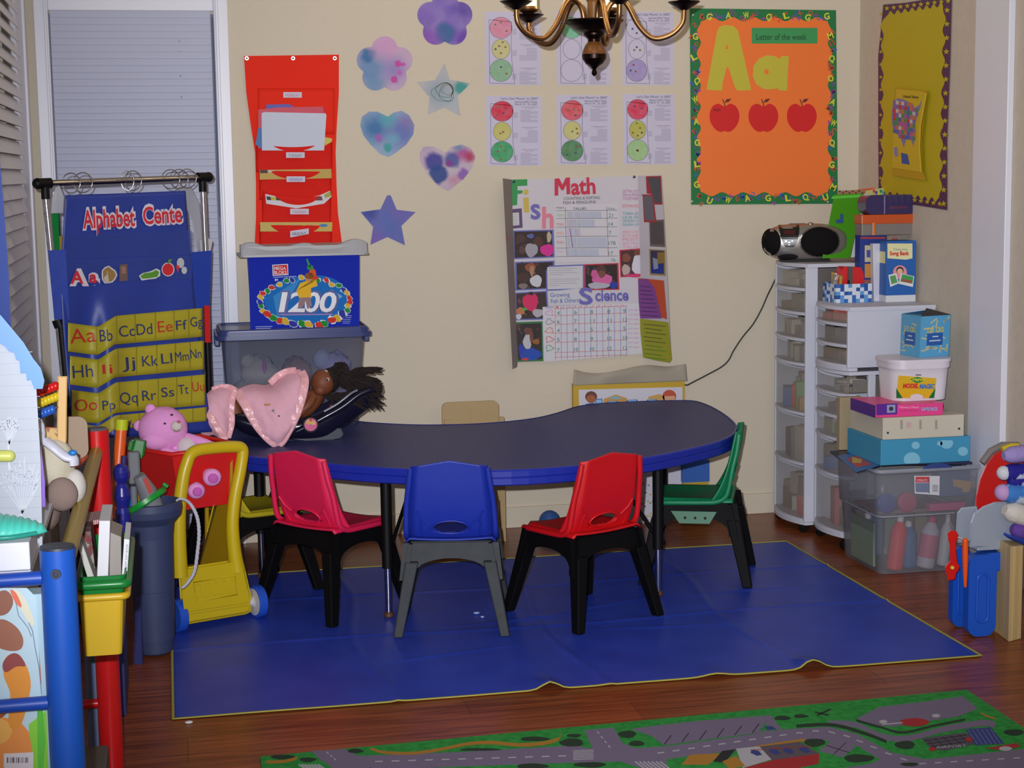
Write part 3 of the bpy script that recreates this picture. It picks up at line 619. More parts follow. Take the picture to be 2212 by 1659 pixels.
# fish maths and science board
FP=yplane(-.012)
t=thing('project_board','white three panel project board about fish maths and science pinned to wall','display board',(1.67,0,.67))
bw=C(208,203,212,.6)
b=B().slab(FP,[(1103,388),(1378,380),(1388,764),(1116,783)],.006,bw,l0=-.01); obj('centre_panel',b,t)
wR=pl3(P(1378,380,-.014),P(1388,766,-.014),P(1429,378,-.16))
b=B().slab(wR,[(1378,380),(1429,378),(1440,560),(1450,776),(1446,782),(1432,781),(1388,766)],.004,bw)
rp_=lambda pts,c,l=.0046:b.pp(wR,pts,C(*c,.6),l)
rp_([(1395,381),(1428,380),(1431,442),(1414,442),(1410,420),(1397,418)],(175,50,60)); rp_([(1398,384),(1426,383),(1428,438),(1414,438)],(85,85,90),.005); rp_([(1388,420),(1411,420),(1418,480),(1391,480)],(180,50,60),.0051); rp_([(1390,423),(1409,423),(1414,476),(1393,476)],(110,105,115),.0054)
rp_([(1402,476),(1434,474),(1437,534),(1404,532)],(120,105,100)); rp_([(1405,480),(1432,478),(1434,528),(1406,527)],(90,80,80),.005)
rp_([(1402,538),(1437,540),(1438,596),(1404,594)],(165,145,90)); rp_([(1405,541),(1434,542),(1434,592),(1406,590)],(60,60,90),.005); rp_([(1420,545),(1434,545),(1434,568),(1420,570)],(150,120,60),.0053); rp_([(1406,575),(1434,570),(1434,591),(1406,590)],(35,55,150),.0053); rp_([(1410,556),(1420,560),(1422,580),(1412,582)],(150,160,190),.0056)
rp_([(1373,600),(1434,606),(1441,690),(1400,675),(1378,660)],(205,85,45),.006); rp_([(1374,604),(1398,602),(1413,620),(1430,688),(1383,688),(1376,650)],(140,75,155),.0066)
rp_([(1380,688),(1444,696),(1451,776),(1446,783),(1415,778),(1389,772)],(165,165,40),.0062)
for i,y in enumerate(range(618,684,9)): b.line(wR,[(1382+i*.5,y),(1406+i*2.4,y+2)],1.6,C(80,45,110,.6),.0072)
for i,y in enumerate(range(700,775,9)): b.line(wR,[(1390+(i%3)*2,y),(1438-(i%2)*8,y+5)],1.8,C(*((95,105,25) if i<5 else (80,150,40)),.6),.0068)
b.line(wR,[(1385,420),(1390,424)],1,ink,.006)
obj('side_panel',b,t,label='right wing folded forward')
wL=pl3(P(1105,388,-.014),P(1117,783,-.014),P(1087,385,-.11))
b=B().slab(wL,[(1086,385),(1105,388),(1118,786),(1117,793),(1107,797)],.004,C(150,138,135,.7)); b.pp(wL,[(1096,500),(1099,520),(1094,520)],C(200,110,100),.005); obj('side_panel',b,t,label='plain grey back of left wing')
b=B()
def F(pts,c,l=0): b.pp(FP,pts,C(*c,.6),l-.0025)
FX=lambda s,x,y,h,c,w=None,l=.0,ang=0,bold=0: b.text(FP,s,x,y,h,C(*c,.6),w,l-.0022,ang,bold)
# title letters
F([(1103,388),(1139,387),(1139,401),(1118,402),(1118,411),(1129,411),(1128,418),(1118,419),(1117,443),(1106,444)],(50,150,80),.0006)
F(circ(1136,415,6,6),(205,180,85),.0008); F([(1130,427),(1142,426),(1143,459),(1132,459)],(205,180,85),.0006)
FX('s',1147,473,46,(115,105,185),21,.0008,.05,.02); FX('h',1171,492,44,(225,130,150),25,.0008,0,.03)
F([(1198,386),(1208,385),(1215,399),(1222,384),(1231,383),(1232,419),(1224,420),(1223,399),(1217,411),(1213,411),(1206,400),(1206,422),(1198,423)],(205,45,75),.0008); FX('ath',1234,420,34,(205,45,75),53,.0008,.05,.03)
FX('COUNTING & SORTING',1218,432,6,(60,55,70),78,0,.03); FX('FISH & PENGUINS',1217,441,6,(60,55,70),70,0,.03)
F([(1198,443),(1336,440),(1337,560),(1300,566),(1200,566)],(212,208,216),.0003)
for y in (455,472,491,511,536,554): b.line(FP,[(1201,y),(1334,y-1)],.9,C(90,90,110),-.0018)
for x in (1221,1311): b.line(FP,[(x,447),(x+3,554)],.9,C(90,90,110),-.0018)
FX('TALLIES',1238,453,5,(70,65,90),28); FX('TOTAL',1313,453,4,(70,65,90),16); FX('FISH',1202,451,4,(70,65,90),15)
r=random.Random(9)
for (y0_,y1_,n) in ((457,471,26),(474,490,21),(493,510,10),(513,534,30),(538,553,24)):
    for i in range(n): 
        x=1226+i*2.85; c=[(120,150,200),(150,160,215),(80,150,160),(170,90,160)][0 if i>9 else r.choice([0,1,2,2,3])]
        b.line(FP,[(x,y0_),(x+1,y1_)],.9,C(*c),-.0017)
b.line(FP,[(1231,493),(1237,534)],1.6,C(150,50,140),-.0016)
for s,y in (('21',469),('14',488),('7',507),('178',529),('17',551)): FX(s,1315,y,8,(60,120,110),None,.0004)
FX('76',1320,565,7,(50,140,120),None,.0004)
for i,c in enumerate(((130,190,100),(220,90,80),(220,140,60),(215,90,90),(215,170,220))): FX('FISH',1203,468+i*19.5,6,c,14,.0004)
for i,(s,c) in enumerate((('GETTING OUT',(190,90,160)),('FISH & PENS',(190,90,160)),('TOGETHER',(190,90,160)),('',(0,0,0)),('ESTIMATES',(220,90,110)),('',(0,0,0)),('TARA-25',(60,150,170)),('LILIA-30',(60,150,170)),('GRADEN-15',(60,150,170)),('ISAIAH-10',(60,150,170)),('',(0,0,0)),('WHAT IS THE',(225,130,140)),('BOY TO SHARE',(225,130,140)),('MOST',(225,130,140)),('LILIA TARA',(225,140,180)),('TALIA',(225,140,180)))):
    if s: FX(s,1345,416+i*8,6,c,34)
# photographs mounted on the board
def photo(q,fr,bg,L_):
    F(q,fr,.0012); cx=sum(p[0] for p in q)/4; cy=sum(p[1] for p in q)/4
    F([(cx+(x-cx)*.91,cy+(y-cy)*.91) for x,y in q],bg,.0018)
    x0=min(p[0] for p in q)+6; x1=max(p[0] for p in q)-8; y0=min(p[1] for p in q)+6; y1=max(p[1] for p in q)-7; r=random.Random(int(cx*7+cy))
    for k in range(16): F(circ(r.uniform(x0,x1),r.uniform(y0,y1),r.uniform(2,5),r.uniform(2,4),8,r.random()*3,.15,k),r.choice([(80,50,45),(35,22,24),(110,75,60),(70,60,80),(95,55,40),(60,40,50)]),.0019+k*.00001)
    for k,(x,y,rx,ry,c) in enumerate(L_): F(circ(x,y,rx,ry,14,0,.08,int(x)),c,.0022+k*.0002)
DK=(50,32,32)
photo([(1107,498),(1196,496),(1198,556),(1108,560)],(105,110,185),DK,[(1125,515,11,9,(75,50,45)),(1163,522,10,11,(85,50,45)),(1148,540,14,15,(165,160,172)),(1182,540,15,13,(215,40,150)),(1186,512,5,12,(190,175,150)),(1146,510,8,5,(90,100,160)),(1128,540,7,9,(90,60,55))])
photo([(1112,566),(1198,563),(1198,624),(1113,628)],(105,110,185),DK,[(1146,578,12,10,(150,80,50)),(1158,607,13,13,(205,205,215)),(1130,600,14,12,(70,45,40)),(1149,585,5,12,(170,130,100)),(1130,618,10,6,(130,115,115)),(1178,575,8,8,(40,25,25))])
photo([(1112,632),(1182,628),(1186,690),(1113,692)],(105,110,185),(60,42,42),[(1146,652,17,20,(215,40,100)),(1124,672,10,8,(190,120,80)),(1133,668,6,3,(80,170,80)),(1162,676,12,9,(180,175,185)),(1120,684,7,6,(200,200,215)),(1147,634,6,4,(60,40,35))])
photo([(1112,696),(1172,694),(1174,780),(1117,782)],(50,120,70),(48,38,42),[(1145,765,24,14,(30,75,180)),(1139,738,9,17,(190,190,200)),(1141,715,9,8,(110,65,55)),(1126,755,6,12,(40,60,170)),(1158,738,8,6,(150,95,40)),(1134,776,8,3,(200,60,80)),(1148,728,4,12,(120,70,55))])
F([(1179,574),(1262,571),(1262,626),(1180,628)],(105,110,185),.0028); F([(1182,577),(1259,574),(1259,623),(1183,625)],(208,206,214),.0034)
for i in range(9): b.line(FP,[(1186,580+i*4.6),(1186+(60,50,62,30,0,66,58,60,22)[i],579.5+i*4.6)],.8,C(150,145,165),.0014)
photo([(1261,571),(1336,568),(1338,626),(1262,627)],(195,45,65),(42,26,28),[(1300,605,22,16,(215,100,165)),(1298,583,12,10,(85,50,45)),(1293,617,24,7,(180,180,195)),(1326,616,9,8,(35,60,165)),(1284,592,7,10,(205,90,155)),(1300,592,8,8,(125,75,60))])
photo([(1338,540),(1400,535),(1402,596),(1340,599)],(195,45,65),(70,42,40),[(1378,572,13,22,(212,210,222)),(1353,557,9,10,(130,75,55)),(1352,583,9,12,(190,170,165)),(1377,546,8,6,(120,65,50)),(1370,595,20,4,(210,50,110))])
F([(1104,452),(1127,450),(1129,492),(1105,494)],(95,70,115),.0006); F([(1105,460),(1121,459),(1122,486),(1106,488)],(205,205,210),.001)
for i in range(6): b.line(FP,[(1107,464+i*4),(1118,463.5+i*4)],.7,C(140,140,150),-.0012)
# science half
F([(1184,630),(1258,622),(1262,657),(1185,660)],(208,206,216),.0034)
FX('Growing',1189,642,9,(60,90,175),42,.004,.04); FX('Fish & Others',1190,655,9,(60,90,175),60,.004,.04)
FX('S',1251,657,34,(110,105,185),30,.0046,.02,.03); FX('cience',1286,650,24,(110,105,185),72,.004,.02,.03)
F([(1172,663),(1380,655),(1388,764),(1176,782)],(214,212,220),.003)
for y in (667,682,701,720,740,762,772): b.line(FP,[(1198,y),(1354,y-6)],.9,C(215,90,90),.001)
for i in range(13): x=1199+i*12.8; b.line(FP,[(x,661),(x+1,778-i*.8)],.9,C(*((215,90,90) if i==0 else (90,130,200))),.001)
for i in range(12): FX(str(i+1),1202+i*12.8,666-i*.3,5,(220,100,110),4,.0036)
for k,(y,row) in enumerate(((680,'4 6 8 8 9'),(699,'6 7 11 11 12'),(718,'4 4 5 6 5'),(738,'5 8 9 10 10'),(760,'7 10 10 12 12'))):
    for v,x in zip(row.split(),(1203,1240,1275,1312,1346)): FX(v,x,y-(x-1203)*.03,8,(60,130,130),6 if len(v)<2 else 9,.0038)
for k,c in enumerate(((205,140,205),(130,130,145),(225,110,80),(220,90,80),(60,160,100))):
    b.line(FP,circ(1187,676+k*19,8,6,9,0,.3,k),1.3,C(*c),.0014,True)
FX('SEEDS',1178,666,4,(110,90,180),18,.0036)
for k in range(9): FX('grew bigger',1357,671+k*10,4,(205,140,205),24,.0036)
obj('artwork',b,t)
b=B()
for x,y in ((1110,392),(1370,382)): b.ell(FP(x,y,.006),(.006,.006,.006),C(25,60,90,.15),10); b.ell(FP(x-1,y-1,.011),.0018,C(220,230,240,.2),6)
obj('push_pin',b,t)
# ================= chandelier =================
CY=-1.35; ctr=P(1283,60,CY); cx,cz=ctr.x,ctr.z; k=1/ (P(1284,60,CY)-P(1283,60,CY)).length
def zz(y): return P(1283,y,CY).z
pxm=(P(1300,60,CY)-P(1200,60,CY)).length/100
brass=C(150,112,76,.36,1); dkb=C(50,38,34,.34,1); woodm=C(120,72,32,.4)
t=thing('chandelier','antique brass five arm chandelier hanging near the top of view','chandelier',(cx,CY,zz(165)))
o=(cx,CY,0)
prof=[(0,165),(3.5,163),(6,158),(5,153),(3.5,150),(5,148),(8,145),(18,138),(25,127),(26,118),(25.5,117)]
obj('finial',B().lathe([(r*pxm,zz(y)) for r,y in prof],o,dkb,24),t)
obj('wood_collar',B().lathe([(r*pxm,zz(y)) for r,y in ((25,117),(24,110),(19,98),(14,91))],o,woodm,24),t)
obj('dish',B().lathe([(r*pxm,zz(y)) for r,y in ((13,91),(13,85),(22,76),(22,72),(38,66),(52,56),(62,47),(63,44),(60,43),(20,43))],o,dkb,32),t)
obj('column',B().lathe([(r*pxm,zz(y)) for r,y in ((14,43),(14,5),(16,0),(14,-6),(14,-60),(24,-70),(20,-90),(5,-100))],o,ramp('brass_twist',[(.4,(150,105,55)),(.6,(70,45,25))],90,.35,'wave',stretch=(1,1,1.6)),24),t)
obj('chain',B().tube([(cx,CY,zz(-100)),(cx,CY,ZC)],.006,dkb),t)
for i,(ax,sy_) in enumerate(((-179,-.35),(-108,.8),(176,-.5),(76,.75),(6,-1))):
    R_=190*pxm; 
    dx=ax*pxm; dy=math.sqrt(max(0,R_*R_-dx*dx))*(1 if sy_>0 else -1)*.95 if abs(ax)<180 else 0
    d=Vector((dx,dy,0)); 
    def q(f,y): return Vector((cx,CY,0))+d*f+Vector((0,0,zz(y)))
    zt=28 if sy_<0 else 36
    b=B(); b.tube(spline([q(.13,46),q(.15,25),q(.2,8),q(.29,0),q(.38,14),(q(.5,58)),q(.66,86),q(.85,80),q(.98,56),q(1,zt)],6),.0088,brass,10)
    arm=obj('arm',b,t)
    c_=q(1,0); c_.z=0
    prof=[(7,zt),(16,zt-6),(26,zt-12),(33,zt-17),(34,zt-18),(10,zt-19),(13,zt-22),(21,zt-26),(23,zt-30),(21,zt-36)]
    obj('cup',B().lathe([(r*pxm,zz(y)) for r,y in prof],c_,dkb,24,ms=[dkb]*5+[brass]*5),arm)
    zc=zz(zt-36)
    obj('candle_lamp',B().lathe([(.028,zc),(.028,zc+.08),(.02,zc+.1),(0,zc+.105)],c_,C(255,225,150,.4,em=5),16),arm,label='glowing yellow lamp')
    l=bpy.data.lights.new('chandelier_bulb','POINT'); l.energy=2.0; l.color=(1,.78,.5); l.shadow_soft_size=.03
    lo=bpy.data.objects.new('chandelier_bulb',l); COL.objects.link(lo); lo.location=(c_.x,c_.y,zc+.15)
# ================= kidney table =================
TZ=.52
t=thing('kidney_table','blue kidney shaped activity table with grey top and royal blue edge','table',(1.1,-.85,0))
K_=[(.235,-1.011),(.33,-1.1),(.467,-1.219),(.642,-1.36),(.83,-1.46),(1.038,-1.52),(1.259,-1.505),(1.465,-1.44),(1.7,-1.29),(1.88,-1.13),(1.99,-.93),(2.045,-.72),(2.08,-.45),(2.085,-.25),(2.06,-.165),(1.95,-.135),(1.828,-.128),(1.68,-.14),(1.58,-.2),(1.477,-.333),(1.369,-.442),(1.249,-.504),(1.11,-.53),(.964,-.513),(.841,-.464),(.71,-.362),(.6,-.22),(.48,-.12),(.36,-.09),(.22,-.1),(.1,-.2),(.06,-.4),(.07,-.62),(.13,-.84)]
out=[(v.x,v.y) for v in spline([Vector((x,y,0)) for x,y in K_],4,True)][::-1]
out=out[::-1]
topm=ramp('table_laminate',[(.4,(56,60,116)),(.6,(66,70,126))],120,.5,spec=.22)
edgem=C(26,44,160,.35)
obj('tabletop',B().prism(out,TZ-.022,TZ,topm,smooth=False),t)
n=len(out); b=B(); pr=[(0,.002),(.006,.001),(.009,-.004),(.009,-.021),(.006,-.024),(.009,-.027),(.009,-.046),(.004,-.05),(-.01,-.05)]
nr=[]
for i in range(n):
    d=Vector(out[(i+1)%n]+(0,))-Vector(out[i-1]+(0,)); d.normalize(); nr.append(Vector((d.y,-d.x,0)))
vs=[Vector(out[i]+(TZ+dz,))+nr[i]*dr for i in range(n) for dr,dz in pr]; k=len(pr)
b.add(vs,[(i*k+j,((i+1)%n)*k+j,((i+1)%n)*k+j+1,i*k+j+1) for i in range(n) for j in range(k-1)],edgem,False)
obj('edge_band',b,t,label='royal blue moulded edge band with groove')
obj('underside',B().prism([(x*.98+.022,y*.98-.017) for x,y in out],TZ-.045,TZ-.03,C(120,90,60,.8)),t)
for x,y in ((.668,-1.278),(1.603,-1.245),(.29,-.62),(1.86,-.45),(1.12,-.66)):
    zf=matz(x,y) if y<-.56 else 0
    b=B().tube([(x,y,.17),(x,y,TZ-.044)],.0185,BLACK,14); b.tube([(x,y,TZ-.06),(x,y,TZ-.045)],.04,BLACK,14)
    lg=obj('leg',b,t)
    obj('leg_insert',B().tube([(x,y,zf+.012),(x,y,.172)],.0115,CHROME,12),lg,label='chrome height adjusting tube')
    obj('foot',B().lathe([(.014,zf),(.017,zf+.004),(.016,zf+.014),(.012,zf+.018)],(x,y,0),C(90,55,40,.5),12),lg)
for (a,c) in (((.668,-1.278,.2),(.82,-1.0,TZ-.046)),((1.603,-1.245,.2),(1.47,-1.0,TZ-.046)),((.29,-.62,.2),(.42,-.45,TZ-.046)),((1.86,-.45,.2),(1.72,-.6,TZ-.046))):
    obj('brace',B().tube([a,c],.007,BLACK,8),t)
# ================= stacking chairs =================
fb=C(11,10,12,.62,spec=.12)
def chair(label,loc,rz,colr,legm=fb,hh=1.0,tab=False,sc=1.0):
    m=C(*colr,.42,bump=.12,bs=400); m2=C(*[int(v*.8) for v in colr],.45)  # m2: darkened copy of the chair colour, shade put into the brackets
    t=thing('child_chair',label,'chair',loc,rz,'small plastic chairs around the table')
    S=sc; zs=.292*S
    # seat
    b=B()
    def fs(u,v):
        x=(u-.5)*.285*S*(1-.06*(v)); y=-.13*S+.285*S*v
        z=zs+.006+.006*(abs(u-.5)*2)**2-.008*math.sin(PI*v)*(1-(abs(u-.5)*2)**2)
        e=abs(u-.5)*2
        if e>.94: z-=.012
        if v>.95: z-=.014
        if v>.78: x*=1-.35*((v-.78)/.22)**2.5*(e)
        return (x,y,z)
    b.grid(fs,22,22,m); obj('seat',b,t,sol=.006,local=True)
    # backrest, curves up out of the seat, with a hand hole low in the middle
    H=.262*S*hh
    b=B()
    def fk(u,v):
        e=(u-.5)*2
        w=(.143-.022*v)*S*(1-.02*max(0,v-.85)/.15)
        z=zs+.004+v*(H-.020*S*abs(e)*((v-.5)*2 if v>.5 else 0))
        y=-.122*S-.034*S*v+.04*S*(1-v)**4
        fl=max(0,abs(e)-.82)/.18
        y+=.030*S*fl*(.6+.4*(1-v))
        x=e*w
        hx,hz=x/(.056*S),(z-(zs+.040))/(.0195*S*(1.25 if z>zs+.040 else 1)); r=math.hypot(hx,hz)
        if r<1.45 and r>1e-6:
            s_=1 if r<1 else 1+(r-1)*.3
            if .62<r<1.2: x=x/r; z=zs+.040+(z-(zs+.040))/r
        return (x,y,z)
    def sk(u,v):
        e=(u-.5)*2; x=e*(.143-.022*v)*S; z=zs+.004+v*H
        return math.hypot(x/(.056*S),(z-(zs+.040))/(.0195*S*(1.25 if z>zs+.040 else 1)))<.92
    b.grid(fk,48,56,m,skip=sk)
    back=obj('backrest',b,t,sol=.007,local=True)
    b=B(); pts=[]
    for i in range(24):
        a=2*PI*i/24; zz_=zs+.040+.0205*S*math.sin(a)*(1.25 if math.sin(a)>0 else 1)
        v=(zz_-zs-.004)/H; pts.append((.058*S*math.cos(a),-.126*S-.034*S*v+.04*S*(1-v)**4-.003,zz_))
    b.tube(pts,.0035,m,6,closed=True); obj('handle_rim',b,back,local=True)
    for s_ in (-1,1):
        b=B()
        def q(x,v): return (s_*x*S,-.122*S-.034*S*v+.04*S*(1-v)**4-.006,zs+v*H)
        b.tube([q(.066,.2),q(.09,.28),q(.104,.38)],.0035,m,6); b.tube([q(.092,.05),q(.096,.2),q(.09,.28)],.003,m,6)
        obj('moulded_rib',b,back,local=True)
    for s_ in (-1,1):
        pts=spline([(s_*.128*S,.146*S,zs-.008),(s_*.139*S,.10*S,zs-.003),(s_*.142*S,-.02*S,zs+.0),(s_*.142*S,-.075*S,zs+.004),(s_*.142*S,-.104*S,zs+.022),(s_*.141*S,-.116*S,zs+.055),(s_*.137*S,-.128*S,zs+.12),(s_*.129*S,-.142*S,zs+.18),(s_*.121*S,-.150*S,zs+H-.022)],5)
        b=B().tube(pts,.0095,m,10); obj('side_rim',b,t,local=True)
    # black frame under the seat
    b=B(); xt,yt=.132*S,.125*S; xf,yf=.182*S,.188*S
    def arch(axis,sgn):
        zt_=zs-.004; n=14; W0=(yt if axis=='x' else xt)+.02; wf=(yf if axis=='x' else xf)
        zl=zt_-.115*S
        wl=W0+(wf-W0)*(.115*S/zt_)
        outp=[(-wl,zl),(-W0,zt_),(W0,zt_),(wl,zl),(wl-.045*S,zl)]
        for i in range(1,n): 
            a=PI*i/n; outp.append(((wl-.045*S)*math.cos(a),zl+(zt_-.048*S-zl)*math.sin(a)**.7))
        outp.append((-wl+.045*S,zl))
        base=(xt if axis=='x' else yt); bf=(xf if axis=='x' else yf)
        vs=[]
        for off in (0,.012):
            for (p_,z) in outp:
                c=base+(bf-base)*(zt_-z)/zt_+.0-off
                vs.append((sgn*c,p_,z) if axis=='x' else (p_,sgn*c,z))
        N=len(outp)
        b.add(vs,[tuple(range(N)),tuple(range(2*N-1,N-1,-1))]+[(i,(i+1)%N,(i+1)%N+N,i+N) for i in range(N)],legm)
    for s_ in (-1,1): arch('x',s_); arch('y',s_)
    b.box((0,0,zs-.006),(2*xt-.01,2*yt-.01,.012),legm)
    obj('frame',b,t,local=True)
    for sx in (-1,1):
        for sy in (-1,1):
            b=B(); zt_=zs-.06*S; kt=.06*S/zs
            ax_,ay_=xt+(xf-xt)*kt,yt+.018+(yf-yt)*kt
            def cs(x,y,z,w_,d_): return [(sx*x,sy*y,z),(sx*(x-w_),sy*y,z),(sx*(x-w_),sy*(y-d_),z),(sx*x,sy*(y-d_),z)]
            q=cs(xf+.002,yf+.012,0,.03*S,.034*S)+cs(ax_+.002,ay_,zt_,.042*S,.048*S)
            b.hexa(q,legm); obj('leg',b,t,local=True,bev=.004)
    if tab:
        for s_ in (1,-1):
            b=B()
            X_=s_*(xt+.012)
            vs=[]
            for off in (0,.006):
                for y,z in ((-.075,zs-.03),(.085,zs-.03),(.055,zs-.072),(-.05,zs-.072)): vs.append((X_+s_*(off+(zs-z)*.14),y,z))
            b.add(vs,[(0,1,2,3),(7,6,5,4),(0,1,5,4),(1,2,6,5),(2,3,7,6),(3,0,4,7)],m2)
            for y in (-.035,.0,.035): b.lathe([(0,0),(.005,0),(.005,.002),(0,.0022)],(X_+s_*.0145,y,zs-.052),BLACK,8,(s_,0,0))
            obj('seat_bracket',b,t,local=True,label='coloured seat bracket with three dark holes')
    return t
D_=math.radians
chair('bright pink plastic child chair with black legs turned toward the table',(.50,-1.11,.006),D_(-49),(228,34,84))
chair('blue plastic child chair with dusty grey legs, middle of the front row',(.868,-1.385,.006),D_(-12),(30,52,165),C(50,54,58,.6,var=.35,bs=25,spec=.3))
chair('red plastic child chair with black legs, front right of the table',(1.297,-1.40,.006),D_(25.5),(212,20,28))
chair('green plastic child chair seen from the side at right end of table',(1.83,-.99,.006),D_(68),(18,130,85),tab=True)
chair('yellow plastic child chair mostly hidden behind the yellow push cart',(.24,-.765,.004),D_(-66),(190,172,32))
# small wooden chair behind the table
wd=ramp('light_wood',[(.35,(172,146,104)),(.65,(190,164,120))],14,.5,'wave',dist=3,stretch=(6,6,.6))
t=thing('wooden_chair','small light wood chair behind the kidney table against the wall','chair',(1.14,-.22,0))
b=B(); b.prism([(x,z) for x,z in rrect(1.025,.33,1.25,.566,.022)],-.25,-.238,wd,ax='y'); obj('backrest',b,t,bev=.003)
b=B().box((1.14,-.16,.265),(.24,.2,.014),wd); obj('seat',b,t,bev=.003)
for x,y in ((1.045,-.248),(1.262,-.248),(1.045,-.08),(1.262,-.08)):
    obj('leg',B().box((x-.002,y,.5*(.5 if y<-.2 else .26)),(.022,.018,(.5 if y<-.2 else .26)),wd),t,bev=.002)
obj('apron',B().box((1.152,-.248,.21),(.2,.012,.085),wd),t); obj('stretcher',B().box((1.152,-.248,.09),(.2,.012,.03),wd),t)
# picture board of children at a table, standing on the floor
t=thing('picture_board','yellow framed picture board of two children with grey flap behind table','play board',(1.85,-.06,0))
KP=yplane(-.06); KP2=yplane(-.045)
b=B(); cr=C(205,205,205,.6); b.hexa([(1.60,-.055,0),(2.075,-.055,0),(2.075,-.03,0),(1.60,-.03,0),(1.60,-.055,.592),(2.075,-.055,.598),(2.075,-.03,.598),(1.60,-.03,.592)],C(200,165,50,.5)); obj('panel',b,t)
b=B(); yb_=C(208,172,58,.5)
b.pp(KP,[(1250,842),(1474,836),(1480,1130),(1256,1137)],C(212,210,222,.5),.0006-.004)
def K2(pts,c,l=0): b.pp(KP,pts,C(*c,.5),-.0028+l)
K2(circ(1277,857,13,12),(110,62,50)); K2(circ(1277,862,10,9),(170,100,60),.0003); K2([(1266,872),(1284,870),(1290,880),(1264,882)],(70,130,190),.0004)
K2(circ(1446,856,15,14),(195,85,62)); K2([(1435,856),(1458,855),(1458,866),(1436,866)],(220,170,130),.0003)
K2([(1304,862),(1330,852),(1354,860),(1354,872),(1304,874)],(205,155,80)); K2([(1312,860),(1330,855),(1346,861),(1330,863)],(140,180,190),.0003)
K2([(1400,857),(1425,851),(1440,858),(1440,866),(1402,866)],(205,165,90)); 
for q in ([(1285,862),(1301,861),(1302,874),(1287,874)],[(1312,867),(1334,866),(1334,874),(1312,874)],[(1354,864),(1377,863),(1377,872),(1354,872)],[(1397,863),(1418,862),(1420,868),(1399,868)]): K2(q,(60,90,165),.0004); cx_=sum(p[0] for p in q)/4; cy_=sum(p[1] for p in q)/4; K2([(cx_+(x-cx_)*.8,cy_+(y-cy_)*.75) for x,y in q],(150,195,235),.0007)
r=random.Random(4)
for i in range(26): K2(circ(1380+r.random()*90,1040+r.random()*80,3,2,6),r.choice([(150,90,140),(120,160,110),(190,180,90),(130,130,180)]),.0002)
obj('picture',b,t)
b=B().patch([[P(1240,798,-.05),P(1275,806,-.035),P(1320,803,-.06),P(1390,789,-.045),P(1440,792,-.035),P(1482,786,-.06)],[P(1239,815,-.055),P(1280,815,-.05),P(1330,812,-.065),P(1390,803,-.055),P(1440,802,-.05),P(1483,800,-.055)],[P(1238,833,-.056),P(1280,831,-.056),P(1330,829,-.056),P(1390,827,-.056),P(1440,825,-.056),P(1485,823,-.056)]],C(165,155,140,.6)); obj('flap',b,t,sol=.002,label='wavy grey plastic flap')
b=B().box((2.115,-.05,.21),(.115,.07,.09),C(50,100,185,.5)).box((2.115,-.05,.083),(.11,.06,.164),C(190,165,60,.5)); obj('storage_box',b,label='blue and yellow box on the floor right of the picture board',cat='box')
obj('ball',B().ell((1.478,-.13,.045),.045,C(50,90,150,.4),20),label='small blue ball on floor by the wall behind table',cat='ball')
# power cord on the wall
cpts=[(1485,832),(1502,823),(1527,810),(1558,793),(1574,778),(1585,757),(1605,727),(1627,700),(1645,668),(1658,638),(1668,618),(1676,600)]
pts=spline([WALL(x,y,.012 if y>620 else .03) for x,y in cpts],5)
obj('power_cord',B().tube([(2.04,-.016,.50)]+[(2.06,-.014,.57)]+pts+[P(1683,570,-.1)],.0032,C(38,42,42,.5),8),label='thin dark power cord running down wall from the stereo',cat='cord')
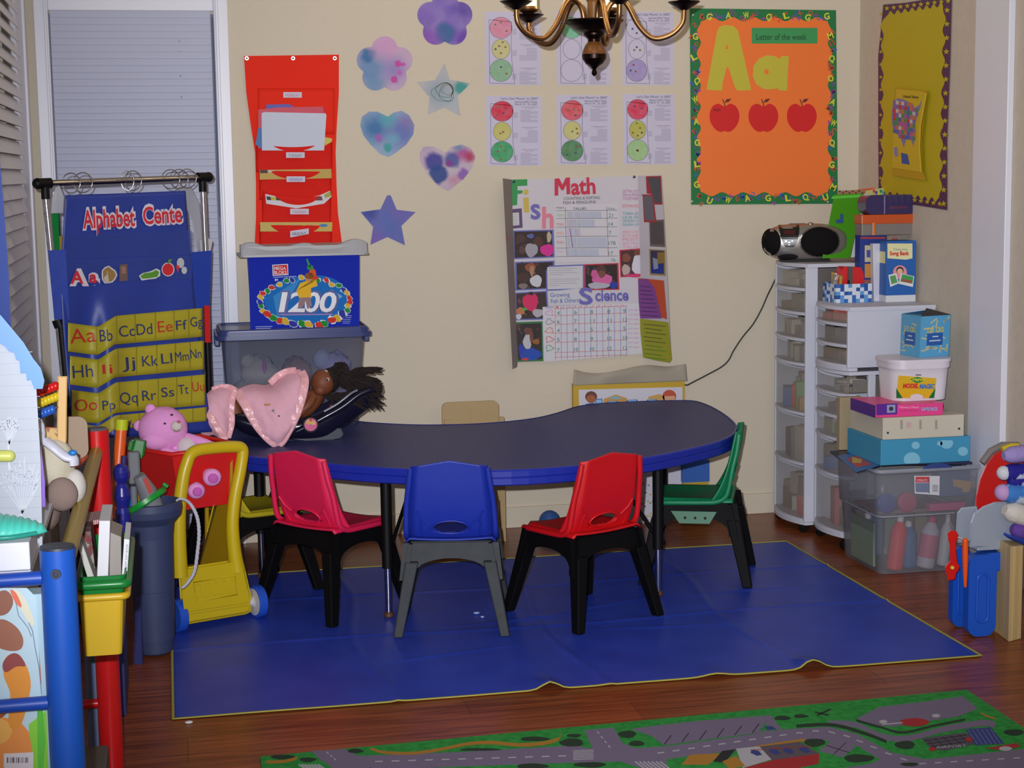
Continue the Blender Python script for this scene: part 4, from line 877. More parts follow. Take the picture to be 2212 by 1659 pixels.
# ================= right corner: drawers and what stands on them =================
whp=C(206,208,222,.45,spec=.3); clr=C(186,180,170,.3,alpha=.26,spec=.3); clr2=C(150,145,138,.4,alpha=.5,spec=.2)
def drawers(name,label,x0,y0,y1,top,levels,x1=XR-.012,casters=False,stuffs=None,post=None):
    if y1<y0: y0,y1=y1,y0
    # front faces -x with clear bowed drawers
    t=thing(name,label,'drawer unit',((x0+x1)/2,(y0+y1)/2,0)); zb=levels[-1]
    b=B(); T=.014
    b.box(((x0+x1)/2,y1-T/2+.001,(top+zb)/2),(x1-x0,T,top-zb),whp); (b.box(((x0+x1)/2,y0+T/2,(top+zb)/2),(x1-x0,T,top-zb),whp) if not post else b.box((x0+post[0]+post[1]/2,y0+T/2,(top+zb)/2),(post[1],T,top-zb),whp)); b.box((x1-T/2,(y0+y1)/2,(top+zb)/2),(T,y1-y0-.002,top-zb),whp)
    obj('body',b,t,bev=.003)
    def bow(z0,z1,m,ext=.0,th=.02,d=.035):
        n=12; o=[]
        for i in range(n+1): u=i/n; o.append((x0+.01-d*math.sin(PI*u)**.8-ext,y0+.0015+(y1-y0-.003)*u))
        o+=[(x0+th+.02,y1-.0015),(x0+th+.02,y0+.0015)]
        return B().prism(o,z0,z1,m)
    if post: obj('side_panel',B().box(((x0+x1)/2+post[0]/2+.01,y0+T,(top+zb)/2),(x1-x0-post[0]-.03,.004,top-zb-.01),C(120,115,112,.4,alpha=.75,spec=.3)),t)
    # cap
    n=14; o=[(x0+.008-.04*math.sin(PI*i/n)**.8,y0-.004+(y1-y0+.008)*i/n) for i in range(n+1)]+[(x1,y1+.004),(x1,y0-.004)]
    obj('top_cap',B().prism(o,top,top+.014,whp),t,bev=.002)
    for k in range(len(levels)-1):
        zt,zb_=levels[k],levels[k+1]
        b=bow(zb_,zb_+.012,whp,.004); obj('shelf_rail',b,t)
        b=B(); n=14; d=.035
        def fr(u,v): return (x0+.01-d*math.sin(PI*min(1,max(0,u)))**.8,y0+.006+(y1-y0-.012)*u,zb_+.013+(zt-zb_-.02)*v)
        b.grid(fr,n,2,clr); b.box(((x0+x1)/2,y0+.02,(zt+zb_)/2),(x1-x0-.06,.003,(zt-zb_)*.6),clr2)
        dr=obj('drawer',b,t,sol=.003,label='clear plastic drawer')
        if stuffs:
            b=B(); r=random.Random(k*7+int(top*100))
            for i in range(stuffs[k][1]*2):
                c=r.choice(stuffs[k][0]); s=(.03+r.random()*.04,.04+r.random()*.06,(zt-zb_)*r.uniform(.25,.7))
                b.box((x0+.03+r.random()*.07,y0+.065+r.random()*(y1-y0-.15),zb_+.014+s[2]/2),s,C(*c,.7),rz=r.uniform(-.5,.5))
            obj('content',b,dr,kind='stuff')
    b=bow(levels[-1]-.012,levels[-1]+.001,whp,.006,d=.04); obj('base',b,t)
    if casters:
        for x,y in ((x0+.01,y0+.03),(x0+.01,y1-.05),(x1-.05,y0+.04),(x1-.05,y1-.04)):
            c=B().lathe([(0,-.011),(.018,-.011),(.02,-.006),(.02,.006),(.018,.011),(0,.011)],(x,y,.02),BLACK,16,(0,1,0)).box((x,y,.036),(.014,.02,.016),BLACK); obj('caster',c,t,label='black caster')
    return t
cl=[(150,145,135),(175,170,160),(130,120,110),(190,185,175),(120,115,125)]; cl2=cl+[(200,60,70),(80,110,170),(200,150,80),(110,170,90),(200,90,110)]
drawers('drawer_tower','tall white plastic drawer tower with seven clear drawers on black casters',2.455,-.085,-.432,1.066,[1.062,.972,.876,.772,.673,.475,.272,.045],post=(0,.05),casters=True,stuffs=[(cl,6),(cl,5),(cl,5),(cl,6),(cl2,7),(cl2,9),(cl2,8)])
b=B().hexa([(2.436,-.30,.60),(2.425,-.35,.60),(2.427,-.35,.60),(2.438,-.30,.60),(2.436,-.30,.66),(2.425,-.35,.66),(2.427,-.35,.66),(2.438,-.30,.66)],C(60,90,140)); 
drawers('drawer_unit','lower white drawer unit with five clear drawers behind the clear tote',2.49,-.442,-.768,.676,[.672,.592,.505,.418,.275,.06],post=(.085,.03),stuffs=[(cl,5),(cl+[(190,120,90)],6),([(120,160,90),(150,170,110)]+cl,6),(cl2,7),([(90,80,85),(60,55,60),(190,90,110)],5)],casters=True)
drawers('drawer_cabinet','white plastic three drawer unit with plain side, upper one of the stack',2.49,-.442,-.768,.92,[.918,.86,.78,.704],stuffs=[([(190,90,80),(120,110,110),(170,150,110)],6),([(90,85,90),(80,75,110)],5),([(140,110,70),(100,80,60)],4)])
# stereo
t=thing('stereo','silver and black portable stereo with oval speakers on the tall drawers','radio',(2.5,-.26,1.08))
sil=C(165,160,155,.25,.7); BZ=1.0815
Rz=Matrix.Rotation(D_(-14),3,'Z'); c0=Vector((2.515,-.262,BZ))
def bb(x,y,z): return c0+Rz@Vector((x,y,z))
b=B()
def body(u,v):
    a=2*PI*u; e=(v-.5)*2; k=(1-abs(e)**3.2)**.5 if abs(e)<1 else 0
    x=e*.175; return bb(x,.062*k*math.copysign(abs(math.sin(a))**.7,math.sin(a)),.078+.074*k*math.copysign(abs(math.cos(a))**.8,math.cos(a)))
b.grid(body,36,28,sil); obj('housing',b,t)
def bbq(x,z,lf=.0):   # point on the front of the housing
    e=max(-.995,min(.995,x/.175)); k=(1-abs(e)**3.2)**.5; s=max(-1,min(1,(z-.078)/(.074*k+1e-6)))
    q=abs(s)**(1/.8); si=math.sqrt(max(0,1-q*q))**.7
    return bb(x,-.062*k*si-lf,z)
def disc(b,x,z,rx,rz_,m,lf,n=26):
    for k in range(4):
        for i in range(n):
            a0,a1=2*PI*i/n,2*PI*(i+1)/n; r0,r1=k/4,(k+1)/4
            b.add([bbq(x+rx*r*math.cos(a),z+rz_*r*math.sin(a),lf) for r,a in ((r0,a0),(r1,a0),(r1,a1),(r0,a1))],[(0,1,2,3)],m,True)
b=B(); disc(b,.052,.08,.083,.064,C(150,148,150,.2,.9),.002); disc(b,.052,.08,.077,.059,C(10,8,10,.8,spec=.2),.0045); obj('speaker',b,t)
b=B(); disc(b,-.138,.08,.036,.054,C(10,8,10,.8,spec=.2),.003); obj('speaker',b,t)
b=B()
for i in range(12):
    z=.148-i*.0080; w_=.040*(1-(i/12)**2)**.5
    if i<11: b.add([bbq(-.068-w_,z,.004),bbq(-.068+w_,z,.004),bbq(-.068+.040*(1-((i+1)/12)**2)**.5,z-.0080,.004),bbq(-.068-.040*(1-((i+1)/12)**2)**.5,z-.0080,.004)],[(0,1,2,3)],C(16,14,16,.2))
for x,z in ((-.083,.085),(-.07,.08),(-.058,.085),(-.07,.070)): disc(b,x,z,.004,.003,C(190,190,195,.2,.8),.006,8)
b.add([bbq(-.093,.128,.005),bbq(-.045,.128,.005),bbq(-.047,.11,.005),bbq(-.09,.11,.005)],[(0,1,2,3)],C(70,20,25,.2)); obj('control_panel',b,t)
b=B(); disc(b,-.072,.02,.04,.013,C(12,10,12,.7),.003); obj('bass_port',b,t)
b=B(); b.ell(bb(.02,-.02,.15),(.014,.012,.008),C(200,200,205,.1,1),12).box(bb(-.03,0,.149),(.06,.03,.008),C(60,58,60,.3),rz=D_(-14)); obj('knob',b,t)
obj('foot',B().box(bb(0,0,.004),(.2,.07,.008),BLACK,rz=D_(-14)),t)
# books and cases on the tall tower
gp=yplane(-.40)
def leaning(pts,Y0,Y1,th,m,ms,name,label,cat,extra=None,group=None):
    # slab whose foot is at Y0 and top at Y1
    q=pl3(P(*pts[0],Y0),P(*pts[1],Y0),P(*pts[2],Y1)); b=B().slab(q,pts,th,m,ms)
    if extra: extra(b,q,th)
    return obj(name,b,label=label,cat=cat,group=group)
def gx(b,q,th):
    b.pp(q,circ(1812,478,7,5,8),C(40,80,140),th+.0006); b.pp(q,[(1815,462),(1822,462),(1822,482),(1815,482)],C(40,80,140),th+.0008)
    b.pp(q,[(1797,424),(1860,420),(1858,426),(1796,430)],C(90,200,60),th+.0006)
leaning([(1776,558),(1836,558),(1866,418),(1802,420)],-.325,-.28,.010,C(70,150,18,.35),C(215,220,215,.6),'book','bright green tilted book standing right of the stereo','book',gx)
leaning([(1838,556),(1846,556),(1874,418),(1867,419)],-.33,-.285,.10,C(205,208,220,.5),C(205,208,220,.5),'book','white edged book standing just behind the bright green book','book')
leaning([(1826,555),(1848,555),(1872,410),(1810,412)],-.26,-.2,.012,C(160,120,90,.6),C(190,180,170,.6),'book','brown patterned book showing above the green book top','book',lambda b,q,th:[b.pp(q,circ(1814+i*7,413+ (i%2)*4,2.5,2,6),C(90,50,50),th+.0005) for i in range(8)])
leaning([(1846,560),(1868,560),(1900,404),(1842,411)],-.2,-.15,.008,C(225,80,45,.5),C(225,80,45,.5),'folder','orange folder leaning behind the books on drawer tower','folder')
leaning([(1860,560),(1880,560),(1912,405),(1870,412)],-.30,-.26,.006,C(190,190,120,.5),C(210,210,210,.5),'book','multicoloured activity book beside the orange folder','book',lambda b,q,th:[b.pp(q,circ(1888+i*5,413+(i%3)*3,3,4,7),C(*c),th+.0006) for i,c in enumerate(((200,60,60),(60,80,180),(220,200,60),(40,140,90),(60,170,170)))])
leaning([(1848,540),(1858,540),(1866,470),(1856,470)],-.345,-.33,.006,C(200,60,110,.5),C(200,60,110,.5),'pamphlet','thin pink pamphlet standing by the white edged book','book')
# upper cabinet top z=.934
Z1=.9345
def upright(name,label,cat,x0,x1,y0,y1,z0,z1,m,ms=None,group=None,bev=.002): 
    return obj(name,B().box(((x0+x1)/2,(y0+y1)/2,(z0+z1)/2),(x1-x0,abs(y1-y0),z1-z0),m),label=label,cat=cat,group=group,bev=bev)
# pencil basket with woven blue and white pattern
t=thing('woven_basket','blue and white woven paper basket on the upper drawer unit','basket',(2.49,-.7,Z1))
q0,q1=P(1755,645,-.66).x,P(1880,650,-.74).x
bx0,bx1,by0,by1,bz0,bz1=2.528,2.675,-.56,-.43,Z1,Z1+.072
b=B()
cols=[C(45,105,185,.5),C(215,222,235,.5),C(90,155,215,.5),C(28,80,165,.5)]
def wall2(a,c,n,rows):
    for i in range(n):
        for j in range(rows):
            m=cols[(i*2+j*3+(i*j)%3)%4] if (i+j)%3 else cols[1]
            p0=Vector(a)+(Vector(c)-Vector(a))*(i/n); p1=Vector(a)+(Vector(c)-Vector(a))*((i+1)/n); z0=bz0+(bz1-bz0)*j/rows; z1=bz0+(bz1-bz0)*(j+1)/rows
            b.add([(p0.x,p0.y,z0),(p1.x,p1.y,z0),(p1.x,p1.y,z1),(p0.x,p0.y,z1)],[(0,1,2,3)],m)
wall2((bx0,by0),(bx1,by0),9,5); wall2((bx0,by1),(bx0,by0),7,5); wall2((bx1,by0),(bx1,by1),7,5); wall2((bx1,by1),(bx0,by1),9,5)
b.box(((bx0+bx1)/2,(by0+by1)/2,bz0+.002),(bx1-bx0,by0-by1,.003),cols[0]); obj('basket_body',b,t,sol=.003)
t=thing('hole_punch','red hole punch with grey hinge standing in the woven basket','hole punch',(2.6,-.5,Z1+.005))
rp2=C(215,35,40,.35)
b=B().at((2.605,-.495,Z1+.005)).prism([(-.056,0),(.056,0),(.053,.10),(.040,.128),(-.030,.132),(-.046,.105)],-.028,.028,rp2,ax='y'); obj('casing',b,t,bev=.006)
b=B().at((2.598,-.527,Z1+.005)).box((0,0,.066),(.017,.012,.132),C(85,80,80,.4)).ell((-.008,-.006,.07),(.005,.004,.012),BLACK,10); obj('hinge',b,t)
b=B(); r=random.Random(1)
for i in range(7): b.tube([(2.54+r.random()*.02,-.545+r.random()*.1,Z1+.012),(2.545+r.random()*.03,-.545+r.random()*.1,Z1+.085+r.random()*.03)],.007,C(*r.choice([(180,150,50),(140,130,130),(110,100,90),(200,190,180)])),8)
obj('marker_bundle',b,label='dull yellow and grey markers standing in the woven basket',cat='supplies')
# magazine holder, blue box, song cards box
def face(b,x0,x1,y,z0,z1,m): b.add([(x0,y,z0),(x1,y,z0),(x1,y,z1),(x0,y,z1)],[(0,1,2,3)],m)
gY=-.50; g0_,g1_=P(1857,580,gY).x,P(1914,580,gY).x
b=B().box(((g0_+g1_)/2,gY+.024,Z1+.128),(g1_-g0_,.047,.255),C(36,56,140,.5)); q=yplane(gY)
b.pp(q,[(1868,530),(1896,530),(1896,565),(1868,566)],C(200,190,150),.0006); b.pp(q,[(1872,540),(1880,540),(1880,556),(1872,556)],C(70,80,160),.001); b.pp(q,[(1868,570),(1890,570),(1890,600),(1868,600)],C(200,140,60),.0006); b.pp(q,[(1866,605),(1890,603),(1890,640),(1868,640)],C(150,90,80),.0006)
b.pp(q,[(1859,512),(1912,512),(1912,516),(1859,516)],C(190,60,60),.0006)
obj('game_box',b,label='dark blue game box with small pictures behind the white holder',cat='box')
a,c,d_,e=P(1888,651,-.535),P(1901,651,-.535),P(1903,526,-.535),P(1886,526,-.535)
b=B().hexa([a,c,c+Vector((0,.03,0)),a+Vector((0,.03,0)),e,d_,d_+Vector((0,.03,0)),e+Vector((0,.03,0))],C(212,212,226,.4)); obj('magazine_holder',b,label='narrow white upright holder left of the song card box',cat='magazine holder',bev=.002)
sy=-.60; sx0,sx1=P(1914,650,sy).x,P(1977,650,sy).x
b=B().box(((sx0+sx1)/2,sy+.05,Z1+.118),(sx1-sx0,.1,.236),C(35,98,180,.45)).box(((sx0+sx1)/2,sy+.05,Z1+.013),(sx1-sx0+.002,.102,.026),C(215,218,225,.5))
q=yplane(sy-.001)
SX=sx0; SW=sx1-sx0; scx=lambda z:0
b.pp(q,[(1917,526),(1971,526),(1971,558),(1957,561),(1917,558)],C(232,228,175,.5),.0006)
b.text(q,'Classroom',1930,541,5,C(110,100,150),30,.0012); b.text(q,'Song Bank',1922,551,8,C(210,45,45),42,.0012,bold=.04)
b.text(q,'Lakeshore',1925,517,4,C(190,40,60),13,.0012,bold=.03)
b.pp(q,circ(1944,588,15,15),C(235,150,165),.0008); b.pp(q,circ(1944,584,8,8),C(60,45,50),.001); b.pp(q,circ(1944,586,6,6),C(230,190,150),.0012)
b.pp(q,[(1919,594),(1936,590),(1942,612),(1923,620)],C(225,228,230),.0014); b.pp(q,[(1922,597),(1934,594),(1939,610),(1926,614)],C(90,160,90),.0018)
b.pp(q,[(1946,590),(1975,597),(1972,620),(1941,613)],C(225,228,230),.002); b.pp(q,[(1949,592),(1973,598),(1971,613),(1945,608)],C(70,160,90),.0024); b.pp(q,[(1947,602),(1970,606),(1969,612),(1946,607)],C(160,90,60),.0027)
b.add([(sx0-.0008,sy+.01,Z1+.15),(sx0-.0008,sy+.095,Z1+.15),(sx0-.0008,sy+.095,Z1+.195),(sx0-.0008,sy+.01,Z1+.195)],[(3,2,1,0)],C(232,228,175,.5))
obj('song_card_box',b,label='blue and cream Song Bank card box at right end of shelf',cat='box',bev=.0008)
z2=Z1+.2565
c0_,c1_=P(1862,490,-.53).x,P(1974,490,-.53).x; cm=(c0_+c1_)/2; cw=c1_-c0_
b=B().box((cm,-.495,z2+.04),(cw,.07,.08),C(150,140,135,.3,alpha=.7)); b.box((cm,-.495,z2+.062),(cw+.004,.074,.036),C(200,85,35,.3)).box((cm-.06,-.534,z2+.025),(.012,.004,.05),C(215,110,40,.3)); obj('pencil_case',b,label='clear zip case with orange top, under the purple case',cat='pencil case',bev=.01)
c0_,c1_=P(1870,450,-.53).x,P(1982,450,-.53).x; cm=(c0_+c1_)/2; cw=c1_-c0_; z3=z2+.081
b=B(); b.prism([(v[0],v[1]) for v in rrect(-cw/2,0,cw/2,.075,.026,6)],-.04,.04,C(48,38,90,.12,coat=.5),ax='y'); b.v=[Vector(v)+Vector((cm,-.49,z3)) for v in b.v]
b.box((cm-.03,-.5315,z3+.037),(.003,.002,.07),C(150,120,170,.2)).box((cm+.03,-.5315,z3+.026),(.07,.002,.012),C(90,45,80,.3))
obj('pencil_case',b,label='shiny dark purple rounded case on top of the pile',cat='pencil case')
# ---- clear tote
tt=thing('storage_tote','large clear plastic tote with art supplies inside on the floor','storage tote',(2.64,-.97,0))
TM=C(170,172,182,.3,alpha=.27,spec=.3); TM2=C(178,182,194,.3,alpha=.55)
def ring(x0,y0,x1,y1,r=.03): return rrect(x0,y0,x1,y1,r,4)
lo=ring(2.465,-1.145,2.80,-.80); 
b=B(); hi=ring(2.435,-1.175,2.835,-.788); N=len(lo)
zz0,zz1,zm=.002,.381,.215
mid=ring(2.452,-1.158,2.815,-.793); mid2=ring(2.443,-1.167,2.825,-.79)
L5=[(lo,zz0),(mid,zm),(mid2,zm+.004),(hi,zz1)]
vs=[(x,y,z) for p_,z in L5 for x,y in p_]
b.add(vs,[(k*N+i,k*N+(i+1)%N,(k+1)*N+(i+1)%N,(k+1)*N+i) for k in range(3) for i in range(N)],TM,True); b.add([(x,y,zz0) for x,y in lo],[tuple(range(N-1,-1,-1))],TM)
obj('tub_body',b,tt,sol=.003)
b=B(); b.tube([(x,y,zz1) for x,y in ring(2.431,-1.179,2.839,-.784)],.008,TM2,8,closed=True); b.tube([(x,y,zm) for x,y in ring(2.447,-1.163,2.821,-.79)],.0035,TM2,6,closed=True)
o=[(-.06,0),(-.05,.012),(-.02,.022),(.02,.022),(.05,.012),(.06,0)]
b.v=b.v; b.at((2.66,-1.181,zz1)).prism(o,-.004,.004,C(60,80,150,.3,alpha=.8),ax='y'); b.M=Matrix()
obj('rim',b,tt)
q=yplane(-1.18); b=B().slab(q,[(1975,1028),(2030,1028),(2029,1070),(1976,1066)],.001,C(215,215,222,.5))
b.pp(q,[(1978,1030),(2006,1030),(2006,1042),(1977,1042)],C(205,60,70,.5),.0016); b.text(q,'STERILITE',1980,1040,5,C(225,215,225),23,.0022); b.pp(q,[(1977,1043),(2006,1043),(2006,1064),(1978,1063)],C(120,130,160,.5),.0016); b.line(q,[(2007,1030),(2007,1066)],1.5,C(50,50,100),.0018)
for i in range(6): b.line(q,[(2014,1048+i*2.6),(2026,1048.5+i*2.6)],1,C(90,90,100),.0016)
obj('label_sticker',b,tt,label='red white and blue price label')
def inside(name,label,cat,b,**k): return obj(name,b,label=label,cat=cat,**k)
def bottle(x,y,c,h,r_,label,z=.008,cap=(225,225,230),lean=0,lb=None):
    b=B().at((x,y,z),ry=lean); b.lathe([(r_*.9,0),(r_,.006),(r_,h*.72),(r_*.5,h*.86),(r_*.4,h*.88)],(0,0,0),C(*c,.4),18); b.lathe([(r_*.42,h*.87),(r_*.42,h*.97),(r_*.2,h)],(0,0,0),C(*cap,.4),12)
    if lb: b.lathe([(r_*1.02,h*.2),(r_*1.02,h*.65)],(0,0,0),C(*lb,.5),18)
    return inside('bottle',label,'bottle',b)
bottle(2.535,-1.105,(240,60,50),.20,.03,'orange red paint bottle inside the clear tote',lean=.12)
bottle(2.655,-1.105,(205,200,215),.19,.033,'white glue bottle with pink end inside the clear tote',lean=.15,cap=(215,60,110),lb=(215,110,140))
bottle(2.60,-1.08,(70,120,175),.17,.03,'pale blue bottle between the red and white bottles in tote')
bottle(2.73,-1.09,(215,215,225),.18,.022,'slim white bottle at right inside the clear tote',lean=.12)
bottle(2.77,-1.05,(205,208,222),.18,.022,'slim white bottle nearest the right side of the tote')
bottle(2.50,-.95,(120,150,150),.18,.03,'grey green bottle deep in the left of clear tote')
b=B().box((2.64,-.95,.208),(.30,.22,.012),C(150,120,110,.6)); inside('tray','brown tray across the middle inside the clear tote','tray',b)
b=B().box((2.72,-1.13,.235),(.14,.03,.026),C(215,90,140,.5)); inside('crayon_box','pink box lying in upper part of the clear tote','box',b)
for x,c,l in ((2.495,(35,60,150),'blue round lid in the upper part of clear tote'),(2.575,(190,60,90),'dark pink round lid in upper part of clear tote')):
    b=B().lathe([(0,-.02),(.034,-.02),(.036,-.016),(.036,0),(.03,.004),(0,.004)],(x,-1.125,.255),C(*c,.4),22,(0,-1,.1)); inside('jar_lid',l,'lid',b)
b=B().box((2.765,-1.07,.315),(.12,.08,.10),C(95,110,150,.5)); q2=yplane(-1.111); b.pp(q2,[(2058,1035),(2098,1040),(2095,1062),(2080,1064),(2078,1055),(2060,1050)],C(205,160,90,.6),.0006); inside('card_box','blue grey box with tan pattern at upper right in tote','box',b,bev=.003)
r=random.Random(8)
for i in range(5):
    x=2.50+i*.06; c=r.choice([(110,130,110),(120,110,100),(150,160,170),(90,110,140),(150,140,110)])
    b=B().box((x,-.87,.1),(.045,.06,.18),C(*c,.6),rz=r.uniform(-.2,.2)); inside('craft_pack',['grey green','brown','pale grey','slate blue','tan'][i]+' craft pack standing at back of the clear tote','supplies',b,bev=.003)
b=B().box((2.46,-1.0,.1),(.01,.2,.16),C(120,135,120,.5)); inside('sheet_pack','greenish sheets standing along left wall inside tote','paper',b)
# tray board lying over the tote
b=B(); zc=.3905; b.hexa([(2.375,-1.06,zc),(2.80,-1.17,zc),(2.85,-.80,zc),(2.41,-.80,zc),(2.375,-1.06,zc+.008),(2.80,-1.17,zc+.008),(2.85,-.80,zc+.008),(2.41,-.80,zc+.008)],C(38,38,72,.35))
q=Pl((0,0,zc+.008),(0,0,1)); b.pp(q,[(1808,985),(1852,976),(1900,1006),(1850,1020)],C(70,120,190,.4),.0006); b.pp(q,[(1828,990),(1850,984),(1885,1003),(1850,1010)],C(200,80,70,.4),.001); b.pp(q,[(1840,987),(1862,992),(1860,1000),(1842,1000)],C(225,190,70,.4),.0013)
obj('game_board',b,label='dark blue board with cartoon print lying on the clear tote',cat='board game')
z=zc+.0085
def pbox(name,label,cat,pxl,pxr,Yf,depth,z0,z1,m,ms=None,extra=None,bev=.002,rz=0):
    a=P(pxl,950,Yf).x; c=P(pxr,950,Yf).x
    b=B().box(((a+c)/2,Yf+depth/2,(z0+z1)/2),(c-a,depth,z1-z0),m,rz=rz)
    if extra: extra(b,yplane(Yf-.0005))
    return obj(name,b,label=label,cat=cat,bev=bev)
def dots(b,q):
    for x,y,r_ in ((1978,962,9),(2045,957,14),(2080,975,11),(1970,993,18),(2030,958,6)):
        pts=[(max(1906,min(2094,u)),max(951,min(1001,v))) for u,v in circ(x,y,r_,r_*.9,16)]; b.pp(q,pts,C(130,195,220,.6),.0008)
pbox('gift_box','light blue box with pale dots lying on the tote lid','box',1903,2096,-1.15,.30,z,z+.092,C(62,150,190,.55),extra=dots)
z+=.0925
def bn(b,q):
    for x in (1945,1986,2020): b.pp(q,[(x,907),(x+5,907),(x+5,927),(x,927)],C(165,155,150),.0008)
    b.pp(q,[(1958,912),(1968,912),(1968,924),(1958,924)],C(205,170,170),.0008)
    for x,y in ((1918,935),(2072,926)): b.pp(q,circ(x,y,2.5,2.5,8),C(40,35,35),.0009)
pbox('ring_binder','cream ring binder lying on the light blue dotted box','binder',1907,2082,-1.15,.29,z,z+.079,C(205,198,180,.5),extra=bn)
z+=.0795
def gm(b,q):
    b.pp(q,[(1893,873),(1938,871),(1938,895),(1893,897)],C(95,40,150,.4),.0008); b.pp(q,[(1916,875),(1934,874),(1934,891),(1916,892)],C(150,160,200),.0012); b.pp(q,circ(1925,883,5,5,8),C(60,50,60),.0015)
    xa=P(1891,880,-1.14).x; b.add([(xa-.0006,-1.14,z),(xa-.0006,-.92,z),(xa-.0006,-.92,z+.044),(xa-.0006,-1.14,z+.044)],[(3,2,1,0)],C(85,38,140,.4))
    b.text(q,'Memory Match',1943,882,5,C(245,190,225),42,.0012); b.text(q,'A LEARNING GAME',1945,889,4,C(190,40,130),38,.0012); b.text(q,'GAME PACK',1990,887,7,C(150,180,220),36,.0012,bold=.04)
pbox('game_box','pink and purple game box on the cream binder','game',1891,2036,-1.14,.22,z,z+.044,C(235,70,145,.4),extra=gm)
z+=.0445
# bucket
t=thing('bucket','white plastic tub of Model Magic clay standing on the pink box','tub',(2.66,-.985,z))
wp=C(222,216,226,.35); ccx,ccy=2.652,-.985; rb=.122
def rr2(r): return [(ccx+x,ccy+y) for x,y in rrect(-r*1.08,-r*.92,r*1.08,r*.92,r*.55,7)]
b=B().shell(rr2(.097),z,z+.122,wp,taper=1.08,cx=ccx,cy=ccy); obj('tub_body',b,t)
b=B().prism(rr2(.110),z+.117,z+.139,wp,cx=ccx,cy=ccy,smooth=True).prism(rr2(.114),z+.139,z+.150,wp,cx=ccx,cy=ccy,smooth=True); obj('lid',b,t)
q=pl3((2.5,ccy-.0905,z),(2.8,ccy-.0905,z),(2.6,ccy-.098,z+.13)); b=B()
b.slab(q,[(1941,811),(2023,817),(2018,860),(1936,860)],.001,C(225,180,30,.4))
b.pp(q,[(1936,838),(1950,860),(1936,860)],C(20,110,50,.4),.0016); b.pp(q,[(2021,838),(2018,860),(2006,860)],C(20,110,50,.4),.0016)
b.pp(q,[(1962,820),(1982,814),(2002,820),(1982,828)],C(40,140,60,.4),.0016); b.text(q,'Crayola',1964,822,6,C(240,210,60),36,.0022,bold=.03)
b.text(q,'MODEL',1950,838,9,C(210,50,45),34,.0022,bold=.06,skew=.15); b.text(q,'MAGIC',1986,839,9,C(60,120,190),32,.0022,bold=.06,skew=.15)
b.pp(q,circ(1980,857,14,6,12),C(220,215,222),.0018); b.line(q,[(1978,810),(1990,810)],2,C(60,60,60),.0016)
obj('tub_label',b,t,label='yellow and green maker label')
z+=.1505
# sticks box, turned so that two sides show
t=thing('craft_stick_box','light blue box printed with tan sticks on top of white tub','box',(2.73,-.98,z))
Q=[P(1949,768,-.95),P(1985,775,-1.04),P(2045,780,-1.0)]
a=Vector((2.672,-.955)); 
cA=Vector((2.640,-.93,z)); cB=Vector((2.695,-1.045,z)); 
A0=P(1944,762,-.90); B0=P(1986,770,-1.03); C0=P(2050,772,-1.0)
for v in (A0,B0,C0): v.z=z
D0=A0+C0-B0; hgt=.15
lb=C(88,165,210,.45); b=B().hexa([B0,C0,D0,A0]+[v+Vector((.004,0,hgt)) for v in (B0,C0,D0,A0)],lb)
obj('carton',b,t)
for (p0,p1) in ((A0,B0),(B0,C0)):
    q=pl3(p0,p1,p0+Vector((.004,0,hgt))); b=B(); r=random.Random(int(p0.x*1000))
    def uv(u,v): 
        w_=p0+(p1-p0)*u+Vector((.004*v,0,hgt*v)); return w_+q.n*.0006
    for i in range(26):
        u,v=r.random(),r.random(); a_=r.uniform(0,PI); L_=.13; hw=.011
        du,dv=math.cos(a_)*L_,math.sin(a_)*L_*.8*((p1-p0).length/hgt); nu,nv=-math.sin(a_)*hw*2.2,math.cos(a_)*hw*1.6
        pts=[(u-du+nu,v-dv+nv),(u+du+nu,v+dv+nv),(u+du-nu,v+dv-nv),(u-du-nu,v-dv-nv)]
        if all(.02<x_<.98 and .02<y_<.98 for x_,y_ in pts): b.add([uv(*p_) for p_ in pts],[(0,1,2,3)],C(200,195,150,.5))
    def uw(u,v,l=.0012): return p0+(p1-p0)*u+Vector((.004*v,0,hgt*v))+q.n*l
    b.add([uw(.22,.28),uw(.75,.28),uw(.75,.58),uw(.22,.58)],[(0,1,2,3)],C(35,90,170,.45))
    for i,ch in enumerate('STICKS'):
        vs,fs=textmesh(ch,.02); b.add([uw(.20+.10*i+vx*.15,.60+vy*.17,.0018) for vx,vy in vs],fs,C(230,200,60,.45))
    for i,v in enumerate((.48,.38)): b.add([uw(.4-.1*i,v,.0018),uw(.6+.08*i,v,.0018),uw(.6+.08*i,v+.03,.0018),uw(.4-.1*i,v+.03,.0018)],[(0,1,2,3)],C(200,215,230,.45))
    obj('print',b,t)
b=B(); zt=z+hgt+.001
m_=(A0+C0)/2
b.add([B0+Vector((.004,0,hgt+.001)),C0+Vector((.004,0,hgt+.001)),m_+Vector((.01,.01,hgt+.022))],[(0,1,2)],C(40,42,50,.5)); b.add([A0+Vector((.004,0,hgt+.001)),D0+Vector((.004,0,hgt+.001)),m_+Vector((0,0,hgt+.015))],[(0,1,2)],lb); obj('flap',b,t,sol=.001)
# small cardboard box and cables between tub and drawer unit
b=B().box((2.49,-.79,.5),(.09,.03,.2),C(165,148,118,.7)); obj('cardboard_box',b,label='plain cardboard box squeezed between drawer unit and binder stack',cat='box',bev=.002)
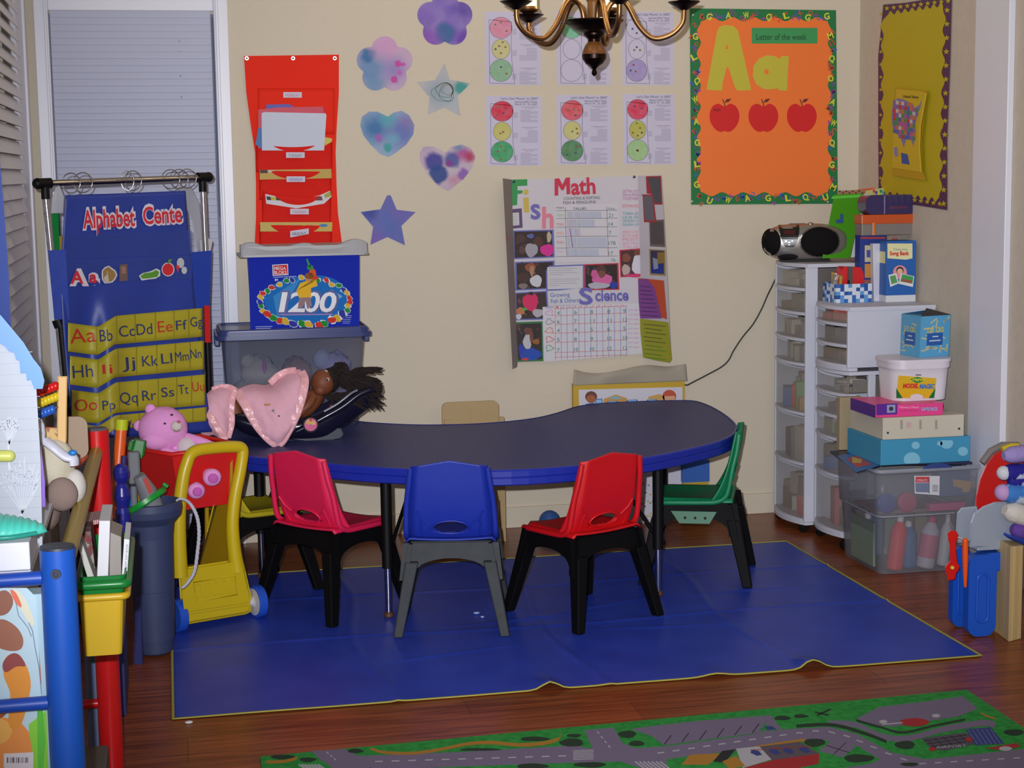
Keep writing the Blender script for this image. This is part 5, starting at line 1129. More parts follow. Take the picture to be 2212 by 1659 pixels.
# ================= left side =================
# stacking bins on the table
t=thing('lidded_tote','frosted plastic tote with slate blue lid on the left end of table','storage tote',(.45,-.25,TZ))
X0,X1,Y0,Y1,Z0,Z9=.185,.69,-.44,-.12,TZ+.002,.86
TMb=C(100,110,145,.4,alpha=.27,spec=.25); lo=[(x,y) for x,y in rrect(X0+.02,Y0+.02,X1-.01,Y1-.02,.03,4)]; hi=rrect(X0,Y0,X1+.02,Y1,.03,4); N=len(lo)
b=B().add([(x,y,Z0) for x,y in lo]+[(x,y,Z9) for x,y in hi],[(i,(i+1)%N,(i+1)%N+N,i+N) for i in range(N)]+[tuple(range(N-1,-1,-1))],TMb,True); obj('tub_body',b,t,sol=.003)
lidm=C(58,68,122,.3)
b=B().prism(rrect(X0-.025,Y0-.02,X1+.045,Y1+.02,.04,6),.858,.874,lidm,smooth=True).prism(rrect(X0-.015,Y0-.01,X1+.035,Y1+.01,.035,6),.874,.888,lidm,smooth=True)
b.tube([(x,y,.888) for x,y in rrect(X0-.005,Y0+.0,X1+.025,Y1,.03,6)],.008,lidm,8,closed=True); obj('lid',b,t,bev=.004)
for xx in (X0-.018,X1+.038): obj('lid_latch',B().box((xx,-.28,.85),(.02,.08,.05),lidm),t,bev=.004)
def plush(x,y,z,r_,c,label,name='stuffed_toy',bump=.35,parts=()):
    b=B().ell((x,y,z),r_,C(*c,.95,bump=.6,bs=90),20,bump=bump,bs=22)
    for (dx,dy,dz_,q,cc) in parts: b.ell((x+dx,y+dy,z+dz_),q,C(*cc,.95,bump=.6,bs=90),12)
    return obj(name,b,label=label,cat='stuffed toy')
plush(.315,-.35,.72,(.07,.055,.075),(175,170,165),'pale grey stuffed toy with pink ribbon seen through the blue tote',parts=((-.05,.0,-.08,(.06,.05,.06),(170,168,160)),(-.04,-.03,.05,(.03,.02,.03),(180,175,170)),(.02,-.05,.03,(.008,.012,.03),(190,90,170))))
plush(.455,-.33,.69,(.06,.05,.09),(150,115,105),'brownish stuffed toy in the middle of the blue tote',parts=((0,-.02,-.1,(.06,.05,.05),(140,110,100)),))
plush(.60,-.36,.74,(.06,.05,.055),(165,160,215),'lavender stuffed toy at right inside the blue tote',parts=((-.05,-.02,.03,(.035,.03,.04),(170,175,215)),(.04,-.03,-.04,(.04,.03,.03),(160,150,210))))
plush(.63,-.37,.575,(.055,.05,.045),(110,135,185),'dusty blue stuffed toy in bottom right of the tote',parts=((-.01,-.03,.05,(.05,.03,.03),(170,150,190)),))
plush(.28,-.33,.585,(.07,.06,.05),(130,130,140),'grey green stuffed toy in bottom left of the tote',parts=((.09,0,0,(.05,.05,.04),(150,150,140)),))
# block tub
t=thing('block_tub','blue building block tub with grey lid and number 1200 print','toy tub',(.48,-.26,.896))
zb=.8965; mb=C(28,48,165,.5,spec=.2)
b=B(); n0=rrect(.302,-.385,.688,-.17,.02,4); N=len(n0)
b.prism(n0,zb,zb+.285,mb,taper=1.045,cx=.49,cy=-.28,smooth=False); obj('tub_body',b,t)
gl_=C(160,160,165,.4)
b=B(); rr3=rrect(.255,-.415,.735,-.15,.02,5); b.prism(rrect(.268,-.402,.722,-.158,.02,5),zb+.266,zb+.30,gl_)
b.prism(rr3,zb+.262,zb+.27,gl_)
n=24; vs=[]
prof=[.03,.04,.042,.038,.03,.024,.022,.022,.022,.024,.03,.034,.036,.034,.026,.024,.022,.022,.024,.03,.038,.044,.046,.042,.034]
for i in range(n+1):
    x=.262+.468*i/n; h=zb+.275+prof[i]
    vs+=[(x,-.408,zb+.268),(x,-.398,h),(x,-.372,h),(x,-.372,zb+.268)]
b.add(vs,[(i*4+k,(i+1)*4+k,(i+1)*4+(k+1)%4,i*4+(k+1)%4) for i in range(n) for k in range(4)]+[(0,1,2,3),(n*4+3,n*4+2,n*4+1,n*4)],gl_)
obj('lid',b,t,bev=.003)
q=pl3((.3,-.386,zb),(.7,-.386,zb),(.5,-.386-.0055,zb+.285))
b=B(); Lb=.002
q0=Pl(q.p-Vector((0,.0015,0)),q.n)
def S(pts,c,l=0): b.pp(q0,pts,C(*c,.7,spec=.12),.0006+l)
S([(536,552),(776,548),(776,715),(541,720)],(24,44,172))
S([(v.x,v.y) for v in spline([Vector((x,y,0)) for x,y in ((570,645),(590,615),(640,598),(700,596),(740,615),(760,650),(742,682),(700,698),(620,700),(585,685))],4,True)],(30,110,190),.0004)
S([(590,640),(650,600),(600,690)],(60,140,205),.0006); S([(715,625),(740,640),(720,655)],(120,180,225),.0007)
r=random.Random(12); pal=[(205,60,50),(215,175,60),(40,140,60),(50,60,160),(215,175,60),(205,60,50),(40,140,60)]
for i in range(34):
    a=2*PI*i/34; x=660+96*math.cos(a)+r.uniform(-3,3); y=652+50*math.sin(a)+r.uniform(-3,3)
    S(circ(x,y,11 if math.sin(a)>.4 else 8,8 if math.sin(a)>.4 else 6,7,r.random(),.1,i),(225,228,240),.0008); S(circ(x,y,10 if math.sin(a)>.4 else 7,7 if math.sin(a)>.4 else 5,7,r.random(),.1,i),pal[i%7],.001+.0001*(i%3))
for s,x,wd_ in (('1',601,14),('2',621,38),('0',654,34),('0',686,38)):
    b.text(q0,s,x-1,675,45,C(30,50,140,.4),wd_+5,.0022,bold=.05,skew=.18); b.text(q0,s,x+1,673,41,C(225,225,235,.4),wd_-2,.0026,bold=.02,skew=.18)
b.line(q0,[(606,680),(718,679)],2.5,C(150,110,170,.4),.0022)
S([(588,572),(622,570),(623,594),(589,596)],(215,215,225),.0014); S([(590,574),(620,572),(621,592),(591,594)],(205,35,45),.0017); b.text(q0,'MEGA',592,583,7,C(230,220,225),26,.003,bold=.015); b.text(q0,'BLOKS',592,592,7,C(230,220,225),27,.003,bold=.015)
b.line(q0,[(590,599),(640,597)],1.5,C(150,180,220),.0014); b.text(q0,'4+',593,607,5,C(220,225,235),8,.002,bold=.04)
# picture of child with block tower
S(circ(668,602,9,10),(200,140,100),.0032); S(circ(668,596,10,7),(140,90,50),.0034); S([(648,612),(658,608),(676,608),(684,606),(668+14,600),(686,618),(672,622),(672,642),(646,643),(640,628)],(228,180,50),.0033)
S([(646,643),(670,642),(674,660),(664,668),(660,650),(652,668),(644,662)],(150,125,130),.0033); S(circ(675,592,8,12),(215,90,45),.0034); S(circ(670,578,7,6),(60,140,80),.0036); S([(661,560),(664,558),(672,576),(667,578)],(60,150,110),.0036); S(circ(682,600,6,4),(210,60,50),.0036)
for i in range(5): b.line(q0,[(740,682+i*4),(760-i,682+i*4)],1.2,C(140,150,200,.4),.0014)
for i in range(3): b.line(q0,[(552,706+i*4),(588-i*3,705+i*4)],1.4,C(150,160,205,.4),.0014)
obj('print',b,t)
# doll carrier on the table
t=thing('doll_carrier','black doll car seat with pink disc on its handle on the table','doll carrier',(.52,-.7,TZ))
navy=C(22,22,44,.25,coat=.3); grb=C(52,56,72,.5); CYY=-.68
def cp(x,y,Y=CYY): return P(x,y,Y)
b=B(); prof=[(498,905),(512,925),(545,940),(600,948),(660,950),(700,948),(735,925),(775,895),(810,868),(826,842)]
top_=[(500,893),(520,898),(560,905),(610,905),(655,900),(700,880),(735,860),(765,845),(795,832),(822,828)]
rows=[]
pr=spline([cp(x,y) for x,y in prof],3); tp=spline([cp(x,y) for x,y in top_],3)
def fb_(u,v):
    i=u*(len(pr)-1); k=min(int(i),len(pr)-2); f_=i-k; lo_=pr[k].lerp(pr[k+1],f_); hi_=tp[k].lerp(tp[k+1],f_)
    a=PI*v; w_=.085*math.sin(PI*min(1,max(0,.12+.8*u)))**.6
    s=math.sin(a); return (lo_.x+(hi_.x-lo_.x)*(1-s),CYY-w_*math.cos(a),max(TZ+.004,hi_.z+(lo_.z-hi_.z)*s**.6))
b.grid(fb_,30,16,navy); obj('seat_shell',b,t,sol=.006)
b=B(); 
for s_ in (-1,1):
    o=[(600,940),(650,930),(735,925),(741,938),(735,946),(700,953),(660,952),(615,945)]
    b.slab(yplane(CYY+s_*.05),o,.012,grb)
b.box((cp(670,945).x,CYY,TZ+.01),(.18,.10,.02),grb); obj('rocker_base',b,t,bev=.003)
b=B()
for Yh in (CYY-.085,CYY+.085):
    pts=spline([P(640,932,Yh),P(668,918,Yh),P(705,898,Yh),P(740,878,Yh),P(775,852,Yh),P(800,842,Yh)],6)
    b.tube(pts,.0135,navy,12,rs=[.014+.006*math.sin(PI*i/(len(pts)-1)) for i in range(len(pts))],flat=.7)
b.tube([P(800,842,CYY-.085),P(806,842,CYY-.06),P(806,842,CYY+.06),P(800,842,CYY+.085)],.014,navy,12)
h_=obj('handle',b,t)
b=B().tube(spline([P(700,889,CYY-.105),P(730,872,CYY-.105),P(758,850,CYY-.104),P(772,843,CYY-.1)],4),.004,C(120,125,140,.2),8); obj('handle_strip',b,h_,label='grey rubber strip')
dc=P(671,917,CYY-.10); b=B().lathe([(.028,-.018),(.0295,0),(.028,.004),(.0225,.004)],dc,BLACK,28,(0,-1,0)); b.lathe([(.0225,.0046),(0,.0056)],dc,C(215,105,150,.3),28,(0,-1,0))
q=yplane(dc.y-.0062); b.pp(q,circ(667,912,6,5,10,0,.15,1),C(215,170,80,.3),.0005); b.pp(q,circ(677,914,5,4,10,0,.15,2),C(220,180,100,.3),.0006); b.pp(q,circ(671,907,3,3,8),C(190,40,60,.3),.0009)
obj('badge',b,t,label='pink round badge on handle pivot')
b=B().patch([[cp(640,908,CYY+.05),cp(700,875,CYY+.05),cp(760,843,CYY+.05),cp(815,830,CYY+.04)],[cp(640,925),cp(700,898),cp(755,868),cp(812,846)],[cp(640,912,CYY-.06),cp(700,885,CYY-.06),cp(760,852,CYY-.06),cp(815,840,CYY-.05)]],ramp('navy_print',[(.62,(22,20,50)),(.68,(150,90,70))],40,.7)); obj('cushion',b,t,sol=.012)
# doll
brn=C(122,66,40,.6,bump=.05); t=thing('rag_doll','brown soft bodied doll with dark yarn hair lying in the carrier','doll',(.5,-.7,TZ+.05))
DY=-.72; hc=P(697,826,DY); R_=Matrix.Rotation(D_(12),3,'Y')
b=B().ell(hc,(.043,.045,.047),brn,24); b.ell(hc+Vector((-.020,-.026,-.004)),(.006,.008,.005),brn,12); b.ell(hc+Vector((-.012,-.024,-.024)),(.022,.022,.020),brn,14)
hd=obj('head',b,t)
def eye(px_,py_):
    p_=P(px_,py_,DY); v=Vector((p_.x-hc.x,0,p_.z-hc.z)); rr=.0445; yy=-math.sqrt(max(1e-6,rr*rr-v.x**2-v.z**2)); c=hc+Vector((v.x,yy*1.0,v.z))
    obj('eye',B().ell(c,(.0062,.003,.007),C(210,205,200,.3),12).ell(c+Vector((-.001,-.0022,0)),(.004,.0018,.0046),C(25,18,18,.2),10).ell(c+Vector((.001,-.0038,.0015)),(.001,.0006,.001),WHITE,6),hd)  # tiny white bead is a highlight modelled onto the eye
eye(703,802); eye(706,817)
p_=P(681,812,DY); obj('mouth',B().tube([hc+Vector((-.036,-.022,.016)),hc+Vector((-.0405,-.020,.008)),hc+Vector((-.040,-.0185,0))],.0014,C(90,35,30,.5),6),hd)
hm=C(38,24,24,.9,bump=.8,bs=200)
b=B(); r=random.Random(6)
b.ell(hc+Vector((.030,.012,.008)),(.032,.042,.044),hm,18,bump=.15,bs=40)
for i in range(46):   # cap and ponytails of yarn
    a=r.uniform(-.3,1); s0=hc+Vector((.024+.022*r.random(),-.03+.06*r.random(),.03*a+.012))
    e=P(735+20*r.random(),800+30*r.random(),DY+r.uniform(-.03,.03)); m_=(s0+e)/2+Vector((0,r.uniform(-.02,.02),.02*r.random()+.006))
    b.tube(spline([s0,m_,e],4),.0034,hm,5)
for i in range(90):
    e=P(r.choice([815,820,826,790,806,822]),r.choice([800,825,848,862,880]) ,DY+r.uniform(-.04,.04)); s0=P(735+r.random()*12,815+r.random()*22,DY+r.uniform(-.03,.03))
    m_=(s0+e)/2+Vector((0,r.uniform(-.02,.02),.012+r.uniform(-.012,.014))); b.tube(spline([s0,m_,e+Vector((r.uniform(-.01,.01),0,r.uniform(-.012,.012)))],4),.003,hm,5)
for i in range(50):
    s0=P(700+r.random()*30,852+r.random()*8,DY+r.uniform(-.04,.02)); e=P(r.uniform(720,800),r.uniform(845,885),DY+r.uniform(-.05,.0)); b.tube(spline([s0,(s0+e)/2+Vector((0,-.015,.006)),e],3),.003,hm,5)
for i in range(24):
    s0=P(735,800,DY); a=r.uniform(0,PI); e=s0+Vector((.028*math.cos(a),r.uniform(-.02,.02),.024*math.sin(a)+.006)); b.tube(spline([s0,(s0+e)/2+Vector((.006,0,.01)),e],3),.0028,hm,5)
b.ell(P(744,815,DY),(.03,.03,.035),hm,12,bump=.3,bs=60); b.ell(P(785,830,DY),(.045,.03,.028),hm,12,bump=.3,bs=60); b.ell(P(812,842,DY),(.02,.02,.028),hm,12,bump=.4,bs=60)
obj('hair',b,hd)
b=B(); pts=spline([P(690,850,DY+.01),P(668,868,DY),P(645,885,DY),P(600,890,DY),P(560,885,DY)],5); n=len(pts)
b.tube(pts,.03,brn,14,rs=[.018+.022*math.sin(PI*min(1,(i+1)/(n*.7))) if i<n*.7 else .034 for i in range(n)])
bd=obj('body',b,t)
b=B().tube(spline([P(676,858,DY-.03),P(668,872,DY-.05),P(655,885,DY-.055),P(645,893,DY-.05)],5),.016,brn,12); b.ell(P(645,893,DY-.05),(.018,.016,.016),brn,12); obj('arm',b,t)
b=B().tube([P(658,888,DY-.071),P(670,880,DY-.069),P(676,876,DY-.066)],.001,C(70,30,22,.7),5); obj('seam',b,bd)
b=B().tube(spline([P(560,885,DY-.01),P(530,878,DY-.01),P(508,872,DY-.02),P(512,895,DY-.03)],5),.021,brn,12); obj('leg',b,t)
# pink blanket with satin trim
t=thing('baby_blanket','pink fleece baby blanket with satin edging draped over the doll','blanket',(.4,-.75,TZ))
flc=C(232,178,196,.95,bump=.2,bs=200,spec=.1); sat=C(238,178,186,.3,bump=.5,bs=45)
BY=-.80
def folds(b):
    for v in b.v:
        v.y+=.007*noise.noise(Vector((v.x*34+v.z*14,v.z*16,1.3)))+.004*noise.noise(Vector((v.x*70,v.z*50,4)))
A_=[[P(508,842,-.76),P(545,830,-.72),P(580,830,-.70),P(610,803,-.70),P(648,798,-.74)],
    [P(520,862,-.80),P(550,850,-.80),P(585,850,-.79),P(622,830,-.80),P(660,815,-.79)],
    [P(534,892,-.82),P(560,885,-.835),P(590,882,-.845),P(628,865,-.84),P(658,842,-.82)],
    [P(552,920,-.83),P(572,915,-.85),P(596,912,-.86),P(628,898,-.85),P(650,875,-.83)],
    [P(575,945,-.84),P(585,943,-.86),P(600,940,-.87),P(622,930,-.86),P(640,905,-.84)],
    [P(597,963,-.83),P(599,964,-.835),P(601,964,-.84),P(604,963,-.838),P(610,958,-.835)]]
b=B().patch(A_,flc,7); folds(b); obj('fleece',b,t,sol=.004)
def edge(pts,w0=.02):
    s=spline(pts,6); b=B(); n=len(s)
    def fn(u,v):
        i=u*(n-1); k=min(int(i),n-2); p_=s[k].lerp(s[k+1],i-k); d=(s[k+1]-s[k]).normalized(); nn=d.cross(Vector((0,-1,0))).normalized()
        return p_+nn*((v-.5)*w0)+Vector((0,-.005-.0009*math.sin(u*n*1.3+3*v)-.0012*math.sin(PI*v),0))
    b.grid(fn,n*3,6,sat); return obj('satin_trim',b,t,sol=.002)
edge([P(511,845,-.77),P(526,868,-.81),P(541,895,-.825),P(560,924,-.835),P(582,948,-.845),P(599,960,-.84)],.032)
edge([P(650,802,-.76),P(658,820,-.80),P(655,845,-.825),P(646,878,-.835),P(634,908,-.845),P(612,948,-.842),P(601,960,-.84)],.030)
edge([P(583,828,-.745),P(600,812,-.735),P(620,802,-.735),P(640,800,-.755)],.024)
Bq=[[P(462,838,-.74),P(485,830,-.72),P(505,836,-.74),P(512,842,-.76)],
    [P(440,860,-.78),P(462,850,-.78),P(490,852,-.78),P(508,860,-.77)],
    [P(430,895,-.80),P(452,885,-.83),P(480,885,-.82),P(502,890,-.79)],
    [P(432,925,-.80),P(455,915,-.83),P(482,920,-.84),P(502,922,-.80)],
    [P(438,948,-.78),P(462,940,-.80),P(486,956,-.83),P(496,940,-.80)]]
b=B().patch(Bq,flc,7); folds(b); obj('fleece',b,t,sol=.004)
edge([P(509,842,-.77),P(502,860,-.785),P(500,885,-.80),P(500,915,-.81),P(492,945,-.825)],.022)
edge([P(440,880,-.81),P(455,900,-.835),P(470,925,-.84),P(488,950,-.838)],.024)
edge([P(458,842,-.755),P(475,836,-.745),P(495,836,-.75),P(510,844,-.768)],.02)
b=B(); q=Pl((0,-.875,0),(0,-1,0)); 
def em_(x,y,rx,ry,c): p_=P(x,y,-.857); b.ell(p_,(rx*.0013,.003,ry*.0013),C(*c,.7),10)
em_(577,874,9,3,(190,150,90)); em_(590,887,4,4,(150,140,130)); em_(602,899,4,3,(35,30,32)); em_(593,893,2,2,(160,150,140)); obj('embroidery',b,t)
# alphabet chart on its stand
t=thing('chart_stand','black and chrome stand with rings holding the blue alphabet chart','stand',(-.12,-.9,0))
TL=P(97,396,-1.1); TR=P(437,383,-.72)
dx=(TR-TL)
b=B().tube([TL,TR],.0105,C(165,160,160,.12,1),14); obj('crossbar',b,t,label='chrome crossbar')
for p_,s_ in ((TL,-1),(TR,1)):
    d=dx.normalized()*s_
    b=B().tube([p_-d*.02,p_+d*.022],.017,BLACK,14).ell(p_+d*.026,(.018,.018,.018),BLACK,14).tube([p_,p_-Vector((0,0,.05))],.0135,BLACK,12); obj('end_cap',b,t,label='black plastic corner fitting')
LB=P(156,1090,-1.12); 
b=B().tube([TL-Vector((0,0,.04)),P(138,810,-1.1)],.0115,C(190,190,198,.15,.8),12); obj('pole',b,t,label='chrome upper pole')
b=B().tube([P(131,700,-1.1),P(150,890,-1.1)+Vector((0,0,0)),Vector((P(150,890,-1.1).x+.0,-1.1,.004))],.0145,BLACK,12).tube([P(125,690,-1.1),P(131,706,-1.1)],.020,BLACK,12); obj('pole',b,t,label='black lower pole')
b=B().tube([TR-Vector((0,0,.04)),P(445,560,-.72)],.0105,C(190,190,198,.15,.8),12); obj('pole',b,t,label='chrome upper pole')
xq=P(448,740,-.72); b=B().tube([P(445,560,-.72),xq,Vector((xq.x,-.72,.55)),Vector((xq.x,-.72,.004))],.0105,BLACK,12); obj('pole',b,t,label='black lower pole')
b=B().tube([(P(150,890,-1.1).x-.02,-1.30,.014),(P(150,890,-1.1).x-.02,-.95,.014)],.012,BLACK,10); obj('foot_bar',b,t); obj('foot_bar',B().tube([(xq.x,-.86,.014),(xq.x,-.60,.014)],.010,BLACK,10),t)
for x,y,rw in ((150,395,18),(174,395,19),(268,392,13),(280,392,18),(364,388,20),(383,388,20),(402,386,20)):
    f=(x-97)/340; c=TL+dx*f+Vector((0,0,-.006)); ang=(x*7)%5*.25; R1=.030
    ax=dx.normalized()*math.sin(ang)*.9+Vector((0,0,0)); u_=(dx.normalized()*(rw/20)+Vector((0,-.35,0))).normalized(); v_=Vector((0,0,1))
    R1=.032; b=B().tube([c+(u_*math.cos(a)*rw/20+v_*math.sin(a))*R1+Vector((0,0,.004)) for a in [2*PI*i/26 for i in range(26)]],.0018,CHROME,6,closed=True); b.ell(c+u_*R1*rw/20+Vector((0,0,.004)),.0035,CHROME,8)
    obj('binder_ring',b,t)
# the chart: a sheet with a fold, hanging from the rings
C0_=P(140,420,-1.06); C1_=P(405,415,-.78); q=pl3(C0_-Vector((0,.03,0)),C1_-Vector((0,.03,0)),C0_+Vector((0,-.03-.03,-.5)))
def fold(x,y):
    s=max(0,min(1,(y-600)/150)); xc=232+ (y-660)*.06
    return .030*s*math.exp(-((x-xc)/22)**2)-.02*s*math.exp(-((x-xc+48)/26)**2)+.003*math.sin(x*.05+y*.02)
def Q(x,y,l=0): return q(x,y,l+fold(x,y))
t=thing('alphabet_chart','blue pocket chart headed Alphabet Cente with yellow letter cards','pocket chart',(-.15,-.95,.6))
fab=C(38,60,150,.45,bump=.25,bs=14); fab2=C(52,74,168,.35)
b=B()
def outline(u,v):
    y=422+(950-422)*v; xl=142+(v<.04)*0-22*math.sin(min(1,v*1.1)*PI/2)*(1 if v<.5 else 1)+max(0,v-.35)*62; xr=400+v*58-(6*math.sin(v*PI))
    return Q(xl+(xr-xl)*u,y+(-10*u if v<.6 else -10*u-18*(v-.6)*u))
b.grid(outline,50,60,fab); obj('sheet',b,t,sol=.003)
b=B()
for y0,y1 in ((508,560),(562,612)):
    b.grid(lambda u,v,y0=y0,y1=y1:Q(140+u*(275),y0+(y1-y0)*v-10*u,.005),24,4,C(58,80,170,.2,alpha=.5))
obj('clear_pocket',b,t)
b=B(); rt=C(205,40,60,.5); wt=C(215,205,215,.6)
def rich(s,x,y,h,wd_,ang):
    b.text(Q,s,x-2,y+1,h+4,wt,wd_+5,.006,ang=ang,bold=.075); b.text(Q,s,x,y,h,rt,wd_,.008,ang=ang,bold=.02)
rich('Alphabet',180,493,38,112,.05); rich('Cente',310,484,36,84,.06)
obj('title',b,t,label='red title lettering with pale outline')
for s,x,y,h in (('A',152,612,26),('a',193,610,25)):
    b=B(); b.text(Q,s,x-2,y+2,h+4,wt,None,.0075,bold=.1); b.text(Q,s,x,y,h,rt,None,.009,bold=.03); obj('letter_card',b,t)
def card(L_):
    b=B()
    for pts,c,l in L_: b.add([Q(x,y,l) for x,y in pts],[tuple(range(len(pts)))],C(*c,.5))
    obj('picture_card',b,t)
card([(circ(235,594,17,19,12,0,.08,3),(205,200,205),.0075),(circ(235,594,14,16,12,0,.1,3),(150,120,70),.009),([(224,600),(232,584),(236,612),(226,608)],(190,180,165),.0095)])
card([([(258,572),(275,570),(276,606),(258,608)],(110,85,85),.008),([(262,576),(271,576),(272,590),(263,592)],(150,110,100),.0085)])
card([([(300,596),(308,590),(325,586),(338,580),(346,584),(346,596),(336,602),(318,604),(306,606)],(210,215,215),.0075),([(303,597),(312,590),(328,588),(338,583),(344,588),(340,598),(322,601),(308,602)],(90,150,50),.009)])
card([(circ(363,582,14,15),(215,210,215),.0075),(circ(363,582,12,13),(205,40,50),.009),([(362,570),(364,560),(372,560),(368,568)],(90,140,70),.0095)])
card([(circ(390,568,8,11),(185,185,190),.0085),(circ(398,584,6,8),(185,190,190),.0088),([(379,573),(388,574),(384,590)],(200,50,60),.0095)])
# yellow letter strips
yf=C(172,160,38,.5,bump=.2,bs=20)
def jag(x,row): # vertical offset of the row at x (fold in the sheet)
    if x<212: return (x-145)*.13
    if x<250: return 8.7-(x-212)*.62
    return -14.9-(x-250)*.09
rowsL=[(697,62),(768,62),(841,66),(912,30)]
for ri,(y0,h) in enumerate(rowsL):
    b=B()
    xs=147+ri*4; xe=437+ri*3
    def fy(u,v,y0=y0,h=h,xs=xs,xe=xe):
        x=xs+(xe-xs)*u; return Q(x,y0+jag(x,0)+h*v*(1 if x>250 or x<200 else .98),.009)
    b.grid(fy,48,5,yf)
    for k,x in enumerate((209,252,292,336,376,408)):
        x+=ri*3; ys=y0+jag(x,0); b.add([Q(x-.8,ys,.0108),Q(x+.8,ys,.0108),Q(x+.8,ys+h,.0108),Q(x-.8,ys+h,.0108)],[(0,1,2,3)],C(140,128,30,.5))
    st_=obj('letter_strip',b,t,sol=.0015)
Ls=[[('Aa',152,742,36,56,1),('Bb',216,738,30,28,0),('Cc',258,728,28,34,0),('Dd',296,724,28,34,0),('Ee',342,718,28,32,1),('Ff',381,713,24,24,0),('Gg',412,706,24,26,0)],
    [('Hh',158,817,32,44,0),('Ii',222,808,24,22,1),('Jj',265,796,28,28,0),('Kk',308,792,27,34,0),('Ll',349,786,26,24,0),('Mm',379,781,24,30,0),('Nn',412,775,24,24,0)],
    [('Oo',163,889,30,48,1),('Pp',222,886,24,28,0),('Qq',260,872,28,38,0),('Rr',308,866,26,30,0),('Ss',349,858,24,28,0),('Tt',386,852,24,22,0),('Uu',416,846,24,26,1)],
    [('Vv',166,934,14,40,0),('Ww',262,930,24,40,0),('Xx',312,924,24,34,0)]]
for row in Ls:
    for s,x,y,h,wd_,v in row:
        b=B(); b.text(Q,s,x,y,h*.85,C(*((190,45,40) if v else (40,50,110)),.5),wd_,.0125,ang=.08); obj('letter_pair',b,t)
# charts hanging behind
b=B(); cb=C(30,62,165,.4,bump=.2,bs=14)
q2=pl3(P(105,540,-1.06),P(460,545,-.66),P(110,900,-1.06)); qa=pl3(P(105,540,-1.135),P(150,540,-1.115),P(110,900,-1.135)); qb=pl3(P(415,540,-.80),P(457,540,-.755),P(415,900,-.80))
b.slab(q2,[(138,545),(440,545),(437,900),(160,905)],.004,cb).slab(qa,[(104,541),(142,539),(150,690),(117,690)],.004,cb).slab(qb,[(414,545),(457,541),(453,660),(420,668)],.004,cb); b.slab(qb,[(441,660),(453,660),(455,740),(443,740)],.006,C(205,30,30,.4)); obj('blue_chart',b,label='plain blue chart hanging behind the alphabet chart',cat='pocket chart')
b=B(); b.slab(q2,[(112,459),(126,459),(129,541),(114,541)],.003,C(20,140,60,.5),l0=-.008); obj('green_chart',b,label='green chart edge hanging at left behind the alphabet chart',cat='pocket chart')
b=B(); b.slab(q2,[(127,510),(136,510),(136,541),(127,541)],.003,C(190,150,50,.5),l0=-.012).slab(q2,[(130,690),(140,690),(150,840),(140,840)],.002,C(190,30,80,.5),l0=-.006); obj('yellow_chart',b,label='yellow and pink chart edges hanging behind the blue chart',cat='pocket chart')
b=B(); q3=pl3(P(110,420,-1.08),P(130,420,-1.07),P(112,460,-1.08)); b.slab(q3,[(120,405),(128,400),(138,425),(136,460),(110,461),(112,430)],.002,C(200,200,208,.25,alpha=.7)); obj('plastic_sleeve',b,label='clear plastic sleeve at the left end of the stand bar',cat='sleeve')
b=B(); q3=pl3(P(400,420,-.72),P(455,420,-.66),P(405,540,-.72))
b.slab(q3,[(385,402),(410,400),(430,440),(440,530),(425,545),(415,480)],.002,C(190,190,200,.2,alpha=.5),l0=-.01); b.slab(q3,[(432,520),(447,512),(459,520),(455,545),(433,545)],.012,C(205,205,210,.3,alpha=.85),l0=0); obj('plastic_sleeve',b,label='crumpled clear plastic sleeve on the right pole of stand',cat='sleeve')
# ---------------- push cart ----------------
t=thing('push_cart','yellow toy push cart with red basket and blue wheels','toy cart',(.11,-1.24,0))
yc=C(205,178,22,.35); A0=P(385,1340,-1.285); 
cdir=Vector((math.cos(D_(24)),math.sin(D_(24)),0)); cn=Vector((cdir.y,-cdir.x,0)); c00=Vector((.112,-1.262,0)); CP=Pl(c00,cn)
b=B()
pts=[CP(x,y) for x,y in ((389,1245),(386,1160),(388,1090),(396,1030),(404,1000),(412,982),(430,972),(470,967),(505,965),(521,968),(524,980),(518,1020),(508,1070),(502,1130),(506,1190),(513,1232))]
s=spline(pts,5); n=len(s); b.tube(s,.0195,yc,14,rs=[.0195+.007*abs(2*i/(n-1)-1)**4 for i in range(n)]); obj('handle_frame',b,t)
b=B().slab(CP,[(390,1232),(520,1212),(526,1235),(541,1300),(538,1318),(530,1322),(408,1343),(400,1336),(394,1290)],.045,yc,l0=-.03)
for i in range(2): b.line(CP,[(404,1328-i*6),(536,1308-i*6)],1.5,C(180,155,20,.4),.0155)
bs_=obj('base_panel',b,t,bev=.008)
b=B()
for i in range(5):
    b.tube([CP(x,y,.0155) for x,y in rrect(422+i*18,1262-i*2.4,434+i*18,1290-i*2.4,3,3)],.0012,yc,6,closed=True)
b.tube([CP(x,y,.0155) for x,y in ((418,1258),(508,1244),(512,1284),(424,1300))],.0015,yc,6,closed=True); obj('raised_panel',b,bs_)
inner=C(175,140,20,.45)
bk=CP(480,1232,-.17)
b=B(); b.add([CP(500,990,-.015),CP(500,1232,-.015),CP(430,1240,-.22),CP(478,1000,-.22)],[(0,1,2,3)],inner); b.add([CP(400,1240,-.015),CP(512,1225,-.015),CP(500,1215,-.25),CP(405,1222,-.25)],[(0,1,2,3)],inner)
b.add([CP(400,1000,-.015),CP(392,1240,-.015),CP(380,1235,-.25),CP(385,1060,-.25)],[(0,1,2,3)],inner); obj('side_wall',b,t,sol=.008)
b=B().tube([CP(462,1090,-.03),CP(447,1150,-.05)],.0025,yc,6); obj('rib',b,t)
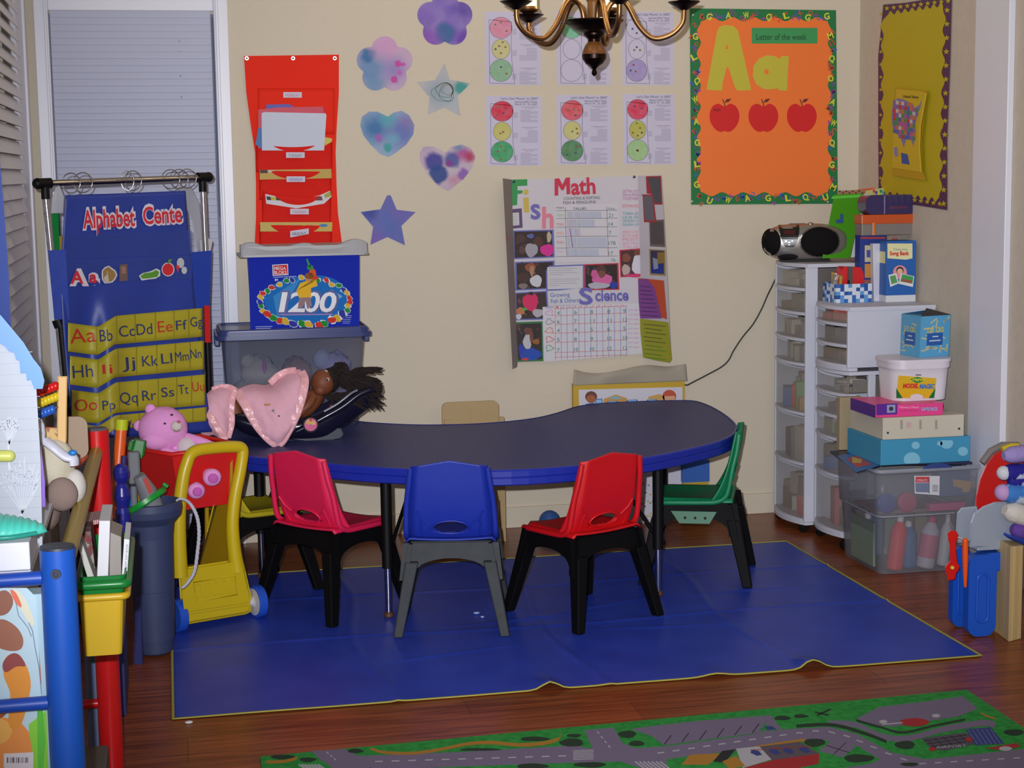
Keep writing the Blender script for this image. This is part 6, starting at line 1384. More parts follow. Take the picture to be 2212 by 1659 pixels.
# basket: red open tub behind the frame
rb_=C(208,28,28,.4); b=B()
def W3(u,dn,z): v=c00+cdir*u-cn*dn; return Vector((v.x,v.y,z))
zt,zb_=.585,.40
lo_=[W3(-.10,.03,zb_),W3(.085,.03,zb_),W3(.06,.24,zb_),W3(-.14,.24,zb_)]; hi_=[W3(-.13,.012,zt),W3(.115,.012,zt+.003),W3(.10,.30,zt),W3(-.20,.28,zt)]
b.add(lo_+hi_,[(3,2,1,0),(0,1,5,4),(1,2,6,5),(2,3,7,6),(3,0,4,7)],rb_); obj('basket',b,t,sol=.005)
b=B().tube(hi_,.008,rb_,8,closed=True); obj('basket_rim',b,t)
for px_,py_,s_ in ((556,1300,1),(386,1333,-1)):
    pc=CP(px_,py_,-.03); rw=.054; pc.z=.0545+.0035
    ax=cdir*s_
    b=B().lathe([(rw-.004,-.014),(rw,-.01),(rw,.012),(rw-.004,.016)],pc,C(35,85,200,.35),28,ax); wo=obj('wheel',b,t)
    b=B().lathe([(rw-.004,-.0135),(.02,-.0165),(.012,-.022),(.010,-.035),(0,-.035)],pc,C(200,198,205,.4),24,ax).lathe([(rw-.004,.0155),(0,.018)],pc,C(200,198,205,.4) if s_<0 and 0 else C(35,85,200,.35),24,ax); obj('hub',b,wo)
b=B().tube([CP(382,1330,-.03),CP(556,1303,-.03)],.005,WHITE,8); obj('axle',b,t)
b=B()
# far wheels carrying the back of the cart
for u in (-.12,.09):
    pc=W3(u,.22,.0445); obj('wheel',B().lathe([(0,-.013),(.04,-.013),(.04,.013),(0,.013)],pc,C(35,85,200,.4),20,cdir),t)
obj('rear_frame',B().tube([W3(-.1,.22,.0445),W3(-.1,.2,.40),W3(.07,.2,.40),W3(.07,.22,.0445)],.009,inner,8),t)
# bear
pk_=C(238,162,224,.95,bump=.35,bs=220,spec=.05); pk2=C(215,150,200,.95,bump=.6,bs=160)
t=thing('teddy_bear','pink purple teddy bear sitting in the red basket of cart','stuffed toy',(.02,-1.1,.45))
BYY=-1.12
hc=P(352,927,BYY); b=B().ell(hc,(.080,.064,.074),pk_,28,bump=.04,bs=60); b.ell(hc+Vector((-.02,-.03,-.03)),(.05,.035,.035),pk_,14); hd=obj('head',b,t)
mz=P(381,921,BYY-.055); b=B().ell(mz,(.020,.018,.019),C(215,200,200,.95),16); obj('muzzle',b,hd)
obj('nose',B().ell(P(386,911,BYY-.075),(.006,.005,.005),C(215,80,130,.5),10),hd)
for x,y in ((356,915),(371,896)): obj('eye',B().ell(P(x,y,BYY-.058),(.005,.005,.0035),C(50,30,50,.3),10),hd)
obj('mouth',B().tube([P(375,928,BYY-.073),P(381,932,BYY-.0755),P(388,928,BYY-.073)],.001,C(120,60,80),5),hd)
for x,y in ((300,920),(325,884)): obj('ear',B().ell(P(x,y,BYY),(.018,.012,.018),pk_,14),hd)
obj('body',B().ell(P(385,978,BYY+.02),(.068,.06,.06),pk_,22,bump=.05,bs=60),t)
obj('belly',B().ell(P(404,966,BYY-.02),(.036,.038,.036),C(215,205,208,.95),16),t,label='white belly patch')
obj('arm',B().tube(spline([P(405,946,BYY-.01),P(425,952,BYY-.03),P(447,960,BYY-.04)],4),.017,pk_,12).ell(P(449,960,BYY-.04),(.018,.016,.015),pk_,12),t)
obj('arm',B().tube(spline([P(345,965,BYY-.01),P(362,978,BYY-.04),P(380,985,BYY-.05)],4),.019,pk_,12).ell(P(380,985,BYY-.05),.019,pk_,12),t)
for x,y,sx in ((424,1060,.028),(458,1031,.030)):
    pc=P(x,y,BYY-.17); b=B().tube([P(405,1000,BYY-.02),P((405+x)/2,(1000+y)/2,BYY-.07),pc+Vector((0,.02,0))],.02,pk_,12); b.ell(pc,(sx,.022,sx*.95),pk_,16); lg=obj('leg',b,t)
    obj('sole',B().ell(pc+Vector((.003,-.02,0)),(sx*.55,.004,sx*.55),C(200,95,180,.9),12),lg)
# white block beside the bear and green cup
obj('toy_cup',B().at(P(455,965,-1.15)).ell((0,0,0),(.022,.02,.018),C(215,215,220,.5),12),label='white rounded toy part beside the bear paw',cat='toy')
t=thing('toy_cup','dark green toy cup hanging by the pink bear','toy',P(298,965,-1.30))
cc=P(300,965,-1.30); gm_=C(10,120,35,.4); b=B().at(cc,ry=.25).prism(rrect(-.022,-.022,.022,.022,.008,3),-.022,.022,gm_,taper=.85); obj('cup_body',b,t,bev=.003); b=B().at(cc,ry=.25).box((-.026,0,-.002),(.014,.012,.03),gm_).box((.008,0,-.028),(.02,.012,.014),gm_); obj('cup_handle',b,t,bev=.002)
# rope
pts=spline([P(383,1082,-1.50),P(392,1078,-1.50),P(410,1088,-1.48),P(425,1115,-1.47),P(430,1150,-1.46),P(427,1190,-1.45),P(420,1235,-1.44),P(405,1260,-1.44),P(393,1271,-1.44)],10); b=B(); n=len(pts)
for ph in (0,2.1,4.2): b.tube([p_+Vector((.0028*math.cos(i*.9+ph),.0028*math.sin(i*.9+ph),.001)) for i,p_ in enumerate(pts)],.0036,C(200,200,212,.8),6)
obj('rope_handle',b,label='white twisted rope hanging from rim of the dark barrel',cat='rope')
# barrel of toys
t=thing('toy_barrel','dark slate blue plastic barrel with stepped sides on the floor','bucket',(-.06,-1.52,0))
sl=C(56,66,102,.55); bc=(-.085,-1.50,0)
prof=[(0,.003),(.045,.003),(.053,.01),(.058,.11),(.060,.114),(.062,.20),(.064,.204),(.066,.36),(.072,.41),(.094,.435),(.098,.455),(.096,.476),(.089,.478),(.068,.42),(.06,.05),(0,.045)]
obj('barrel_body',B().lathe(prof,bc,sl,32),t)
b=B().hexa([(-.15,-1.60,.0),(-.125,-1.615,.0),(-.12,-1.59,.0),(-.135,-1.575,.0),(-.135,-1.60,.2),(-.122,-1.615,.2),(-.122,-1.59,.2),(-.135,-1.575,.2)],C(58,62,120,.5)); obj('fin',b,t)
bz=.10
def inb(name,label,cat,b,**k): return obj(name,b,label=label,cat=cat,**k)
b=B(); b.lathe([(.066,0),(.070,.004),(.070,.018),(.062,.018),(.062,.004),(0,.004)],P(318,1088,-1.55),C(20,150,50,.35),28,(-.5,.12,.86)); b.tube([P(362,1052,-1.56),P(357,1048,-1.56),P(352,1045,-1.56)],.006,C(20,150,50,.35),8); inb('toy_plate','bright green round toy lid leaning in the barrel mouth','toy',b)
b=B().tube([P(330,1100,-1.52),P(318,1060,-1.53),P(300,1028,-1.54)],.03,C(128,130,138,.4),14,rs=[.034,.028,.018]); b.pp(yplane(-1.572),[(308,1035),(318,1032),(330,1060),(322,1068)],C(190,60,50),.002); inb('toy_vacuum','grey plastic toy with orange label sticking out of barrel','toy',b)
b=B().box(P(290,1010,-1.50),(.035,.03,.10),C(112,116,122,.5)).box(P(290,1080,-1.50),(.02,.03,.09),C(112,116,122,.5)); inb('toy_block','upright grey plastic toy piece behind the blue pin','toy',b,bev=.006)
b=B().box(P(305,1066,-1.47),(.02,.02,.13),C(205,170,30,.4)); inb('toy_stick','yellow plastic stick standing in the barrel','toy',b,bev=.004)
b=B().tube([P(284,1110,-1.50),P(286,1070,-1.50),P(292,1050,-1.50)],.013,C(35,100,190,.4),12); inb('toy_stick','mid blue plastic handle standing in the barrel','toy',b)
b=B().at(P(266,1128,-1.68)); bl_=C(35,38,140,.3); k_=.00142
b.lathe([(0,-.10),(.014,-.10),(.018,.0),(.02,.005),(.0215,.03),(.0205,.05),(.016,.064),(.0225,.088),(.0235,.10),(.019,.124),(.014,.136),(.0235,.155),(.0245,.17),(.019,.186),(.007,.194),(0,.195)],(0,0,-.02),bl_,20); inb('bowling_pin','dark blue toy bowling pin standing left of the barrel','bowling pin',b)
p0=P(262,905,-1.62); p1=P(248,1090,-1.66)
b=B().tube([P(262,925,-1.62),P(256,1000,-1.63),P(247,1120,-1.66)],.0165,C(232,95,25,.35),14).tube([P(263,905,-1.62),P(262,928,-1.62)],.0185,C(195,205,30,.4),14)
b.tube([P(268,985,-1.65),P(266,1015,-1.65)],.009,C(40,45,110,.4),8); inb('toy_bat','orange toy tube with lime yellow cap leaning left of bear','toy',b)
# ---------------- toy organiser with bins ----------------
t=thing('toy_organizer','toy organizer with thick blue front post and red rear post','shelf',(-.19,-3.2,0))
XB=-.193; zt=.868; r_=.0283
bpm=C(24,84,185,.4); rpm=C(200,22,28,.3)
b=B().tube([(XB,-3.9,.0),(XB,-3.9,zt)],r_,bpm,32); po=obj('post',b,t,label='blue post')
obj('cap',B().lathe([(r_*.98,zt),(r_*.96,zt+.004),(r_*.8,zt+.005),(0,zt+.004)],(XB,-3.9,0),C(48,52,68,.5),28),po)
sp=P(119,1240,-3.9+-r_); obj('screw',B().lathe([(.0085,0),(.008,.003),(.004,.003),(.003,.001),(0,.001)],(XB-.002,-3.9-r_+.0005,P(119,1241,-3.93).z),C(60,66,82,.35),18,(-.1,-1,0)),po)
b=B().tube([(-.182,-2.6,.0),(-.182,-2.6,zt-.002)],r_,rpm,32); po=obj('post',b,t,label='red post'); obj('cap',B().lathe([(r_*.98,zt-.002),(r_*.8,zt+.003),(0,zt+.002)],(-.182,-2.6,0),C(90,85,92,.5),28),po)
b=B().tube([(-.195,-3.87,.800),(-.184,-2.63,.815)],.0155,C(165,140,30,.35),16); obj('top_rail',b,t,label='mustard yellow rail')
b=B().tube([(-.2,-3.87,.52),(-.19,-2.63,.50)],.012,rpm,14); 
for z_ in (P(60,1250,-3.9).z,P(60,1521,-3.9).z):
    obj('rail',B().tube([(-.75,-3.9,z_-.004),(XB-.02,-3.9,z_)],.0115,C(30,75,180,.4),14),t)
for z_ in (P(200,1520,-2.6).z,): obj('rail',B().tube([(-.75,-2.6,z_),(-.20,-2.6,z_)],.0115,rpm,14),t)
zs_=P(60,1250,-3.9).z+.010
# boards and boxes left of the posts
obj('shelf_board',B().box((-.49,-3.25,zs_+.006-.016),(.5,1.2,.012),C(205,208,222,.5)),t)
zq=zs_-.001
b=B().box((-.40,-3.81,zq+.0235),(.325,.14,.046),C(226,228,240,.4)); obj('white_box',b,label='flat white box lying on the blue organizer rail',cat='box',bev=.002)
# large picture book between the rails
q=yplane(-3.915+.03); bxp=P(103,1660,-3.885); b=B()
xl,xr=-.62,-.222; z0_,z1_=.28,.79
b.box(((xl+xr)/2,-3.86,(z0_+z1_)/2),(xr-xl,.045,z1_-z0_),C(178,210,225,.4)); q=yplane(-3.8835)
def V(pts,c,l=0): b.pp(q,[(max(-30,x),min(1690,y)) for x,y in pts],C(*c,.4),.0006+l)
sm=lambda L:[(v.x,v.y) for v in spline([Vector((x,y,0)) for x,y in L],4,True)]
V([(-30,1270),(58,1270),(78,1290),(84,1400),(92,1500),(98,1560),(100,1690),(-30,1690)],(190,218,232))
V(sm([(30,1272),(48,1285),(62,1310),(74,1345),(66,1350),(50,1325),(36,1300)]),(225,222,200),.0003); V(sm([(22,1275),(34,1280),(46,1305),(44,1312),(32,1300)]),(230,120,90),.0005)
V(sm([(-20,1290),(8,1275),(24,1285),(28,1305),(16,1325),(-5,1330),(-25,1320)]),(150,100,82),.0007); V(sm([(-20,1345),(8,1338),(36,1355),(50,1380),(45,1402),(20,1406),(-10,1395),(-25,1370)]),(158,105,85),.0007)
V(sm([(10,1425),(25,1412),(42,1415),(58,1440),(66,1470),(64,1500),(48,1560),(30,1575),(18,1560),(22,1500),(8,1460)]),(228,150,62),.0007); V(sm([(8,1428),(25,1412),(42,1415),(55,1438),(35,1440),(15,1452),(6,1445)]),(150,75,75),.0011)
V([(-30,1545),(8,1550),(40,1555),(62,1580),(70,1620),(70,1690),(-30,1690)],(235,150,80),.0004); V(sm([(-30,1520),(-5,1520),(18,1530),(5,1550),(-20,1552)]),(165,90,50),.0009); V(sm([(-30,1545),(0,1550),(25,1570),(15,1600),(-30,1610)]),(238,180,95),.0006)
V([(62,1565),(100,1535),(105,1690),(70,1690)],(140,215,70),.0003); V([(80,1520),(90,1500),(98,1600),(92,1690),(82,1690)],(95,195,70),.0005); V([(84,1400),(88,1450),(90,1480),(86,1470)],(200,110,90),.0005)
V([(8,1628),(72,1625),(72,1690),(8,1690)],(225,220,228),.0012)
for i,w_ in enumerate((3,1,2,4,1,2,3,1,2,1,3,2)): V([(15+i*4,1636),(15+i*4+w_*.7,1636),(15+i*4+w_*.7,1648),(15+i*4,1648)],(50,45,60),.0016)
b.line(q,[(62,1345),(70,1362),(76,1400),(84,1440),(90,1500)],2,C(120,140,160,.4),.0012); b.line(q,[(34,1300),(40,1330),(60,1355),(68,1375)],1.6,C(110,120,140,.4),.0012)
obj('picture_book',b,label='large bright picture book with brown and orange shapes between rails',cat='book')
b=B().box((-.235,-3.62,.815),(.03,.3,.04),C(30,170,70,.4)); 
# yellow bin, green bin and their books
def bin_(name,label,x0,x1,y0,y1,z0,z1,m,tp=1.12,t_=.005,par=None):
    t=thing(name,label,'bin',((x0+x1)/2,(y0+y1)/2,z0)); cx_,cy_=(x0+x1)/2,(y0+y1)/2
    b=B().shell(rrect(x0,y0,x1,y1,.012,4),z0,z1,m,taper=tp,cx=cx_,cy=cy_,t=t_); obj('bin_body',b,t)
    k=tp*1.02; rr=[(cx_+(a-cx_)*k,cy_+(c-cy_)*k) for a,c in rrect(x0,y0,x1,y1,.012,4)]
    obj('rim',B().tube([(a,c,z1) for a,c in rr],.0075,m,8,closed=True),t); return t
YB_=-3.32
a=P(182,1412,YB_); c=P(264,1412,YB_)
ybm=C(205,168,38,.4); gbm=C(20,120,50,.35)
bt=thing('storage_bin','yellow plastic bin hanging between the blue and red posts','bin',((a.x+c.x)/2,-3.15,a.z))
def fr(zpix,xl_,xr_,Y,y1): L_=P(xl_,zpix,Y); R2=P(xr_,zpix,Y); return L_,R2
zbt,zyt,zgt=P(220,1414,YB_).z,P(220,1290,YB_-.01).z,P(220,1268,YB_-.01).z
xl0,xr0=P(184,1412,YB_).x,P(262,1412,YB_).x; xl1,xr1=P(172,1290,YB_-.012).x,P(274,1290,YB_-.012).x
def binmesh(za,zb2,xa0,xb0,xa1,xb1,ya0,yb0,ya1,yb1,m):
    lo_=rrect(xa0,ya0,xb0,yb0,.008,3); hi_=rrect(xa1,ya1,xb1,yb1,.01,3); N=len(lo_)
    return B().add([(x,y,za) for x,y in lo_]+[(x,y,zb2) for x,y in hi_],[(i,(i+1)%N,(i+1)%N+N,i+N) for i in range(N)]+[tuple(range(N-1,-1,-1))],m,False),hi_
b,h2=binmesh(zbt,zyt,xl0,xr0,xl1,xr1-.008,YB_,YB_+.33,YB_-.008,YB_+.40,ybm); obj('bin_body',b,bt,sol=.004)
b=B().tube([(x,y,zyt) for x,y in rrect(xl1-.004,YB_-.012,xr1,YB_+.41,.012,4)],.0075,ybm,8,closed=True); obj('rim',b,bt)
gt=thing('storage_bin','green plastic bin nested inside the yellow bin holding boxes','bin',((a.x+c.x)/2,-3.15,zyt))
b,h2=binmesh(zyt-.06,zgt+.02,xl0+.003,xr0-.003,xl1+.002,xr1-.002,YB_+.012,YB_+.31,YB_-.004,YB_+.39,gbm); obj('bin_body',b,gt,sol=.004)
b=B().tube([(x,y,zgt+.004) for x,y in rrect(xl1-.002,YB_-.01,xr1+.002,YB_+.4,.012,4)],.009,gbm,10,closed=True); obj('rim',b,gt)
def vbook(name,label,cat,quad,Y,dep,m,ms=None,ex=None):
    p_=[P(x,y,Y) for x,y in quad]; b=B().hexa([p_[0],p_[1],p_[1]+Vector((.0,dep,0)),p_[0]+Vector((.0,dep,0)),p_[3],p_[2],p_[2]+Vector((0,dep,0)),p_[3]+Vector((0,dep,0))],m)
    if ex: ex(b,yplane(Y))
    return obj(name,b,label=label,cat=cat,bev=.001)
gy=C(150,142,136,.6)
vbook('book','thick white spined book standing upright in the green bin','book',[(209,1262),(233,1262),(238,1125),(214,1125)],-3.27,.17,C(215,215,222,.5))
vbook('book','slim white spined book with small print at right in green bin','book',[(262,1256),(274,1254),(280,1166),(268,1164)],-3.26,.17,C(215,218,222,.5),ex=lambda b,q:[b.text(q,'THE HAPPY DAY BOOK',273,1245,5,C(120,80,110),70,.001,ang=PI/2-.06)])
vbook('book','grey book filling the gap between the two white spined books','book',[(236,1258),(262,1258),(262,1160),(238,1150)],-3.2,.12,gy)
vbook('book','pale book leaning at far left inside the green bin','book',[(192,1258),(208,1260),(176,1168),(168,1180)],-3.26,.1,C(190,188,182,.6))
vbook('book','book with red and dark pattern leaning inside green bin','book',[(203,1258),(209,1258),(196,1145),(172,1152)],-3.2,.1,ramp('book_pattern',[(.45,(120,40,45)),(.5,(90,80,70)),(.6,(150,140,130))],60,.5))
vbook('magazine','striped pinkish magazine lying across behind the white book','magazine',[(176,1140),(212,1132),(216,1122),(180,1128)],-3.05,.1,ramp('mag',[(.4,(170,90,100)),(.6,(190,185,180))],80,.5,'wave'))
# grey and blue things seen under the bin
b=B().box((-.205,-2.42,.17),(.07,.2,.33),C(110,130,175,.6)); obj('toy_box',b,label='pale blue box standing behind between the two posts',cat='box',bev=.004)
b=B().box((-.215,-2.75,.06),(.06,.16,.115),C(90,88,82,.7)); obj('dark_box',b,label='dark grey box on the floor between the two posts',cat='box',bev=.004)
b=B().box((-.175,-1.95,.1),(.03,.3,.2),C(40,50,110,.6)); obj('toy_board',b,label='dark blue flat board on the floor left of the barrel',cat='board',bev=.003)
# ----- things on top of the organiser
zs2=zq
tl=C(80,205,188,.35,spec=.5)
t=thing('teal_basket','teal plastic berry basket lying on the white box','basket',(-.33,-3.79,zq+.047))
b=B()
def tb(u,v):
    x=-.48+.265*u; a=PI*v; k=math.sin(PI*min(1,max(0,.28+.72*u)))**.45
    return (x,-3.81-.055*math.cos(a)*k,zq+.048+(.040*math.sin(a)**.8)*k*(1-.0*u)+.0016*math.sin(u*150)*math.sin(a))
b.grid(tb,300,14,tl); obj('basket_body',b,t,sol=.002)
b=B().tube([(-.48+.265*u/20,-3.868+.05*max(0,(u/20-.8))*3,zq+.053) for u in range(20)],.004,C(40,150,135,.4),6); obj('seam',b,t)
# white toy house with blue roof edge
t=thing('toy_house','white ribbed toy house with scalloped blue roof at left edge','toy house',(-.34,-3.62,zs2))
HY=-3.66; q=yplane(HY); zf=.838
hw=C(176,182,194,.4,spec=.3)
b=B().slab(q,[(-60,1196),(92,1190),(88,1000),(78,830),(40,745),(0,690),(-60,640)],.12,hw,l0=-.12)
obj('wall_panel',b,t)
b=B()
for i in range(17): y=760+i*24; b.line(q,[(-40,y+3),(70 if y<840 else 86,y)],1.2,C(158,164,180,.4),.0012)
r=random.Random(21)
for cx_,cy_,n_,L_ in ((48,1110,12,115),(20,960,9,60)):
    for i in range(n_):
        a=PI/2+(i-n_/2+.5)*.17; x2,y2=cx_+L_*math.cos(a)*.55,cy_-L_*math.sin(a)*(.9+.2*r.random()); x2=min(84,x2)
        b.line(q,[(cx_,cy_),((cx_+x2)/2+2,(cy_+y2)/2),(x2,y2)],1.3,C(198,204,214,.4),.0014)
        for k in range(3): xx=cx_+(x2-cx_)*(.6+.13*k); yy=cy_+(y2-cy_)*(.6+.13*k); b.line(q,[(xx,yy),(xx+r.uniform(-9,9),yy-9)],1,C(198,204,214,.4),.0014)
    b.line(q,[(cx_-2,cy_),(cx_,min(1170,cy_+55))],4,C(198,204,214,.4),.0014)
obj('siding_print',b,t)
b=B(); rm=C(85,140,230,.35)
top=[(-60,640),(0,706),(20,730),(45,760),(66,795),(82,815),(90,842)]
low=[(74,840),(66,820),(58,822),(56,805),(44,806),(42,780),(34,776),(30,762),(18,758),(10,748),(0,742),(-60,700)]
up=[(x+6,y-20) for x,y in top]
b.slab(q,up+[(92,840)]+low,.13,rm,l0=-.115); obj('roof_edge',b,t,label='blue scalloped roof edge')
b=B().tube([q(-30,985,.012),q(20,985,.012)],.0105,C(205,210,110,.3),12).ell(q(20,985,.012),.0105,C(205,210,110,.3),12); obj('knob',b,t,label='pale yellow knob')
b=B().slab(q,[(88,960),(97,1040),(98,1095),(90,1095)],.08,C(125,85,185,.4),l0=-.11); obj('side_strip',b,t,label='purple side strip')
# abacus
t=thing('bead_abacus','wooden abacus with red, yellow and blue beads by the toy house','abacus',(-.24,-3.3,zs2))
AY=-3.25; wb=C(205,165,100,.5)
q=yplane(AY); b=B().slab(q,[(127,815),(143,815),(141,968),(125,945)],.022,wb,l0=-.011); b.slab(q,[(92,925),(127,925),(134,965),(95,955)],.02,ramp('floral_wood',[(.45,(200,165,110)),(.55,(120,85,55)),(.62,(190,80,60))],60,.6),l0=-.01); b.slab(q,[(95,950),(140,965),(140,1010),(98,1010)],.04,wb,l0=-.02); obj('frame',b,t,bev=.002)
for i,(y,c,n_) in enumerate(((838,(200,25,25),6),(862,(205,180,30),7),(886,(40,90,185),5))):
    b=B(); 
    for k in range(n_): b.ell(q(84+k*(7.2),y+10-k*2.8,.0),(.0072,.0085,.0095),C(*c,.3),12)
    b.tube([q(78,y+13),q(128,y-8)],.0018,CHROME,6); obj('bead_row',b,t)
# stuffed dog and others
t=thing('stuffed_dog','floppy beige and brown stuffed dog on top of the organizer','stuffed toy',(-.2,-3.3,zs2))
fur=C(196,188,168,.95,bump=.25,bs=300,spec=.1); furb=C(135,116,110,.95,bump=.25,bs=300,spec=.1)
DYY=-3.25
obj('head',B().ell(P(118,1000,DYY),(.040,.04,.052),fur,20,bump=.08,bs=50).ell(P(100,1095,DYY+.05),(.03,.04,.05),furb,14,bump=.1,bs=40),t)
obj('ear',B().ell(P(134,1068,DYY-.035),(.031,.02,.034),furb,22,bump=.02,bs=50),t,label='brown floppy ear')
obj('muzzle',B().ell(P(162,1050,DYY-.01),(.022,.025,.034),C(195,190,185,.95,bump=.2,bs=300),20,bump=.03,bs=50),t)
b=B().tube(spline([P(98,952,-3.35),P(115,965,-3.36),P(140,985,-3.36),P(158,990,-3.36),P(160,1005,-3.36)],5),.013,C(200,200,215,.3),12,flat=.6); b.ell(P(157,978,-3.37),(.009,.008,.006),C(40,120,190,.3),10); b.ell(P(85,935,-3.35),(.012,.012,.03),C(200,200,212,.3),12); obj('toy_plane',b,label='shiny white and blue toy part above the stuffed dog',cat='toy')
b=B().prism([(x,z) for x,z in rrect(-.03,0,.03,.09,.02,5)],-.004,.004,C(150,128,108,.7),ax='y'); o_=P(160,970,-3.0); b.v=[v+o_+Vector((0,0,-.02)) for v in b.v]; obj('round_board',b,label='tan rounded board standing between abacus and red post',cat='board')
b=B().tube([P(155,1010,-3.0),P(170,1000,-2.95),P(183,985,-2.9)],.008,C(215,80,30,.5),8); obj('orange_toy',b,label='small orange toy part next to the red post',cat='toy')
# ================= far right foreground toys =================
pw=ramp('plywood',[(.35,(190,165,115)),(.65,(205,180,130))],10,.5,'wave',dist=3,stretch=(1,8,.4))
b=B(); x0,x1,y0,y1,z1=2.484,2.86,-2.30,-2.045,.300
b.hexa([(x0,-2.045,0),(2.54,-2.02,0),(2.56,-1.9,0),(x0+.02,-1.9,0),(x0,-2.045,.30),(2.54,-2.02,.295),(2.56,-1.9,.295),(x0+.02,-1.9,.30)],pw)
b.box((2.70,-2.15,.15),(.32,.22,.29),C(185,155,105,.5)); obj('wooden_shelf',b,label='edge of a light plywood shelf unit at right edge of view',cat='shelf',bev=.003)
# folded toy workbench
t=thing('toy_workbench','blue and grey plastic toy workbench with tools hanging at its side','toy',(2.46,-1.9,0))
bp=C(22,82,190,.35); gp2=C(150,158,172,.35)
def legp(Y,xa,xb,z0,z1,name,t_=.035):
    q=yplane(Y); b=B()
    b.prism([(x,z) for x,z in rrect(xa,z0,xb,z1,min(.035,(xb-xa)/2.1),8)],Y,Y+t_,bp,ax='y'); o=obj(name,b,t,bev=.006)
    b=B(); cx_=(xa+xb)/2; w_=(xb-xa)*.2
    b.tube([(x,Y-.001,z) for x,z in rrect(cx_-w_,z0+.045,cx_+w_,z1-.06,w_*.95,6)],.0045,bp,8,closed=True); obj('groove',b,o)
P1=P(2090,1180,-1.95).x;P2=P(2158,1180,-1.95).x
legp(-1.975,P(2092,1300,-1.975).x,P(2152,1300,-1.975).x,.003,.262,'leg')
legp(-1.86,P(2058,1300,-1.86).x,P(2096,1300,-1.86).x,.003,.262,'leg',.03)
obj('crossbar',B().box((P(2130,1200,-1.93).x+.03,-1.93,.232),(.10,.06,.06),bp),t,bev=.006)
def gpan(Y,pts,name):
    q=yplane(Y); b=B().slab(q,pts,.012,gp2); b.line(q,pts[1:5],2,C(170,176,190,.3),.0135); obj(name,b,t,bev=.004)
gpan(-1.94,[(2098,1180),(2099,1130),(2106,1110),(2124,1096),(2148,1087),(2175,1086),(2190,1092),(2188,1182)],'side_panel')
gpan(-1.86,[(2066,1170),(2070,1108),(2078,1099),(2108,1096),(2112,1110),(2108,1172)],'side_panel')
obj('worktop',B().box((P(2120,1175,-1.9).x+.02,-1.9,.275),(.12,.1,.012),gp2),t,bev=.003)
b=B(); q=yplane(-2.0); o=[(2049,1152),(2054,1148),(2064,1149),(2068,1156),(2066,1166),(2063,1172),(2064,1200),(2066,1215),(2071,1224),(2068,1233),(2064,1236),(2061,1250),(2050,1252),(2046,1238),(2043,1226),(2049,1218),(2054,1212),(2053,1175),(2050,1165)]
b.slab(q,o,.012,C(205,28,25,.3)); b.lathe([(0,.016),(.005,.016),(.006,.012)],q(2053,1224,0),C(215,200,60,.3),12,(0,-1,0)); obj('toy_wrench',b,label='red toy wrench hanging beside the blue workbench leg',cat='toy tool',bev=.003)
b=B(); p0=P(2085,1168,-2.0); b.tube([P(2085,1168,-2.0),P(2085,1190,-2.0),P(2085,1215,-2.0),P(2085,1240,-2.0),P(2085,1268,-2.0)],.008,C(235,85,20,.35),12,rs=[.0085,.0095,.0085,.007,.004]); b.ell(p0,(.009,.009,.009),C(235,85,20,.35),12); obj('toy_screwdriver',b,label='orange toy screwdriver hanging beside the red wrench',cat='toy tool')
b=B().tube([P(2064,1158,-1.995),P(2075,1163,-1.99),P(2085,1168,-1.99),P(2098,1166,-1.95)],.0028,C(190,190,190,.4),6); obj('hook_strap',b,t)
# red and yellow toy leaning behind
t=thing('toy_slide','curved red plastic toy leaning behind the grey toy workbench','toy',(2.52,-1.72,0))
q=yplane(-1.70); b=B()
o=[(2110,1100),(2112,1070),(2120,1035),(2133,1005),(2148,985),(2166,976),(2190,972),(2215,1000),(2215,1100)]
b.slab(q,o,.03,C(205,22,22,.35)); b.line(q,o[:6],3,C(190,40,35,.3),.033); obj('panel',b,t,bev=.006)
b=B().tube([q(x,y,-.004) for x,y in ((2122,1000),(2140,975),(2165,962),(2200,962))],.012,C(125,118,115,.5),10); obj('rim',b,t)
b=B().tube([q(2164,970,.02),q(2184,963,.02),q(2200,963,.02)],.009,C(205,180,35,.4),10); obj('yellow_trim',b,t)
obj('base',B().box((2.53,-1.70,.17),(.1,.04,.34),C(125,118,115,.5)),t)
# stuffed rolls on the shelf
def roll(name,label,x,y,r_,c,x2,dy=0,m=None,tip=None,z0=None):
    Y=-2.0; k=1/570*.87
    a=P(x,y,Y); e=P(x2,y+dy,Y); R=r_*(P(x+1,y,Y)-P(x,y,Y)).length
    m=m or C(*c,.8,bump=.3,bs=80); d=(e-a)
    b=B(); n=9; pts=[]; rs=[]
    for i in range(n+1):
        u=i/n; pts.append(a+d*u); rs.append(R*(min(1,(.25+2.8*u))**.5 if u<.3 else 1)*(1 if u<.9 else .9))
    b.tube(pts,R,m,14,rs=rs)
    if tip: b.ell(a+d*.1,(R*.85,R*.85,R*.85),C(*tip,.8),14)
    return obj(name,b,label=label,cat='plush toy')
snow=ramp('snow_cloth',[(.55,(35,30,135)),(.62,(190,200,225))],26,.8); sky=ramp('cloud_cloth',[(.5,(60,120,195)),(.62,(190,200,220))],22,.8)
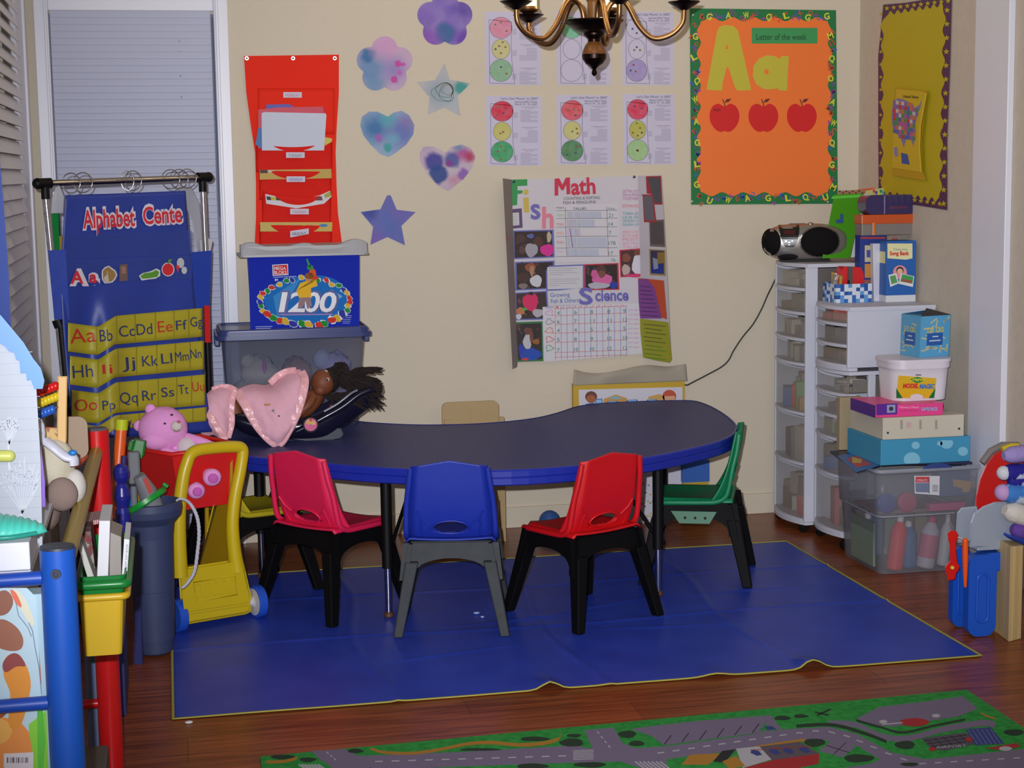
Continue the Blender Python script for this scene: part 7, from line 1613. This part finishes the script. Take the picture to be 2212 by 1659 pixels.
roll('cloth_roll','lavender soft roll, topmost of the pile on plywood shelf',2168,985,17,(150,135,195),2225,-8)
roll('cloth_roll','navy snowflake soft roll with white end on plywood shelf',2162,1022,17,(0,0,0),2225,-4,snow,(205,205,215))
roll('cloth_roll','dark navy snowflake roll squeezed under the white ended one',2178,1040,13,(0,0,0),2225,-4,snow)
roll('cloth_roll','sky blue cloud patterned soft roll with pink tip',2160,1063,20,(0,0,0),2225,6,sky,(190,150,200))
roll('cloth_roll','cream soft roll with pink marks on plywood shelf',2170,1100,21,(205,198,190),2225,18)
roll('cloth_roll','purple soft roll near bottom of pile on plywood shelf',2185,1143,17,(95,60,150),2230,8)
b=B().patch([[P(2168,1152,-2.02),P(2185,1158,-2.03),P(2215,1166,-2.02),P(2240,1170,-2.0)],[P(2170,1154,-2.0),P(2185,1164,-2.0),P(2215,1176,-2.0),P(2240,1180,-1.98)],[P(2172,1153,-1.92),P(2190,1163,-1.92),P(2215,1172,-1.92),P(2240,1175,-1.92)]],C(35,60,165,.8)); obj('cloth',b,label='blue cloth folded at the bottom of the soft rolls',cat='cloth',sol=.006)
# repeats of one kind share a group
GR={'worksheet':'food group worksheets in two rows on the wall','paper_flower':'painted paper cutouts on the wall','paper_star':'painted paper cutouts on the wall','paper_heart':'painted paper cutouts on the wall','folder':'folders in the red pocket chart','bottle':'bottles inside the clear tote','jar_lid':'round lids inside the clear tote','craft_pack':'craft packs inside the clear tote','stuffed_toy':'stuffed toys inside the blue lidded tote','cloth_roll':'soft rolls piled on the plywood shelf','pencil_case':'cases piled on the drawer unit','child_chair':'small plastic chairs around the table','storage_bin':'bins hanging between the organizer posts','plastic_sleeve':'clear sleeves hanging on the chart stand','toy_block':'toys standing in the barrel','toy_stick':'toys standing in the barrel'}
for o in COL.objects:
    if o.parent is None and 'label' in o.keys():
        k=o.name.split('.')[0]
        if k in GR: o['group']=GR[k]
        if k=='folder' and 'orange' in o['label']: del o['group']
bpy.data.curves.remove(bpy.data.curves[0]) if len(bpy.data.curves) else None
